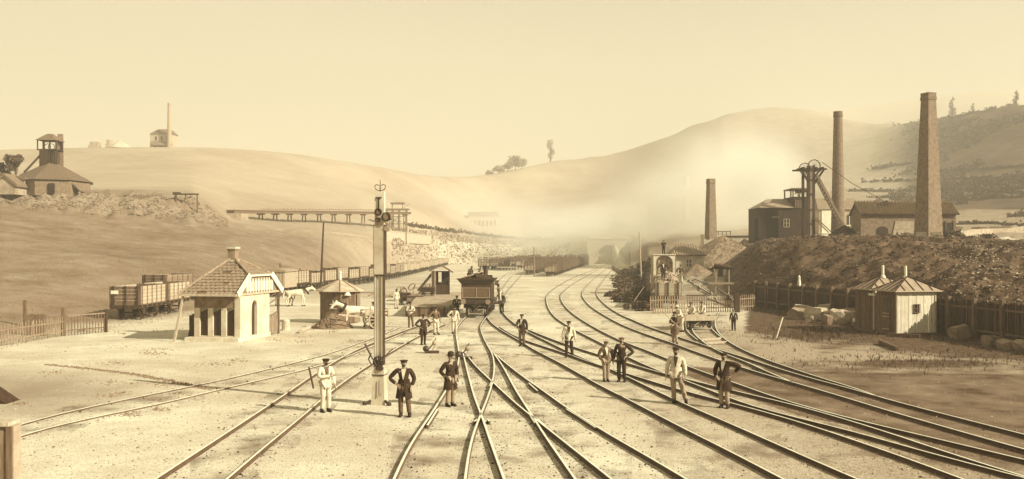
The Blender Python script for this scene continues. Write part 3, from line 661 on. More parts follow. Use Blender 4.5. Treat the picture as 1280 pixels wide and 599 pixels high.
person(466.5, 411, 'man in pale shirt standing behind the pale horse and cart', face=40, h=1.76, top='blouse', topm='cloth_pale', legm='cloth_mid', hat='cap', arms=('fwd', 'down'))
person(843.5, 430.5, 'man in a mottled coat and tall hat in front of the trolley gang', face=-35, h=1.76, top='coat', topm='cloth_mid', legm='cloth_tan', hat='kepi', arms=('fold', 'fwd'), vest='cloth_dark')
person(852, 415, 'workman in pale shirt bending over the left wheel of the trolley', face=-60, h=1.70, top='shirt', topm='cloth_pale', legm='cloth_pale', hat='straw', hatm='cloth_pale', arms=('fwd', 'fwd'), lean=.5)
person(864, 410, 'workman in white shirt leaning on the trolley, left of two behind it', face=-15, h=1.72, top='shirt', topm='cloth_pale', legm='cloth_mid', hat='cap', arms=('fwd', 'rest'), lean=.15)
person(877, 409, 'workman in white shirt and braces behind the middle of the trolley', face=0, h=1.72, top='shirt', topm='cloth_pale', legm='cloth_mid', hat='cap', arms=('rest', 'rest'), vest='cloth_mid', stance=(.1, .1))
person(917, 413.5, 'boy in a dark jacket and long dark trousers standing by the gatepost', face=-10, h=1.36, top='jacket', legm='cloth_dark', hat=None, arms=('down', 'down'), vest='cloth_pale', beard=False)
# ---------------------------------------------------------------- buildings, left side
def inside(poly, x, y):
    c = False; n = len(poly)
    for i in range(n):
        x1, y1 = poly[i]; x2, y2 = poly[i-1]
        if (y1 > y) != (y2 > y) and x < (x2-x1)*(y-y1)/(y2-y1)+x1: c = not c
    return c
def roof_tiles(mb, poly, tw, th, thick=.035, holes=(), rnd=random.Random(3), rib=False):
    """tiles laid in courses over a planar polygon; poly[0]->poly[1] is the eave"""
    o = Vector(poly[0]); u = (Vector(poly[1])-o).normalized(); nrm = u.cross(Vector(poly[2])-o).normalized()
    if nrm.z < 0: nrm = -nrm
    v = nrm.cross(u); v = v if (Vector(poly[2])-o).dot(v) > 0 else -v
    p2 = [((Vector(p)-o).dot(u), (Vector(p)-o).dot(v)) for p in poly]
    xs = [p[0] for p in p2]; ys = [p[1] for p in p2]; y = min(ys); row = 0
    while y < max(ys):
        x = min(xs)-(tw/2 if row % 2 and not rib else 0)
        while x < max(xs):
            cx_, cy_ = x+tw/2, y+th/2
            if inside(p2, cx_, cy_) and not any((cx_-h[0])**2/h[2]**2+(cy_-h[1])**2/h[3]**2 < 1 for h in holes):
                g = tw*.085; lift = rnd.uniform(0, .012)
                lo = x+g; hi = x+tw-g
                a = [o+u*lo+v*y+nrm*(thick+lift), o+u*hi+v*y+nrm*(thick+lift), o+u*hi+v*(y+th*1.02)+nrm*.012, o+u*lo+v*(y+th*1.02)+nrm*.012]
                b = [o+u*lo+v*y, o+u*hi+v*y]
                if rib:
                    mlo, mhi = o+u*cx_+v*y+nrm*(thick*2.2+lift), o+u*cx_+v*(y+th)+nrm*(thick*1.6)
                    mb.add([a[0]-nrm*thick, mlo, a[1]-nrm*thick, a[2], mhi, a[3]], [(0, 1, 4, 5), (1, 2, 3, 4), (0, 2, 1)])
                else: mb.add(a+b, [(0, 1, 2, 3), (0, 4, 5, 1), (0, 3, 4), (1, 5, 2)])
            x += tw
        y += th; row += 1
def slab(poly, th):                # a thick sheet through a planar polygon
    mb = MB(); pts = [Vector(p) for p in poly]; nr = (pts[1]-pts[0]).cross(pts[2]-pts[0]).normalized()
    if nr.z < 0: nr = -nr
    n = len(pts); mb.add([p-nr*.012 for p in pts]+[p-nr*th for p in pts], [tuple(range(n)), tuple(range(2*n-1, n-1, -1))]+[(i, (i+1) % n, (i+1) % n+n, i+n) for i in range(n)])
    return mb
# --- the station hut with the broken tiled roof
hut = thing('station_hut', 'small pale hut with a broken tiled roof, three dark recesses and a brick chimney', 'hut', (-15.2, 51.4, 0), R(-10))
W, Dp, EH = 2.75, 3.6, 2.62
MB().b2(-W-.35, .12, -.45, Dp+.1, 0, .22).build('plinth', 'stone_pale', hut)
m = MB(); m.b2(-W, 0, 0, .1, .22, .3)                     # front wall with its three recesses
cols = [-2.75, -2.42, -1.92, -1.62, -1.12, -.82, -.32, 0]
for a, b in ((0, 1), (2, 3), (4, 5), (6, 7)): m.b2(cols[a], cols[b], -.02, .32, .22, 1.86)
m.build('front_pier_row', 'plaster', hut)['kind'] = 'stuff'
for a, b in ((1, 2), (3, 4), (5, 6)):
    mm = MB(); x0, x1 = cols[a], cols[b]; mm.prism([(x0, .3), (x1, .3), (x1, 1.84), (x0, 1.60)], .10, .16); mm.build('recess_shade', 'wood_dark', hut)  # dark slanted panel stands in for the shade inside the recess
    MB().b2(x0, x1, .24, .32, .22, 1.86).build('recess_back', 'plaster', hut)
MB().b2(-W, -.03, 0, .32, 1.863, 2.6).build('upper_wall', 'brick', hut)
MB().b2(-.30, .05, -.04, .30, .22, 2.63).build('corner_pier', 'plaster', hut)
# right wall with the arched doorway
m = MB(); dw0, dw1 = 1.35, 2.05
m.b2(-.22, .02, .32, dw0, .22, 2.62); m.b2(-.22, .02, dw1, Dp, .22, 2.62)
arch = [(dw0, 2.62), (dw0, 1.85)]+[((dw0+dw1)/2-.35*math.cos(t), 1.85+.35*math.sin(t)) for t in [math.pi*i/8 for i in range(9)]]+[(dw1, 1.85), (dw1, 2.62)]
m.prism(arch[:], -.22, .02, 'x'); m.build('side_wall', 'plaster', hut)['kind'] = 'stuff'
MB().b2(-.18, -.12, dw0, dw1, .22, 2.2).build('door', 'wood_dark', hut)
m = MB()
for a in (dw0-.09, dw1): m.b2(.02, .05, a, a+.09, .22, 1.85)
m.tube([(.035, (dw0+dw1)/2-.395*math.cos(t), 1.85+.395*math.sin(t)) for t in [math.pi*i/8 for i in range(9)]], .045, 4); m.build('door_surround', 'stone_pale', hut)['kind'] = 'stuff'
MB().b2(-W, -W+.2, .32, Dp, .22, 2.6).build('far_wall', 'plaster_mid', hut); MB().b2(-W, 0, Dp, Dp+.2, .22, 2.6).build('rear_wall', 'plaster', hut)
MB().b2(-W+.21, -.23, .33, Dp-.01, 2.5, 2.56).build('ceiling', 'wood', hut)
AP = (-1.6, 2.35, 4.68); e = 2.64
F0, F1, B1, B0 = (-3.4, -.6, e), (.12, -.6, e), (.12, 5.3, e), (-3.4, 5.3, e); GN, GF = (.12, .9, 3.66), (.12, 3.8, 3.66)
roof = slab([F0, F1, GN, AP], .07).build('roof', 'brick_dark', hut)  # dark slab stands in for the shade in roof holes and tile gaps
for pl in ([F1, GN, GF, B1],): pass
slab([F0, AP, B0], .07).build('roof', 'tile', hut); slab([GN, GF, AP], .07).build('roof', 'tile', hut); slab([B0, B1, GF, AP], .07).build('roof', 'tile', hut)
tl = MB(); hol = [(1.95, 2.05, .26, .14), (2.15, 2.22, .17, .10), (1.35, .12, .2, .09), (2.05, 1.45, .12, .06), (2.45, .9, .09, .1)]
roof_tiles(tl, [F0, F1, GN, AP], .27, .28, .04, hol); roof_tiles(tl, [GN, GF, AP], .27, .28); roof_tiles(tl, [B0, F0, AP], .27, .28)
stuff(tl.build('roof_tile_courses', 'tile', hut))
MB().b2(-1.85, -1.2, 1.55, 2.1, 0, .01)
for h in hol[:2]:
    pass
for a, b in ((F0, AP), (GN, AP), (GF, AP)):
    MB().tube([Vector(a)+Vector((0, 0, .05)), Vector(b)+Vector((0, 0, .05))], .075, 8).build('ridge_tile_line', 'tile', hut)
MB().bar((-3.42, -.64, e-.03), (.14, -.64, e-.03), .07, .13).build('eave_board', 'wood_pale', hut)
for a, b in ((F1, GN), (B1, GF)):
    MB().bar(Vector(a)+Vector((.06, 0, -.02)), Vector(b)+Vector((.06, 0, .02)), .06, .34).build('bargeboard', 'paint', hut)
MB().b2(.1, .18, .75, 3.95, 3.6, 3.7).build('gable_beam', 'paint', hut)
m = MB(); m.prism([(-.1, 2.63), (.8, 3.58), (3.9, 3.58), (4.8, 2.63)], .0, .05, 'x'); m.build('gable_board', 'wood', hut)
for i in range(10): 
    y = .62+i*.36; tp = 3.5
    MB().prism([(y, 2.78), (y+.12, 2.68), (y+.24, 2.78), (y+.24, tp-.25), (y+.12, tp), (y, tp-.25)], .06, .10, 'x').build('fretwork_board', 'paint', hut)
MB().b2(-.02, .1, -.3, 5.2, 2.56, 2.68).build('tie_beam', 'wood_pale', hut)
MB().bar((-3.15, -.5, 2.55), (-3.62, -.62, 0), .11, .13).build('leaning_post', 'wood_pale', hut)
MB().bar((-.02, 5.1, 0), (-.02, 5.1, 2.6), .12).build('porch_post', 'wood_mid', hut)
MB().bar((-3.2, 5.0, 0), (-3.2, 5.0, 2.6), .12).build('porch_post', 'wood_mid', hut)
for z in (1.1, 1.9, 2.3): MB().bar((-.02, 3.8, z), (-.02, 5.1, z+.3), .05).build('porch_rail', 'wood_mid', hut)
for k_ in range(4): MB().b2(-.05, -.02, 3.9+k_*.3, 4.12+k_*.3, .1, 1.25).build('porch_board', 'wood', hut)
MB().prism([(-3.42, 0), (-2.8, 0), (-2.8, 1.5), (-3.1, 1.5)], .4, .5).build('side_board', 'wood_dark', hut)  # dark panels here stand in for some shadow beside the wall
MB().b2(-3.35, -W, .5, .58, 0, 1.4).build('shadow_screen', 'wood_dark', hut)
c = MB(); c.b2(-1.83, -1.37, 2.12, 2.58, 4.2, 5.12); c.b2(-1.86, -1.34, 2.09, 2.61, 5.123, 5.18); ch = c.build('chimney', 'brick', hut)
MB().b2(-1.9, -1.3, 2.05, 2.65, 5.183, 5.30).build('chimney_cap', 'stone_pale', ch)
MB().b2(-1.92, -1.28, 2.03, 2.67, 4.18, 4.55).build('chimney_base', 'plaster', ch)

# --- plank hut with pyramid roof, and the square sheds by the fence
def plank_wall(a, b, z0, z1, parent, mt, n, gapy=.0, skip=(), th=.04, name='plank'):
    a = Vector(a); b = Vector(b); d = (b-a); Ln = d.length; d.normalize(); w_ = Ln/n; rz = math.atan2(d.y, d.x); pr = None
    nn = Vector((d.y, -d.x, 0))
    base = MB(); base.box((Ln/2, 0, (z0+z1)/2), (Ln, .03, z1-z0)); base.build('wall', mt, parent, a+nn*-.03, rz)
    for i in range(n):
        if i in skip: continue
        c_ = a+d*(w_*(i+.5))+nn*(.012*(i % 2)); c_.z = 0
        if pr is None: pr = MB().box((0, 0, (z0+z1)/2), (w_*.93, th, z1-z0)).build(name, mt, parent, c_, rz)
        else: inst(pr, c_, rz, parent)
    return rz, d
def seam_roof(parent, x0, x1, y0, y1, ez, az, mt, seams=4, sm='wood_dark'):
    ap = ((x0+x1)/2, (y0+y1)/2, az); cs = [(x0, y0, ez), (x1, y0, ez), (x1, y1, ez), (x0, y1, ez)]
    m = MB(); m.add(cs+[ap], [(0, 1, 4), (1, 2, 4), (2, 3, 4), (3, 0, 4), (3, 2, 1, 0)]); r = m.build('roof', mt, parent)
    m = MB(); m.b2(x0-.02, x1+.02, y0-.02, y1+.02, ez-.07, ez-.003); m.build('eave_board', 'wood_pale', parent)
    A = Vector(ap)
    for i in range(4):
        a = Vector(cs[i]); b = Vector(cs[(i+1) % 4]); MB().bar(a+Vector((0, 0, .02)), A+Vector((0, 0, .02)), .05, .06).build('hip_seam', sm, r)
        for q in range(1, seams+1):
            t = q/(seams+1); p = a.lerp(b, t); mid = (a+b)/2; up = mid.lerp(A, min(1, 2*min(t, 1-t))); 
            tgt = p+(A-mid)*min(1, 2*min(t, 1-t)); MB().bar(p+Vector((0, 0, .02)), tgt+Vector((0, 0, .02)), .035, .06).build('seam', sm, r)
    return r
p0 = G(421, 405)
h2 = thing('plank_hut', 'small dark plank hut with a pointed roof beside a coal heap and a pale cart', 'hut', p0, R(0))
hx = [Vector((1.38*math.cos(R(22.5+45*i-90-12)), 1.38*math.sin(R(22.5+45*i-90-12))+1.3, 0)) for i in range(8)]
for i in range(8):
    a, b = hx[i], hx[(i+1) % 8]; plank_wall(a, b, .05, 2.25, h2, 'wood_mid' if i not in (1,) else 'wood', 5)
rf = MB(); rf.lathe([(1.72, 2.22), (1.70, 2.28), (.12, 3.0), (.10, 3.02)], (0, 1.3, 0), 8, R(22.5-90-12)); rr = rf.build('roof', 'stone', h2)
for i in range(8):
    t_ = R(22.5+45*i-90-12); MB().bar((1.7*math.cos(t_), 1.3+1.7*math.sin(t_), 2.3), (.1*math.cos(t_), 1.3+.1*math.sin(t_), 3.03), .05, .05).build('hip_seam', 'zinc', rr)
m = MB(); m.lathe([(.12, 2.98), (.09, 3.1), (.08, 3.45), (.12, 3.5), (.12, 3.56), (.05, 3.6)], (0, 1.3, 0), 8); m.build('finial', 'paint', h2)
m = MB(); w0 = -.42; MB().b2(-.47, -.03, -.02, .05, 1.1, 1.62).build('window', 'glass', h2); MB().b2(-.27, -.23, -.05, -.02, 1.1, 1.62).build('glazing_bar', 'paint', h2); MB().b2(-.47, -.03, -.05, -.02, 1.34, 1.38).build('glazing_bar', 'paint', h2)
MB().b2(-.52, .02, -.05, -.01, 1.03, 1.09).build('window_sill', 'wood_pale', h2)
m = MB(); m.lathe([(.26, 1.98), (.24, 2.0), (.12, 2.22), (.03, 2.25)], (.72, .05, 0), 10); m.build('lamp_hood', 'paint', h2)
MB().box((1.1, .62, 1.35), (.5, .06, 1.3), rz=R(50)).build('side_window', 'glass', h2)
# coal heap
def heap(px, py, r, h, label, mt, cat='heap', seed=1, n=260, D=None, sy=1.0):
    rnd = random.Random(seed); m = MB(); o = G(px, py) if D is None else GD(px, D)
    nn, mm = 28, 10
    for i in range(mm+1):
        for j in range(nn):
            a = 2*math.pi*j/nn; q = i/mm; rr_ = r*q*(1+.18*noise.noise(Vector((math.cos(a)*1.3+seed, math.sin(a)*1.3, 0)))); z = h*(1-q**1.15)+.14*h*noise.noise(Vector((rr_*math.cos(a)*2.2/r, rr_*math.sin(a)*2.2/r, seed)))*(1-q) - (.15 if i == mm else 0)
            m.v.append((rr_*math.cos(a), rr_*math.sin(a)*sy, z))
    for i in range(mm):
        for j in range(nn): k_ = (j+1) % nn; m.f.append((i*nn+j, (i+1)*nn+j, (i+1)*nn+k_, i*nn+k_))
    for _ in range(n):
        a = rnd.uniform(0, 6.28); q = rnd.random()**.5; s_ = rnd.uniform(.02, .05)*min(1.7, r*.5+.5); m.box((r*q*math.cos(a), r*q*math.sin(a)*sy, h*(1-q**1.15)+s_*.3), (s_*2, s_*1.6, s_*1.3), rnd.uniform(0, 3), rnd.uniform(0, 1), rnd.uniform(0, 1))
    ob = m.build('heap', mt); ob.location = o; tag(ob, label, cat); return ob
heap(416, 410, 1.35, 1.0, 'low pointed heap of dark coal in front of the pointed roof hut', 'brick', 'coal heap', 2)
st = MB(); st.lathe([(.30, 0), (.27, .1), (.25, .62), (.2, .68), (.05, .7)], (0, 0, 0), 12); so_ = st.build('stump_post', 'stone_pale', None, G(357.5, 413)); tag(so_, 'short pale round bollard between the station hut and the coal heap', 'bollard')

# --- poles
def pole(px, py, top_px, top_py, label, r=.11, D=None, mt='wood_dark'):
    b = G(px, py) if D is None else GD(px, D); tp = P(top_px, top_py, b.y)
    m = MB(); m.tube([(0, 0, -.3), tuple((tp-b)*.5), tuple(tp-b)], [r*1.25, r, r*.75], 8); o = m.build('pole', mt, None, b); tag(o, label, 'pole'); return o
pole(400.5, 368, 404.5, 278, 'tall bare leaning pole behind the pointed roof hut', .12)
pole(802, 354, 799, 290, 'tall pale pole on the scrubby bank left of the loaded wagons', .10, mt='wood_pale')
pole(788, 338, 787, 316, 'short pale pole standing further back on the scrubby bank', .10, mt='wood_pale', D=170)
pole(668, 346, 667.5, 309, 'thin pole standing at the near end of the right hand row of coke wagons', .12, mt='wood')
# --- the signal mast
sg = thing('signal_mast', 'tall white railway signal mast with scrolled top, round lamps and iron winding gear', 'signal', G(474.5, 505), R(-8))
def box(n, x0, x1, y0, y1, z0, z1, mt, par=sg): return MB().b2(x0, x1, y0, y1, z0, z1).build(n, mt, par)
b_ = MB(); b_.box((0, 0, .5), (.46, .46, 1.0), taper=.84); b_.build('base', 'paint_old', sg)
box('base_collar', -.205, .205, -.2, .2, 1.0, 1.14, 'paint_old'); box('base_band', -.21, .21, -.225, .225, .97, 1.0, 'iron')
m = MB(); m.tube([(.05, -.24, .82), (.05, -.26, .4), (.08, -.28, .3), (.12, -.26, .36)], .012, 5); m.build('hook', 'iron', sg)
for sx in (-1, 1):
    m = MB(); m.tube([(sx*.24, -.2, .14), (sx*.42, -.3, .02)], .05, 6); m.ball((sx*.42, -.3, .05), .075, 8, 5); m.build('anchor_bolt', 'iron', sg)
    box('mast_cheek', sx*.085, sx*.145, -.11, .11, 1.14, 4.25, 'paint_old')
    box('cheek_edge', sx*.147, sx*.158, -.12, .12, 1.3, 4.25, 'iron')
box('mast_core', -.068, .068, -.07, .07, 1.14, 4.25, 'paint_old')
box('mast_groove', -.083, -.070, -.09, .05, 1.2, 4.3, 'iron'); box('mast_groove', .070, .083, -.09, .05, 1.2, 4.3, 'iron')
MB().b2(-.16, .19, -.12, .12, 4.3, 5.95).build('slot_board', 'paint_old', sg); box('board_edge', -.172, -.162, -.135, .135, 4.3, 5.95, 'iron'); box('board_edge', .192, .203, -.135, .135, 4.3, 5.95, 'iron'); box('board_foot', -.16, .19, -.14, .14, 4.26, 4.297, 'iron')
box('upper_board', -.145, .175, -.09, .09, 5.953, 7.05, 'paint_old')
m = MB(); m.b2(-.018, .018, -.12, -.093, 6.45, 6.85); m.b2(-.10, .10, -.14, -.093, 6.82, 6.86); m.build('wire_guide', 'iron', sg)
for sx in (-1, 1):
    m = MB(); m.tube([(.02+sx*(.02+.11*math.sin(t*1.0)*1.2+.02*t), 0, 7.08+.10*(1-math.cos(t*1.1))) for t in [i*.45 for i in range(9)]], [.014]*9, 6); m.build('scroll', 'iron', sg)
m = MB(); m.tube([(.02, 0, 7.0), (.02, 0, 7.45)], [.025, .008], 6); m.build('finial', 'iron', sg)
def disc(x, z, r, y=-.16, fr=True, y1=-.06, lens='brick'):
    m = MB(); m.tube([(x, y1, z), (x, y, z)], r*.8, 16); o = m.build('signal_lamp', 'wood' if fr else 'zinc', sg)
    if fr: m = MB(); m.ring((x, y-.01, z), r, r*.28, 'y', 20, .05); m.build('lamp_ring', 'iron', o)
    m = MB(); m.tube([(x, y-.004, z), (x, y-.016, z)], r*.7, 16); m.build('lamp_lens', lens, o)
disc(.0, 6.36, .11); disc(.28, 6.20, .135, -.2, y1=.02); disc(.27, 5.82, .12, -.13, False, lens='zinc', y1=-.05); disc(-.02, 6.1, .07)
box('lamp_bracket', .2, .4, -.05, .0, 6.1, 6.16, 'iron')
m = MB(); m.ring((.0, -.16, 1.42), .17, .035, 'y', 18, .05); m.build('winding_wheel', 'iron', sg)
for a in range(0, 180, 45): MB().bar((.17*math.cos(R(a)), -.16, 1.42+.17*math.sin(R(a))), (-.17*math.cos(R(a)), -.16, 1.42-.17*math.sin(R(a))), .025).build('wheel_spoke', 'iron', sg)
m = MB(); m.tube([(-.45, -.2, 2.02), (-.2, -.2, 1.55), (-.05, -.2, 1.3)], [.035, .025, .02], 6); m.build('hand_lever', 'iron', sg)
m = MB(); m.tube([(.5, -.15, 1.85), (.1, -.2, 1.5), (-.15, -.2, 1.25)], .018, 6); m.build('hand_lever', 'iron', sg)
m = MB(); m.tube([(-.24, -.15, 1.7), (-.33, -.17, 1.5), (-.22, -.18, 1.3)], .025, 6); m.build('pulley_arm', 'iron', sg); m = MB(); m.tube([(.1, -.12, 1.2), (.1, -.26, 1.2)], .08, 10); m.build('pulley', 'iron', sg)

# --- left paling fence and gate
def paling_row(t, p, q, n, hgt, mt, wd=.07, var=.25, seed=3, tilt=.05, name='paling', rails=True):
    rnd = random.Random(seed); p = Vector(p); q = Vector(q); d = (q-p).normalized(); base = None; o = t.location
    rz = math.atan2(d.y, d.x)
    variants = []
    for v in range(3):
        hh = hgt*(1+rnd.uniform(-var, var*.4)); m = MB(); m.prism([(-wd/2, -.15), (wd/2, -.15), (wd/2, hh-.06), (0, hh+.03), (-wd/2, hh-.06)], -.012, .012); x = m.build(name, mt, t, (0, 0, 0)); variants.append(x)
    for i in range(n):
        pt = p.lerp(q, (i+.5)/n)-o; v = variants[i] if i < 3 else inst(variants[rnd.randrange(3)], (0, 0, 0), 0, t)
        v.location = pt; v.rotation_euler = (0, rnd.uniform(-tilt, tilt), rz)
    if rails:
        for z in (hgt*.28, hgt*.75): MB().bar(p-o+Vector((0, .03, z)), q-o+Vector((0, .03, z)), .05, .07).build('fence_rail', mt, t)
lf = thing('paling_fence', 'ragged low paling fence at the left edge of the yard', 'fence', G(-20, 438))
a, b = G(-45, 441), G(80, 420); paling_row(lf, a, b, 34, 1.15, 'wood', .075, .25, 5, .09)
for px_, py_ in ((31.5, 408), (79.5, 420)):
    m = MB(); m.box((0, 0, .85), (.2, .2, 1.7)); m.build('fence_post', 'wood_mid', lf, G(px_, py_)-lf.location)
gt = thing('barred_gate', 'low barred wooden gate at the end of the ragged left paling fence', 'gate', G(108, 418))
a, b = G(84, 420), G(132, 415.5); paling_row(gt, a, b, 13, 1.15, 'wood_mid', .05, .0, 8, 0, 'bar')
MB().bar(a-gt.location+Vector((0, 0, 1.2)), b-gt.location+Vector((0, 0, 1.2)), .07, .08).build('top_rail', 'wood', gt)
MB().b2(-.09, .09, -.09, .09, 0, 1.35).build('gate_post', 'wood_dark', gt, b-gt.location)
dp = thing('dark_panel', 'dark upright board panel behind the left paling fence', 'panel', GD(45, 55), R(8))
for i in range(5): MB().b2(-.55+i*.22, -.34+i*.22, -.03, .03, 0, 1.25+.05*(i % 2)).build('board', 'wood_mid', dp)
f2 = thing('slope_fence', 'long pale board fence climbing the field behind the wagon row', 'fence', G(352, 341))
pts = [(350, 342), (375, 336.5), (400, 331), (425, 323.5), (450, 315.5), (470, 311)]; m = MB()
for (a, b) in zip(pts, pts[1:]):
    A, B = GD(a[0], 128+(a[0]-350)*.42), GD(b[0], 128+(b[0]-350)*.42); n_ = 26
    for i in range(n_):
        p_ = A.lerp(B, (i+.5)/n_)-f2.location; hh = 1.5+.12*math.sin(i*2.1); m.b2(p_.x-.09, p_.x+.09, p_.y-.02, p_.y+.02, p_.z-.4, p_.z+hh)
    MB().b2(-.08, .08, -.08, .08, -.4, 1.75).build('fence_post', 'wood_mid', f2, A-f2.location)
stuff(m.build('palings', 'wood', f2))

# --- pit head building far left
pit = thing('pit_head_building', 'old pit head building with spreading tiled roof and timber tower on the left bank', 'mine building', GD(62, 160, -.3), R(0))
s_ = 160/F
def X_(px): return (px-62)*s_
def Z_(py): return (242-py)*s_
m = MB(); oc = [(X_(20), -2), (X_(64), -5.5), (X_(99), -3.5), (X_(106), 2), (X_(90), 7), (X_(40), 8), (X_(18), 4)]
m.prism(oc, -.3, Z_(226), 'z'); m.build('wall', 'brick', pit)
tp = [(x*.16+X_(61)*.84, y*.16+1.0) for x, y in oc]; oe = [(x*1.06, y*1.08) for x, y in oc]; n = len(oc)
m = MB(); m.add([(x, y, Z_(225)) for x, y in oe]+[(x, y, Z_(202)) for x, y in tp], [(i, (i+1) % n, (i+1) % n+n, i+n) for i in range(n)]+[tuple(range(n, 2*n)), tuple(range(n-1, -1, -1))]); rf = m.build('roof', 'tile_dark', pit)
tl = MB()
for i in range(n):
    a, b = oe[i], oe[(i+1) % n]; c_, d_ = tp[(i+1) % n], tp[i]; roof_tiles(tl, [(a[0], a[1], Z_(225)+.02), (b[0], b[1], Z_(225)+.02), (c_[0], c_[1], Z_(202)+.02), (d_[0], d_[1], Z_(202)+.02)], .5, .42, .05)
stuff(tl.build('roof_tile_courses', 'tile_dark', pit))
m = MB(); m.prism([(X_(98), Z_(226)+.05), (X_(98), Z_(226)-.2), (X_(110), Z_(237)-.2), (X_(110), Z_(237)+.05)], -3, 2); m.build('lean_to_roof', 'tile_dark', pit)
MB().b2(X_(78), X_(85), -4.9, -4.5, 0, Z_(229.5)).build('doorway', 'black', pit, (0, -.1, 0))
MB().b2(X_(49), X_(59), .0, 2.5, Z_(206), Z_(185)).build('tower', 'wood_dark', pit)
for x in (60.5, 63.5, 66.5, 69.5): MB().b2(X_(x), X_(x+1.1), .1, .4, Z_(203), Z_(184)).build('tower_post', 'wood_dark', pit)
MB().b2(X_(60), X_(70.5), 1.2, 2.4, Z_(203), Z_(187)).build('tower_back', 'wood_mid', pit)
MB().b2(X_(46), X_(70.5), 0, 2.6, Z_(185.3), Z_(184)).build('tower_floor', 'wood_dark', pit)
for x in (46.5, 53.5, 62, 69.5):
    for y in (.1, 2.4): MB().b2(X_(x)-.08, X_(x)+.08, y-.08, y+.08, Z_(184), Z_(172.5)).build('canopy_post', 'wood_dark', pit)
m = MB(); m.add([(X_(45.5), -.5, Z_(173)), (X_(70.5), -.5, Z_(173)), (X_(70.5), 3.2, Z_(173)), (X_(45.5), 3.2, Z_(173)), (X_(55), 1.1, Z_(164)), (X_(61), 1.1, Z_(164)), (X_(61), 1.7, Z_(164)), (X_(55), 1.7, Z_(164))], [(0, 1, 5, 4), (1, 2, 6, 5), (2, 3, 7, 6), (3, 0, 4, 7), (4, 5, 6, 7), (3, 2, 1, 0)]); m.build('canopy_roof', 'tile_dark', pit)
for x in (55, 60): m = MB(); m.ring((X_(x), 1.2, Z_(180.5)), .55, .09, 'y', 16, .1); m.build('winding_wheel', 'iron', pit)
MB().bar((X_(49), .5, Z_(191)), (X_(34), -1, Z_(214)), .35).build('brace', 'wood_dark', pit)
m = MB(); m.prism([(X_(24), -.3), (X_(50), -.3), (X_(50), Z_(233)), (X_(38), Z_(220.5)), (X_(24), Z_(233))], -8, -5, 'y'); m.build('porch', 'plaster_mid', pit)
m = MB(); m.prism([(X_(37), Z_(219)), (X_(53), Z_(232)), (X_(53), Z_(235)), (X_(37), Z_(222))], -8.3, -4.5); m.build('porch_roof', 'tile_dark', pit); m = MB(); m.prism([(X_(38), Z_(219)), (X_(22), Z_(233)), (X_(22), Z_(236)), (X_(38), Z_(222))], -8.28, -4.52); m.build('porch_roof', 'tile_dark', pit)
chl = MB(); chl.box((0, 0, 5), (1.05, 1.05, 11), R(20), taper=.82); o = chl.build('chimney_stack', 'brick', None, GD(75.5, 163, -.3)); o.scale = (1, 1, 1.0); tag(o, 'square brick chimney rising right behind the left pit head building', 'chimney')
ls = thing('lean_shed', 'pale low shed with dark doorway at the left edge below the tree', 'shed', GD(6, 155, -.2))
MB().b2(-3, 3.4, 0, 4, 0, 3.0).build('wall', 'plaster_mid', ls); MB().prism([(-3.3, 2.9), (3.7, 2.6), (3.7, 2.9), (-3.3, 4.2)], -.3, 4.2).build('roof', 'tile_dark', ls); MB().b2(1.6, 2.6, -.06, -.01, 0, 2.2).build('doorway', 'black', ls)
# --- skyline engine house
eh = thing('skyline_engine_house', 'tall pale engine house with skirted roof on the left skyline', 'building', GD(201, 412, -1))
s_ = 412/F; X_ = lambda px: (px-201)*s_; Z_ = lambda py: (190-py)*s_
MB().b2(X_(187.5), X_(215), 0, 7, 0, Z_(169)).build('wall', 'brick_pale', eh)
m = MB(); a = [(X_(187), -.4, Z_(169)), (X_(216), -.4, Z_(169)), (X_(216), 7.4, Z_(169)), (X_(187), 7.4, Z_(169)), (X_(195), 3, Z_(162)), (X_(211), 3, Z_(162))]
m.add(a, [(0, 1, 5, 4), (1, 2, 5), (2, 3, 4, 5), (3, 0, 4), (3, 2, 1, 0)]); m.build('roof', 'slate', eh)
m = MB(); m.add([(X_(190), -.05, Z_(178)), (X_(215), -.05, Z_(178)), (X_(218), -2.4, Z_(183)), (X_(190), -2.4, Z_(183)), (X_(190), -.05, Z_(179)), (X_(215), -.05, Z_(179)), (X_(218), -2.4, Z_(184)), (X_(190), -2.4, Z_(184))], [(0, 1, 2, 3), (7, 6, 5, 4), (0, 3, 7, 4), (1, 5, 6, 2), (3, 2, 6, 7)]); m.build('skirt_roof', 'tile_dark', eh)
for x in (194, 201, 208): MB().b2(X_(x), X_(x+2.2), -.12, -.01, Z_(177), Z_(172)).build('window', 'glass', eh)
for x in (193, 201, 209): MB().b2(X_(x), X_(x+3), -.12, -.01, Z_(189), Z_(184.5)).build('window', 'black', eh)
m = MB(); m.lathe([(1.1, 0), (1.0, 5), (.72, 20.2), (.82, 20.3), (.78, 21)], (0, 0, 0), 12); o = m.build('chimney_stack', 'brick_pale', None, GD(211.7, 410, -1)); tag(o, 'slender chimney at the right end of the skyline engine house', 'chimney')
for px_, w_, h_, lb in ((117, 3.6, 3.6, 'low ruined block on the left skyline, leftmost of the ruins'), (135, 1.6, 4.4, 'narrow upright ruin on the left skyline between the ruined block and the rubble')):
    t = thing('ruin', lb, 'ruin', GD(px_, 405, -.7)); MB().b2(-w_/2, w_/2, 0, 3, 0, h_).build('wall', 'plaster_mid', t); MB().b2(-w_*.7, -w_/2, 0, 3, 0, h_*.6).build('wall', 'plaster_mid', t)
heap(150, 188, 5, 3.2, 'pale rubble mound on the left skyline beside the narrow ruin', 'stone_pale', 'mound', 4, 60, D=405)
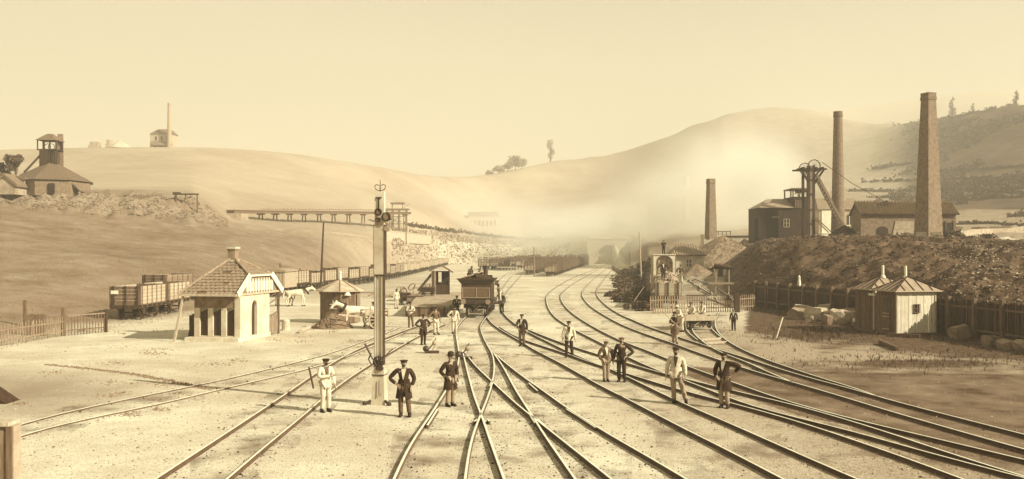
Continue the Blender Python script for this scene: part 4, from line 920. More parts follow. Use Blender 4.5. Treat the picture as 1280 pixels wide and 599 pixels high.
# --- trestle viaduct
tv = thing('trestle_viaduct', 'long low timber trestle viaduct crossing the middle of the field behind the signal mast', 'viaduct', GD(326, 210)); o = tv.location
piers = [(292, 268), (326, 274), (344, 276), (362, 278), (380, 279.5), (399, 280.5), (417, 284), (435.5, 287.5), (454, 289), (472, 291), (485, 292), (506, 294)]
def dk(px): return 190+(px-290)*.32
dz = {}
A = P(288, 265, dk(288)); B = P(510, 267, dk(510))
for nm, w_, h_, z_, mt in (('deck_beam', 1.9, .55, 0, 'wood_mid'), ('deck', 2.3, .14, .36, 'wood')): MB().bar(A-o+Vector((0, 0, z_)), B-o+Vector((0, 0, z_)), w_, h_).build(nm, mt, tv)
A2 = P(284, 266.5, dk(284))-o; B2 = P(326, 266.5, dk(326))-o; MB().b2(A2.x, B2.x, A2.y-1, A2.y+4, A2.z-4.5, A2.z-.05).build('abutment', 'stone', tv)
for sy in (-1, 1): MB().bar(P(326, 261.5, dk(326))-o+Vector((0, sy, 0)), B-o+Vector((0, sy, .95)), .07, .09).build('handrail', 'wood', tv)
m = MB()
for i in range(46): 
    q = A.lerp(B, .17+.83*i/45)-o; m.b2(q.x-.035, q.x+.035, q.y-1.05, q.y-.95, q.z+.3, q.z+.98)
stuff(m.build('handrail_posts', 'wood', tv))
for px_, py_ in piers:
    D_ = dk(px_); tpz = A.lerp(B, (px_-288)/222).z-.25; q = P(px_, 265, D_)-o; gz = H(q.x+o.x, D_)-o.z
    gz = min(gz, tpz-1.0-o.z)
    for dx in (-.28, .28): MB().bar((q.x+dx*1.6, q.y, gz-.3), (q.x+dx, q.y, tpz-o.z), .26).build('pier_leg', 'wood', tv)
    MB().b2(q.x-.75, q.x+.75, q.y-.6, q.y+.6, tpz-o.z-.3, tpz-o.z).build('pier_cap', 'wood_mid', tv)
tw = thing('tipping_tower', 'openwork timber tower at the right end of the trestle beside the signal mast', 'tower', GD(495, 262, -.5)); o = tw.location; s_ = 262/F
X_ = lambda px: (px-495)*s_; Z_ = lambda py: zr(262, py)-o.z
for x in (482, 490, 498, 507):
    for y in (0, 3): MB().b2(X_(x)-.13, X_(x)+.13, y-.13, y+.13, 0, Z_(262)).build('tower_post', 'wood', tw)
for z in (289, 280, 271, 263): MB().b2(X_(481), X_(508), -.25, -.14, Z_(z)-.1, Z_(z)+.1).build('cross_beam', 'wood', tw)
for a, b in (((482, 289), (498, 271)), ((507, 289), (490, 271)), ((482, 271), (498, 289))): MB().bar((X_(a[0]), -.3, Z_(a[1])), (X_(b[0]), -.3, Z_(b[1])), .12).build('brace', 'wood', tw)
MB().b2(X_(479), X_(511), -.6, 3.6, Z_(262), Z_(260.8)).build('platform', 'wood', tw)
for x in (490, 503): MB().b2(X_(x)-.1, X_(x)+.1, .3, .5, Z_(260.8), Z_(253)).build('canopy_post', 'wood', tw)
MB().b2(X_(488), X_(505), -.3, 3.3, Z_(255), Z_(253)).build('canopy_roof', 'wood', tw)
MB().bar((X_(504), -.3, Z_(260)), (X_(512), -.3, Z_(255)), .12).build('jib', 'wood', tw)
rw = thing('retaining_wall', 'long pale retaining wall below the trestle tower', 'wall', G(482, 302)); o = rw.location
pts = [(478, 301), (505, 302), (538, 304)]; m = MB()
for a, b in zip(pts, pts[1:]):
    A, B = G(*a)-o, G(*b)-o; A.z -= .3; B.z -= .3; m2 = MB(); m2.bar(A+Vector((0, 0, 1.3)), B+Vector((0, 0, 1.3)), .6, 2.9); m2.build('wall_face', 'plaster', rw); MB().bar(A+Vector((0, 0, 2.85)), B+Vector((0, 0, 2.85)), .85, .2).build('coping', 'stone_pale', rw)
sx_ = thing('timber_staging', 'small dark timber staging at the right end of the rocky cut', 'staging', GD(232, 164, -.2)); o = sx_.location; s_ = 164/F
X_ = lambda px: (px-232)*s_; Z_ = lambda py: zr(164, py)-o.z
MB().b2(X_(217), X_(248), -.2, .3, Z_(243.6), Z_(242)).build('beam', 'wood_dark', sx_)
for x, y in ((246.5, 273), (220, 256), (232, 250)): MB().b2(X_(x)-.09, X_(x)+.09, -.1, .1, Z_(y), Z_(243)).build('post', 'wood_mid', sx_)
MB().b2(X_(217), X_(226), -.5, .2, Z_(243.5), Z_(240.5)).build('hopper', 'wood_dark', sx_)
# --- post box near the camera at the bottom left
nb = thing('notice_panel', 'weathered board panel with a pointed dark roof cut by the bottom left corner', 'notice panel', (-8.55, 13.6, 0))
nb.rotation_euler.z = R(0)
MB().b2(-1.6, 1.18, 0, .22, 0, 2.5).build('wall', 'stone', nb); 
for i in range(9): MB().b2(-1.58+i*.3, -1.30+i*.3, -.035, -.002, .05, 2.44).build('board', 'wood', nb)
MB().b2(-1.65, 1.13, -.05, .27, 2.503, 2.56).build('top_rail', 'wood_pale', nb); MB().b2(1.1, 1.185, -.06, -.037, .0, 2.5).build('corner_post', 'wood_mid', nb)
m = MB(); m.tube([(1.15, -.08, .92), (1.15, -.08, 1.02)], .05, 8); m.build('latch', 'iron', nb)
for x in (-1.5, .6): MB().b2(x, x+.07, .08, .15, 2.56, 2.86).build('roof_post', 'wood', nb)
m = MB(); m.prism([(-2.2, 2.84), (1.12, 2.84), (-.54, 3.95)], -.08, .30); m.build('roof', 'wood_dark', nb)
# ---------------------------------------------------------------- rolling stock
def wheel(t, x, y, r, mt='iron', spokes=8, ax='x', w=.1):
    m = MB(); m.ring((0, 0, 0), r*.93, r*.14, ax, 22, w)
    for i in range(spokes):
        a = 2*math.pi*i/spokes; d = (0, math.cos(a), math.sin(a)) if ax == 'x' else (math.cos(a), 0, math.sin(a))
        m.bar((0, 0, 0), Vector(d)*r*.9, .05, .05)
    m.tube([(-w, 0, 0), (w, 0, 0)] if ax == 'x' else [(0, -w, 0), (0, w, 0)], r*.2, 8)
    o = m.build('wheel', mt, t); o.location = (x, y, r); return o
def make_wagon(label, kind='open', simple=False, L_=5.0, Wd=2.25, h=1.15, mt='wood_pale', em='wood_mid', load=None, group='coal wagons standing in the long left row'):
    """axis along +y, origin at the near end on the rail level"""
    t = thing('wagon', label, 'wagon', (0, 0, 0), 0, group)
    z0 = 1.05
    if simple:
        m = MB(); m.b2(-Wd/2, Wd/2, .1, L_-.1, z0, z0+h)
        for s in (-1, 1):
            for i in range(5): m.b2(s*Wd/2, s*(Wd/2+.04), .15+i*(L_-.4)/4, .24+i*(L_-.4)/4, z0-.1, z0+h+.03)
        m.build('body', mt, t); m = MB(); m.b2(-.9, .9, 0, L_, .75, z0-.003)
        for y in (1.1, L_-1.1):
            for s in (-1, 1): m.tube([(s*.7, y, .45), (s*.82, y, .45)], .45, 10)
        m.build('underframe', 'black', t); return t
    fl = MB(); fl.b2(-Wd/2, Wd/2, 0.02, L_-.02, z0-.02, z0+.06); fl.build('floor', 'wood_mid', t)
    MB().b2(-.95, .95, 0, L_, .78, z0-.023).build('underframe', 'wood_dark', t)
    nb = 5
    pl = None
    for s in (-1, 1):                   # side boards
        for i in range(nb):
            z = z0+.06+h*(i+.5)/nb
            if pl is None: pl = MB().b2(-.025, .025, .05, L_-.05, -h/nb*.46, h/nb*.46).build('side_board', mt if s < 0 else mt, t, (s*Wd/2, 0, z))
            else: inst(pl, (s*Wd/2, 0, z), 0, t)
    pe = None
    for y in (.04, L_-.04):
        for i in range(nb):
            z = z0+.06+h*(i+.5)/nb
            if pe is None: pe = MB().b2(-Wd/2+.03, Wd/2-.03, -.025, .025, -h/nb*.46, h/nb*.46).build('end_board', em, t, (0, y, z))
            else: inst(pe, (0, y, z), 0, t)
    st = MB().b2(-.02, .02, -.045, .045, z0-.15, z0+h+.1).build('stanchion', 'wood_mid', t, (Wd/2+.045, .1, 0)); k_ = 6
    for s in (-1, 1):
        for i in range(k_):
            if s == 1 and i == 0: continue
            inst(st, (s*(Wd/2+.045), .1+(L_-.2)*i/(k_-1), 0), 0, t)
    for x in (-.38*Wd, 0, .38*Wd)[:3]:
        for y in (-.05, L_+.05): MB().b2(x-.06, x+.06, y-.03, y+.03, z0-.2, z0+h+.08).build('end_post', 'iron', t)
    for y in (1.15, L_-1.15):
        for s in (-1, 1):
            wheel(t, s*.75, y, .45); MB().b2(s*.84-.05, s*.84+.05, y-.14, y+.14, .35, .78).build('axle_box', 'iron', t)
            MB().bar((s*.86, y-.55, .78), (s*.86, y-.1, .5), .05).build('spring', 'iron', t); MB().bar((s*.86, y+.55, .78), (s*.86, y+.1, .5), .05).build('spring', 'iron', t)
        m = MB(); m.tube([(-.75, y, .45), (.75, y, .45)], .06, 6); m.build('axle', 'iron', t)
    for s in (-1, 1):
        for y, e in ((0, -1), (L_, 1)):
            m = MB(); m.tube([(0, 0, 0), (0, e*.32, 0), (0, e*.32, 0), (0, e*.38, 0)], [.08, .08, .17, .17], 10); m.build('buffer', 'wood_dark', t, (s*.82, y, .92))
    m = MB(); m.bar((.9, 1.5, .3), (.9, L_-1.5, .3), .04, .1); m.build('brake_bar', 'iron', t)
    if load:
        m = MB(); rnd = random.Random(5); g = 9
        for i in range(g+1):
            for j in range(g+1):
                x = -Wd/2+.06+(Wd-.12)*i/g; y = .1+(L_-.2)*j/g; q = min(i, g-i, j, g-j)/(g/2)
                m.v.append((x, y, z0+h*.86+.55*min(1, q*1.3)+rnd.uniform(-.08, .08)))
        for i in range(g):
            for j in range(g): a = i*(g+1)+j; m.f.append((a, a+g+1, a+g+2, a+1))
        for _ in range(160):
            x = rnd.uniform(-Wd/2+.15, Wd/2-.15); y = rnd.uniform(.2, L_-.2); s_ = rnd.uniform(.06, .15); m.box((x, y, z0+h*.86+.5*min(1, 2.2*min((x+Wd/2)/Wd, (Wd/2-x)/Wd, y/L_, 1-y/L_)*1.3)+.05), (s_*2, s_*1.6, s_*1.4), rnd.uniform(0, 3), rnd.uniform(0, .6))
        stuff(m.build('load', load, t))
    return t
def spline(pts): return resample(smooth_path([Vector((x, y, 0)) for x, y in pts], 10), .5)
def place_along(path, start, pitch):
    d = 0; out = []; s = start; acc = 0
    for a, b in zip(path, path[1:]):
        L_ = (b-a).length
        while acc+L_ >= s:
            q = a.lerp(b, (s-acc)/L_); dd = (b-a); out.append((q, math.atan2(-dd.x, dd.y))); s += pitch
        acc += L_
    return out
# near left wagon with the pale label plate
w1 = make_wagon('open wagon with a white label plate on its end, nearest the left gate', mt='wood_pale', group='coal wagons standing in the long left row', h=1.3, L_=4.9)
w1.location = (-27.85, 66.3, .1); w1.rotation_euler.z = R(1)
MB().b2(-1.02, -.5, -.09, -.052, 1.85, 2.1).build('label_plate', 'paint', w1)
w1b = copy_tree(w1, None, (-27.95, 71.9, .1), R(1), 'open wagon directly behind the plated wagon, partly hidden by the station hut')
w2 = make_wagon('low open wagon seen above the side of the nearest left wagon', mt='wood', h=1.2)
w2.location = (-31.9, 82, .6); w2.rotation_euler.z = R(-8)
row = spline([(-28.2, 84), (-27.6, 96), (-26.4, 107), (-24.5, 125), (-22.6, 145), (-21.6, 170), (-21.6, 210), (-22.3, 270), (-22.9, 318)])
spots = place_along(row, 1, 5.6); simple = make_wagon('small far wagon in the long row', simple=True, mt='wood_pale', h=1.25)
CNT = {}; ORD = ['first', 'second', 'third', 'fourth', 'fifth', 'sixth']
first = True; simp_used = False; n = 0
for q, rz in spots:
    z = max(0, H(q.x, q.y))+.1
    px_ = CX+F*q.x/q.y; side = 'left' if px_ < 478 else 'right'
    cnt_ = CNT.get(round(px_ > 500)*9+round(px_ > 468)*4+round(px_ > 446)*2+round(px_ > 400)+round(px_ > 345)*20, 0); CNT[round(px_ > 500)*9+round(px_ > 468)*4+round(px_ > 446)*2+round(px_ > 400)+round(px_ > 345)*20] = cnt_+1
    lb = ('open coal wagon in the long left row, %s' if px_ > 500 else ORD[min(cnt_, 5)]+' wagon from the left %s') % (
        'hidden behind the station hut' if px_ < 345 else 'seen left of the pointed roof hut' if px_ < 400 else 'seen above the pointed roof hut' if px_ < 446 else 'seen between the pointed roof hut and the signal mast' if px_ < 468 else 'seen just right of the signal mast' if px_ < 500 else 'towards its far right end')
    if q.y < 172: c = copy_tree(w1, None, (q.x, q.y, z), rz, lb)
    elif not simp_used: c = simple; c.location = (q.x, q.y, z); c.rotation_euler.z = rz; c['label'] = lb; simp_used = True
    else: c = copy_tree(simple, None, (q.x, q.y, z), rz, lb)
    c.scale.z = .9+.25*((n*7)%5)/5; n += 1
    if q.y < 172:
        for ch_ in list(c.children):
            if ch_.name.startswith('label_plate'): bpy.data.objects.remove(ch_)
cv = thing('covered_van', 'tall covered van with a curved roof right behind the station hut', 'wagon', GD(344, 100, .1), R(-3))
MB().b2(-1.05, 1.05, 0, 4.6, .9, 2.7).build('body', 'wood_pale', cv)
m = MB(); m.prism([(1.2*math.cos(t), 2.66+.36*math.sin(t)) for t in [math.pi*i/10 for i in range(11)]], -.15, 4.7); m.build('roof', 'zinc', cv)
for i in range(6): MB().b2(-1.03+i*.36, -.99+i*.36, -.03, -.002, .9, 2.68).build('door_batten', 'wood_mid', cv)
for y in (1, 3.6):
    for s in (-1, 1): wheel(cv, s*.75, y, .45)
# coke wagons beyond the locomotive: tall stakes, in two groups
def coke(label, group):
    t = thing('coke_wagon', label, 'wagon', (0, 0, 0), 0, group)
    MB().b2(-1.15, 1.15, .1, 4.9, 1.0, 1.75).build('body', 'wood_pale', t)
    for s in (-1, 1):
        for i in range(6): MB().b2(s*1.15-.0, s*1.24, .12+i*.92, .26+i*.92, .85, 2.95).build('stake', 'wood_mid', t)
        MB().b2(s*1.16, s*1.22, .1, 4.9, 2.86, 2.98).build('top_rail', 'wood_mid', t)
    for x in (-1.0, -.35, .35, 1.0): MB().b2(x-.06, x+.06, .0, .095, .85, 2.95).build('stake', 'wood_mid', t)
    MB().b2(-1.2, 1.2, .0, .09, 2.85, 2.97).build('top_rail', 'wood_mid', t)
    m = MB(); m.b2(-.9, .9, .02, 4.98, .7, .998)
    for y in (1.1, 3.9):
        for s in (-1, 1): m.tube([(s*.7, y, .45), (s*.85, y, .45)], .45, 10)
    m.build('underframe', 'black', t); return t
ck = coke('x', 'tall coke wagons parked beyond the locomotive'); used = False
def put_coke(x, y, rz, lb, group):
    global used
    z = max(0, H(x, y))+.1
    if not used: c = ck; used = True; c.location = (x, y, z); c.rotation_euler.z = rz; c['label'] = lb
    else: c = copy_tree(ck, None, (x, y, z), rz, lb)
    c['group'] = group; c.scale.z = .82+.36*random.random()
for lane, (x0, y0, x1, y1, n) in enumerate(((7.4, 178, 27.0, 335, 27), (3.6, 190, 20.5, 330, 24))):
    for i in range(n):
        t_ = i/n; x = x0+(x1-x0)*t_; y = y0+(y1-y0)*t_
        put_coke(x, y, -math.atan2(x1-x0, y1-y0), ('foremost coke wagon beside the thin pole' if i == 0 and lane == 0 else 'coke wagon in the row nearest the tunnel tracks, fading into the steam' if lane == 0 else 'coke wagon in the second row from the tunnel tracks, beyond the thin pole'), 'coke wagons right of the thin pole, row %s' % ('nearest the tunnel tracks' if lane == 0 else 'behind'))
for lane, (x0, y0, x1, y1, n) in enumerate(((-7.6, 236, 14, 338, 17), (-4.5, 238, 17, 338, 17), (-1.6, 232, 3, 250, 3))):
    for i in range(n):
        t_ = i/n; x = x0+(x1-x0)*t_; y = y0+(y1-y0)*t_
        put_coke(x, y, -math.atan2(x1-x0, y1-y0), ('leftmost near coke wagon of the far group above the locomotive' if i == 0 and lane == 0 else 'coke wagon of the far group above and right of the locomotive chimney'), 'coke wagons of the far group')
ft = thing('flat_truck', 'low flat truck with a dark load in front of the far coke wagons', 'wagon', GD(634, 226, .1), R(0))
MB().b2(-2.6, 2.6, 0, 1.9, .7, .95).build('deck', 'wood_pale', ft)
for x, h_, w_ in ((-1.6, .9, 1.2), (-.4, 1.6, 1.0), (.4, 1.9, .7), (1.5, .8, 1.0)): MB().box((x, .9, .95+h_/2), (w_, .9, h_), R(10), taper=.8).build('load_piece', 'black', ft)
for x in (-1.8, 1.8): wheel(ft, x, 0, .4, ax='y')

# --- the locomotive seen tender first on the bent track
LO = G(595, 398); LO = Vector((LO.x, 69.0, .13))
lo = thing('steam_locomotive', 'dark steam locomotive standing tender first with coal heaped on its tender', 'locomotive', LO, R(-3))
MB().b2(-1.28, 1.28, 0, .16, .92, 1.28).build('buffer_beam', 'iron', lo)
for s in (-1, 1):
    m = MB(); m.tube([(0, 0, 0), (0, -.34, 0), (0, -.34, 0), (0, -.42, 0)], [.10, .09, .19, .19], 14); m.build('buffer', 'wood', lo, (s*.92, 0, 1.12))
    m = MB(); m.tube([(0, -.05, 0), (0, -.1, -.05), (0, -.12, -.45), (0, -.07, -.55)], .025, 6); m.build('safety_chain', 'iron', lo, (s*.45, 0, 1.05))
m = MB(); m.tube([(0, -.05, 1.12), (0, -.2, 1.1), (0, -.22, .8)], .04, 6); m.build('coupling_hook', 'iron', lo)
tk = MB(); tk.b2(-1.12, 1.12, .12, 3.4, 1.3, 2.45); tank = tk.build('tender_tank', 'wood_dark', lo)
MB().b2(-.98, .98, .085, .117, 1.42, 2.12).build('tank_panel', 'cloth_mid', tank)
for z in (1.38, 2.12): MB().b2(-1.0, 1.0, .06, .115, z, z+.05).build('tank_moulding', 'zinc', tank)
for x in (-1.04, 0, .99): MB().b2(x-.01, x+.05, .05, .115, 1.38, 2.17).build('tank_moulding', 'zinc', tank)
m = MB(); m.add([(-1.13, .1, 2.44), (1.13, .1, 2.44), (1.13, 3.4, 2.44), (-1.13, 3.4, 2.44), (-1.42, -.16, 2.82), (1.42, -.16, 2.82), (1.42, 3.5, 2.82), (-1.42, 3.5, 2.82)], [(0, 1, 5, 4), (1, 2, 6, 5), (3, 0, 4, 7), (2, 3, 7, 6)]); m.build('flared_top', 'iron', lo)
MB().b2(-1.44, 1.44, -.19, -.15, 2.78, 2.86).build('top_beading', 'iron', lo)
m = MB(); rnd = random.Random(11)
for _ in range(150): x = rnd.uniform(-1, 1); y = rnd.uniform(.2, 3.2); s_ = rnd.uniform(.08, .17); m.box((x, y, 2.6+.45*(1-abs(x))*rnd.random()+.12), (s_*2, s_*1.7, s_*1.5), rnd.uniform(0, 3), rnd.uniform(0, 1))
m.b2(-1.1, 1.1, .15, 3.35, 2.45, 2.7); stuff(m.build('coal', 'coal', lo))
for y in (.9, 2.6, 5.0, 6.6, 8.1):
    for s in (-1, 1): wheel(lo, s*.75, y, .55, w=.12)
    m = MB(); m.tube([(-.75, y, .55), (.75, y, .55)], .07, 6); m.build('axle', 'iron', lo)
for s in (-1, 1):
    MB().b2(s*.9-.04, s*.9+.04, .1, 3.6, .62, .98).build('frame_plate', 'iron', lo); MB().b2(s*.9-.04, s*.9+.04, 4.2, 9.2, .6, 1.05).build('frame_plate', 'iron', lo)
    MB().b2(s*.55-.03, s*.55+.03, -.1, .2, .15, .6).build('guard_iron', 'zinc', lo)
MB().b2(-.6, .6, -.05, .02, .18, .26).build('brake_beam', 'zinc', lo)
MB().bar((-.3, .3, .3), (.3, .3, .85), .06).build('brake_rod', 'zinc', lo); MB().bar((.3, .32, .3), (-.3, .32, .85), .06).build('brake_rod', 'zinc', lo)
MB().b2(-1.15, 1.15, 3.5, 4.4, 1.0, 1.12).build('footplate', 'iron', lo)
m = MB(); m.tube([(0, 4.9, 2.0), (0, 9.4, 2.0)], .66, 20); m.build('boiler', 'iron', lo)
MB().b2(-.68, .68, 4.1, 5.2, 1.0, 2.0).build('firebox', 'iron', lo); m = MB(); m.prism([(.68*math.cos(t), 2.0+.72*math.sin(t)) for t in [math.pi*i/10 for i in range(11)]], 4.1, 5.2); m.build('firebox_top', 'iron', lo)
m = MB(); m.lathe([(.34, 2.5), (.34, 2.75), (.3, 2.95), (.12, 3.06)], (-.0, 5.3, 0), 14); m.build('dome', 'zinc', lo)
m = MB(); m.tube([(0, 8.9, 2.5), (0, 8.9, 3.55), (0, 8.9, 3.55), (0, 8.9, 3.68)], [.2, .19, .27, .27], 14); m.build('funnel', 'iron', lo)
for x, z in ((-.35, 3.0), (.4, 2.95), (.15, 3.15)): m = MB(); m.tube([(x, 4.2, 2.4), (x, 4.15, z)], .035, 6); m.build('cab_pipe', 'zinc', lo)
MB().b2(-.9, .9, 4.55, 4.6, 2.0, 3.0).build('weather_board', 'iron', lo)
m = MB(); m.tube([(-.9, .2, 2.95), (-.35, .3, 3.1), (.35, 1.5, 3.35)], [.06, .05, .05], 6); m.build('fire_iron', 'zinc', lo)
def crew(dx, dy, z, label, **k): 
    p = LO+Vector((dx, dy, z)); return person(0, 0, label, pos=p, **k)
crew(-.62, 2.1, 2.35, 'fireman crouching on the tender coal, left of the funnel', top='shirt', topm='cloth_mid', legm='cloth_dark', hat='cap', arms=('fwd', 'rest'), lean=.7, h=1.45, face=30)
crew(.35, 1.9, 2.2, 'footplate man bending forward on the tender coal below the funnel', top='shirt', topm='cloth_mid', legm='cloth_dark', hat='cap', arms=('rest', 'fwd'), lean=.8, h=1.45, face=-20)
crew(1.75, 2.4, .95, 'driver in a pale shirt climbing at the right side of the tender', top='shirt', topm='cloth_tan', legm='cloth_pale', hat='cap', arms=('up', 'fwd'), lean=.25, h=1.72, face=-60)
MB().b2(1.2, 1.95, 1.6, 3.3, .85, .97).build('side_step', 'iron', lo)

# --- coal platform, cabin, small wagons
pf = thing('coal_platform', 'low stone loading platform with a dark front edge left of the locomotive', 'platform', (-9.4, 70.7, 0))
m = MB(); m.prism([(1.2, 0), (4.6, 0), (4.4, 24), (.0, 24), (.9, 8)], 0, .78, 'z'); m.build('platform_bed', 'stone', pf)
MB().b2(1.22, 4.55, -.12, -.003, 0, .60).build('dark_face_board', 'wood_mid', pf)
MB().b2(1.15, 4.6, -.18, .5, .783, .9).build('edge_kerb', 'stone', pf)
for i in range(4): MB().b2(1.3+i*.95, 1.42+i*.95, -.17, -.123, 0, .78).build('face_post', 'wood_dark', pf)
kb = thing('weigh_cabin', 'small dark timber cabin with a sloping chute on the platform left of the locomotive', 'cabin', P(541.5, 373.3, 90), R(4)); kb.location.z = .78
kb.scale = (1, 1, 1)
for x, y in ((0, 0), (1.55, 0), (0, 1.9), (1.55, 1.9)): MB().b2(x-.07, x+.07, y-.07, y+.07, 0, 2.3).build('corner_post', 'wood_dark', kb)
MB().b2(-.05, .0, .08, 1.83, 0, 2.25).build('side_wall', 'wood_dark', kb); MB().b2(.08, 1.48, 1.85, 1.9, 0, 2.25).build('rear_wall', 'black', kb); MB().b2(.08, 1.48, -.03, .03, .0, .95).build('half_door', 'wood_dark', kb)
MB().b2(-.18, .28, -.05, .02, 0, 2.3).build('front_plank', 'wood', kb); MB().b2(.5, .82, -.06, -.03, 1.2, 2.2).build('hanging_cloth', 'cloth_pale', kb); MB().b2(1.5, 1.56, .08, 1.83, 0, 1.2).build('side_wall', 'wood_dark', kb)
m = MB(); m.add([(-.4, -.35, 2.35), (.75, -.35, 2.95), (1.95, -.35, 2.2), (-.4, 2.2, 2.35), (.75, 2.2, 2.95), (1.95, 2.2, 2.2), (-.4, -.35, 2.22), (.75, -.35, 2.8), (1.95, -.35, 2.07), (-.4, 2.2, 2.22), (.75, 2.2, 2.8), (1.95, 2.2, 2.07)], [(0, 1, 4, 3), (1, 2, 5, 4), (6, 9, 10, 7), (7, 10, 11, 8), (0, 6, 7, 1), (1, 7, 8, 2), (0, 3, 9, 6), (2, 8, 11, 5), (3, 4, 10, 9), (4, 5, 11, 10)]); m.build('roof', 'wood_mid', kb)
MB().bar((-.05, .4, 2.1), (-1.5, .3, .35), .5, .22).build('chute', 'wood_dark', kb)
def tub(px, D, lb, mt, w_=1.1, h_=.7):
    t = thing('mine_tub', lb, 'mine wagon', GD(px, D), 0, 'small wagons left of the cabin'); t.location.z = .78 if px > 530 else .02
    m = MB(); m.box((0, .6, .35+h_/2), (w_, 1.1, h_)); m.build('body', mt, t)
    MB().b2(-w_/2-.04, w_/2+.04, .0, .05, .35+h_-.1, .35+h_).build('rim', 'iron', t)
    for x in (-w_*.32, w_*.32):
        for y in (.2, 1.0): wheel(t, x, y, .18, ax='y', spokes=5, w=.06)
tub(505, 86, 'dark small mine wagon right of the blurred workman', 'wood_dark', 1.0, .75); tub(518.5, 85, 'pale small mine wagon between the dark one and the chute', 'wood', 1.5, .5); tub(534, 87, 'low dark mine wagon under the chute', 'wood_dark', 1.3, .45)
rnd = random.Random(4)
tp_ = thing('wheelset_pile', 'pile of old wheels and timber above the small wagons', 'scrap pile', GD(519, 99)); tp_.location.z = .05
for i in range(9):
    m = MB(); m.ring((0, 0, 0), .42, .09, 'y', 14, .1); o_ = m.build('loose_wheel', 'wood', tp_); o_.location = (rnd.uniform(-2, 1.6), rnd.uniform(-1, 2), .5+rnd.random()*.7); o_.rotation_euler = (rnd.uniform(-.9, .9), rnd.uniform(-.5, .5), rnd.uniform(0, 3))
for i in range(26):
    a = Vector((rnd.uniform(-4.5, 2), rnd.uniform(-2, 2), rnd.uniform(.05, .5))); MB().bar(a, a+Vector((rnd.uniform(-2.2, 2.2), rnd.uniform(-1, 1), rnd.uniform(-.2, .3))), .14).build('timber', 'wood', tp_)

# --- platelayers' trolley
tr = thing('platelayers_trolley', 'low four wheeled platelayers trolley on the curved siding with men leaning on it', 'trolley', G(874, 413)+Vector((0, 0, .12)), R(8))
MB().b2(-1.0, 1.0, 0, 2.3, .62, .78).build('deck', 'wood_pale', tr); MB().b2(-1.1, 1.12, -.12, -.003, .5, .80).build('end_beam', 'wood_pale', tr)
for s in (-1, 1):
    for y in (.35, 1.9): wheel(tr, s*.78, y, .42, spokes=8)
    MB().b2(s*.6-.06, s*.6+.06, .0, 2.3, .4, .617).build('sole_bar', 'wood_dark', tr)
for y in (.35, 1.9): m = MB(); m.tube([(-.78, y, .42), (.78, y, .42)], .05, 6); m.build('axle', 'iron', tr)
MB().bar((-.3, .05, .2), (.35, .05, .6), .07).build('brake_arm', 'zinc', tr); MB().b2(-.5, .5, .1, .2, .15, .5).build('gear_box', 'iron', tr)
rg = MB(); rg.ring((0, 0, .55), .55, .08, 'x', 20, .08)
for i in range(4): a = math.pi*i/4; rg.bar((0, .52*math.cos(a), .55+.52*math.sin(a)), (0, -.52*math.cos(a), .55-.52*math.sin(a)), .05)
o_ = rg.build('loose_cart_wheel', 'wood_pale', None, G(857.5, 413), R(-15)); tag(o_, 'large pale spoked cart wheel standing at the left of the trolley', 'wheel')

# --- horses and the tip cart
def horse(px, py, label, m_, facing, h=1.55, D=None, head=1.0):
    p = G(px, py) if D is None else GD(px, D); t = thing('horse', label, 'horse', p, R(facing))      # local +x is the head end
    k = h/1.55
    def V(x, y, z): return Vector((x, y, z))*k
    ch = [[('r', V(-.62, 0, 1.22), .30*k), ('b', V(-.2, 0, 1.12), .33*k), ('s', V(.35, 0, 1.16), .32*k), ('c', V(.62, 0, 1.22), .24*k), ('n1', V(.88, 0, 1.42+.1*head), .17*k), ('n2', V(1.1, 0, 1.5+.25*head), .13*k), ('p', V(1.2, 0, 1.55+.25*head), .12*k), ('m', V(1.42, 0, 1.35+.18*head), .09*k), ('z', V(1.56, 0, 1.2+.18*head), .075*k)]]
    for i, (x, y, fr) in enumerate(((.5, .16, 1), (.5, -.16, 1), (-.68, .16, 0), (-.68, -.16, 0))):
        key = 's' if fr else 'r'; o_ = (.08 if y > 0 else -.05)
        if fr: pts = [(x+o_*.3, y, .95, .13), (x+o_, y, .55, .065), (x+o_, y, .28, .045), (x+o_*1.3, y, .06, .055)]
        else: pts = [(x+.06, y, .98, .19), (x+.12, y, .78, .11), (x-.12+o_, y, .55, .065), (x-.05+o_, y, .28, .045), (x+o_, y, .06, .055)]
        ch.append([(key, V(0, 0, 0), 0)]+[('l%d%d' % (i, q), V(a, b, c), r*k) for q, (a, b, c, r) in enumerate(pts)])
    ch.append([('r', V(0, 0, 0), 0), ('t1', V(-.95, 0, 1.25), .05*k), ('t2', V(-1.05, 0, .9), .07*k), ('t3', V(-1.03, 0, .55), .04*k)])
    for s in (-1, 1): ch.append([('p', V(0, 0, 0), 0), ('e%d' % s, V(1.16, s*.07, 1.72+.25*head), .022*k)])
    skin('body', ch, m_, t)
    mn = MB(); 
    for i in range(7): q = i/6; mn.ball(V(.72+.42*q, 0, 1.5+.12*q+.28*q*head), .075*k, 6, 4, (1, .5, 1.5), .2)
    stuff(mn.build('mane', 'hair', t, smooth=True))
    for i, (x, y) in enumerate(((.5, .16), (.5, -.16), (-.68, .16), (-.68, -.16))):
        o_ = (.08 if y > 0 else -.05)*(1.3 if x > 0 else 1); MB().lathe([(.08*k, 0), (.06*k, .1*k)], V(x+o_, y, 0), 8).build('hoof', 'black', t)
    m = MB(); m.ring((0, 0, 0), .30*k, .10*k, 'x', 16, .12*k); o_ = m.build('collar', 'black', t); o_.location = V(.74, 0, 1.26); o_.rotation_euler.y = R(-35)
    return t
horse(371, 383, 'pale draught horse standing side on between the station hut and the pointed roof hut', 'horse_pale', 12, 1.75, head=-.2)
horse(354, 382, 'dark horse mostly hidden behind the station hut porch', 'horse_brown', 170, 1.65, head=-.3)
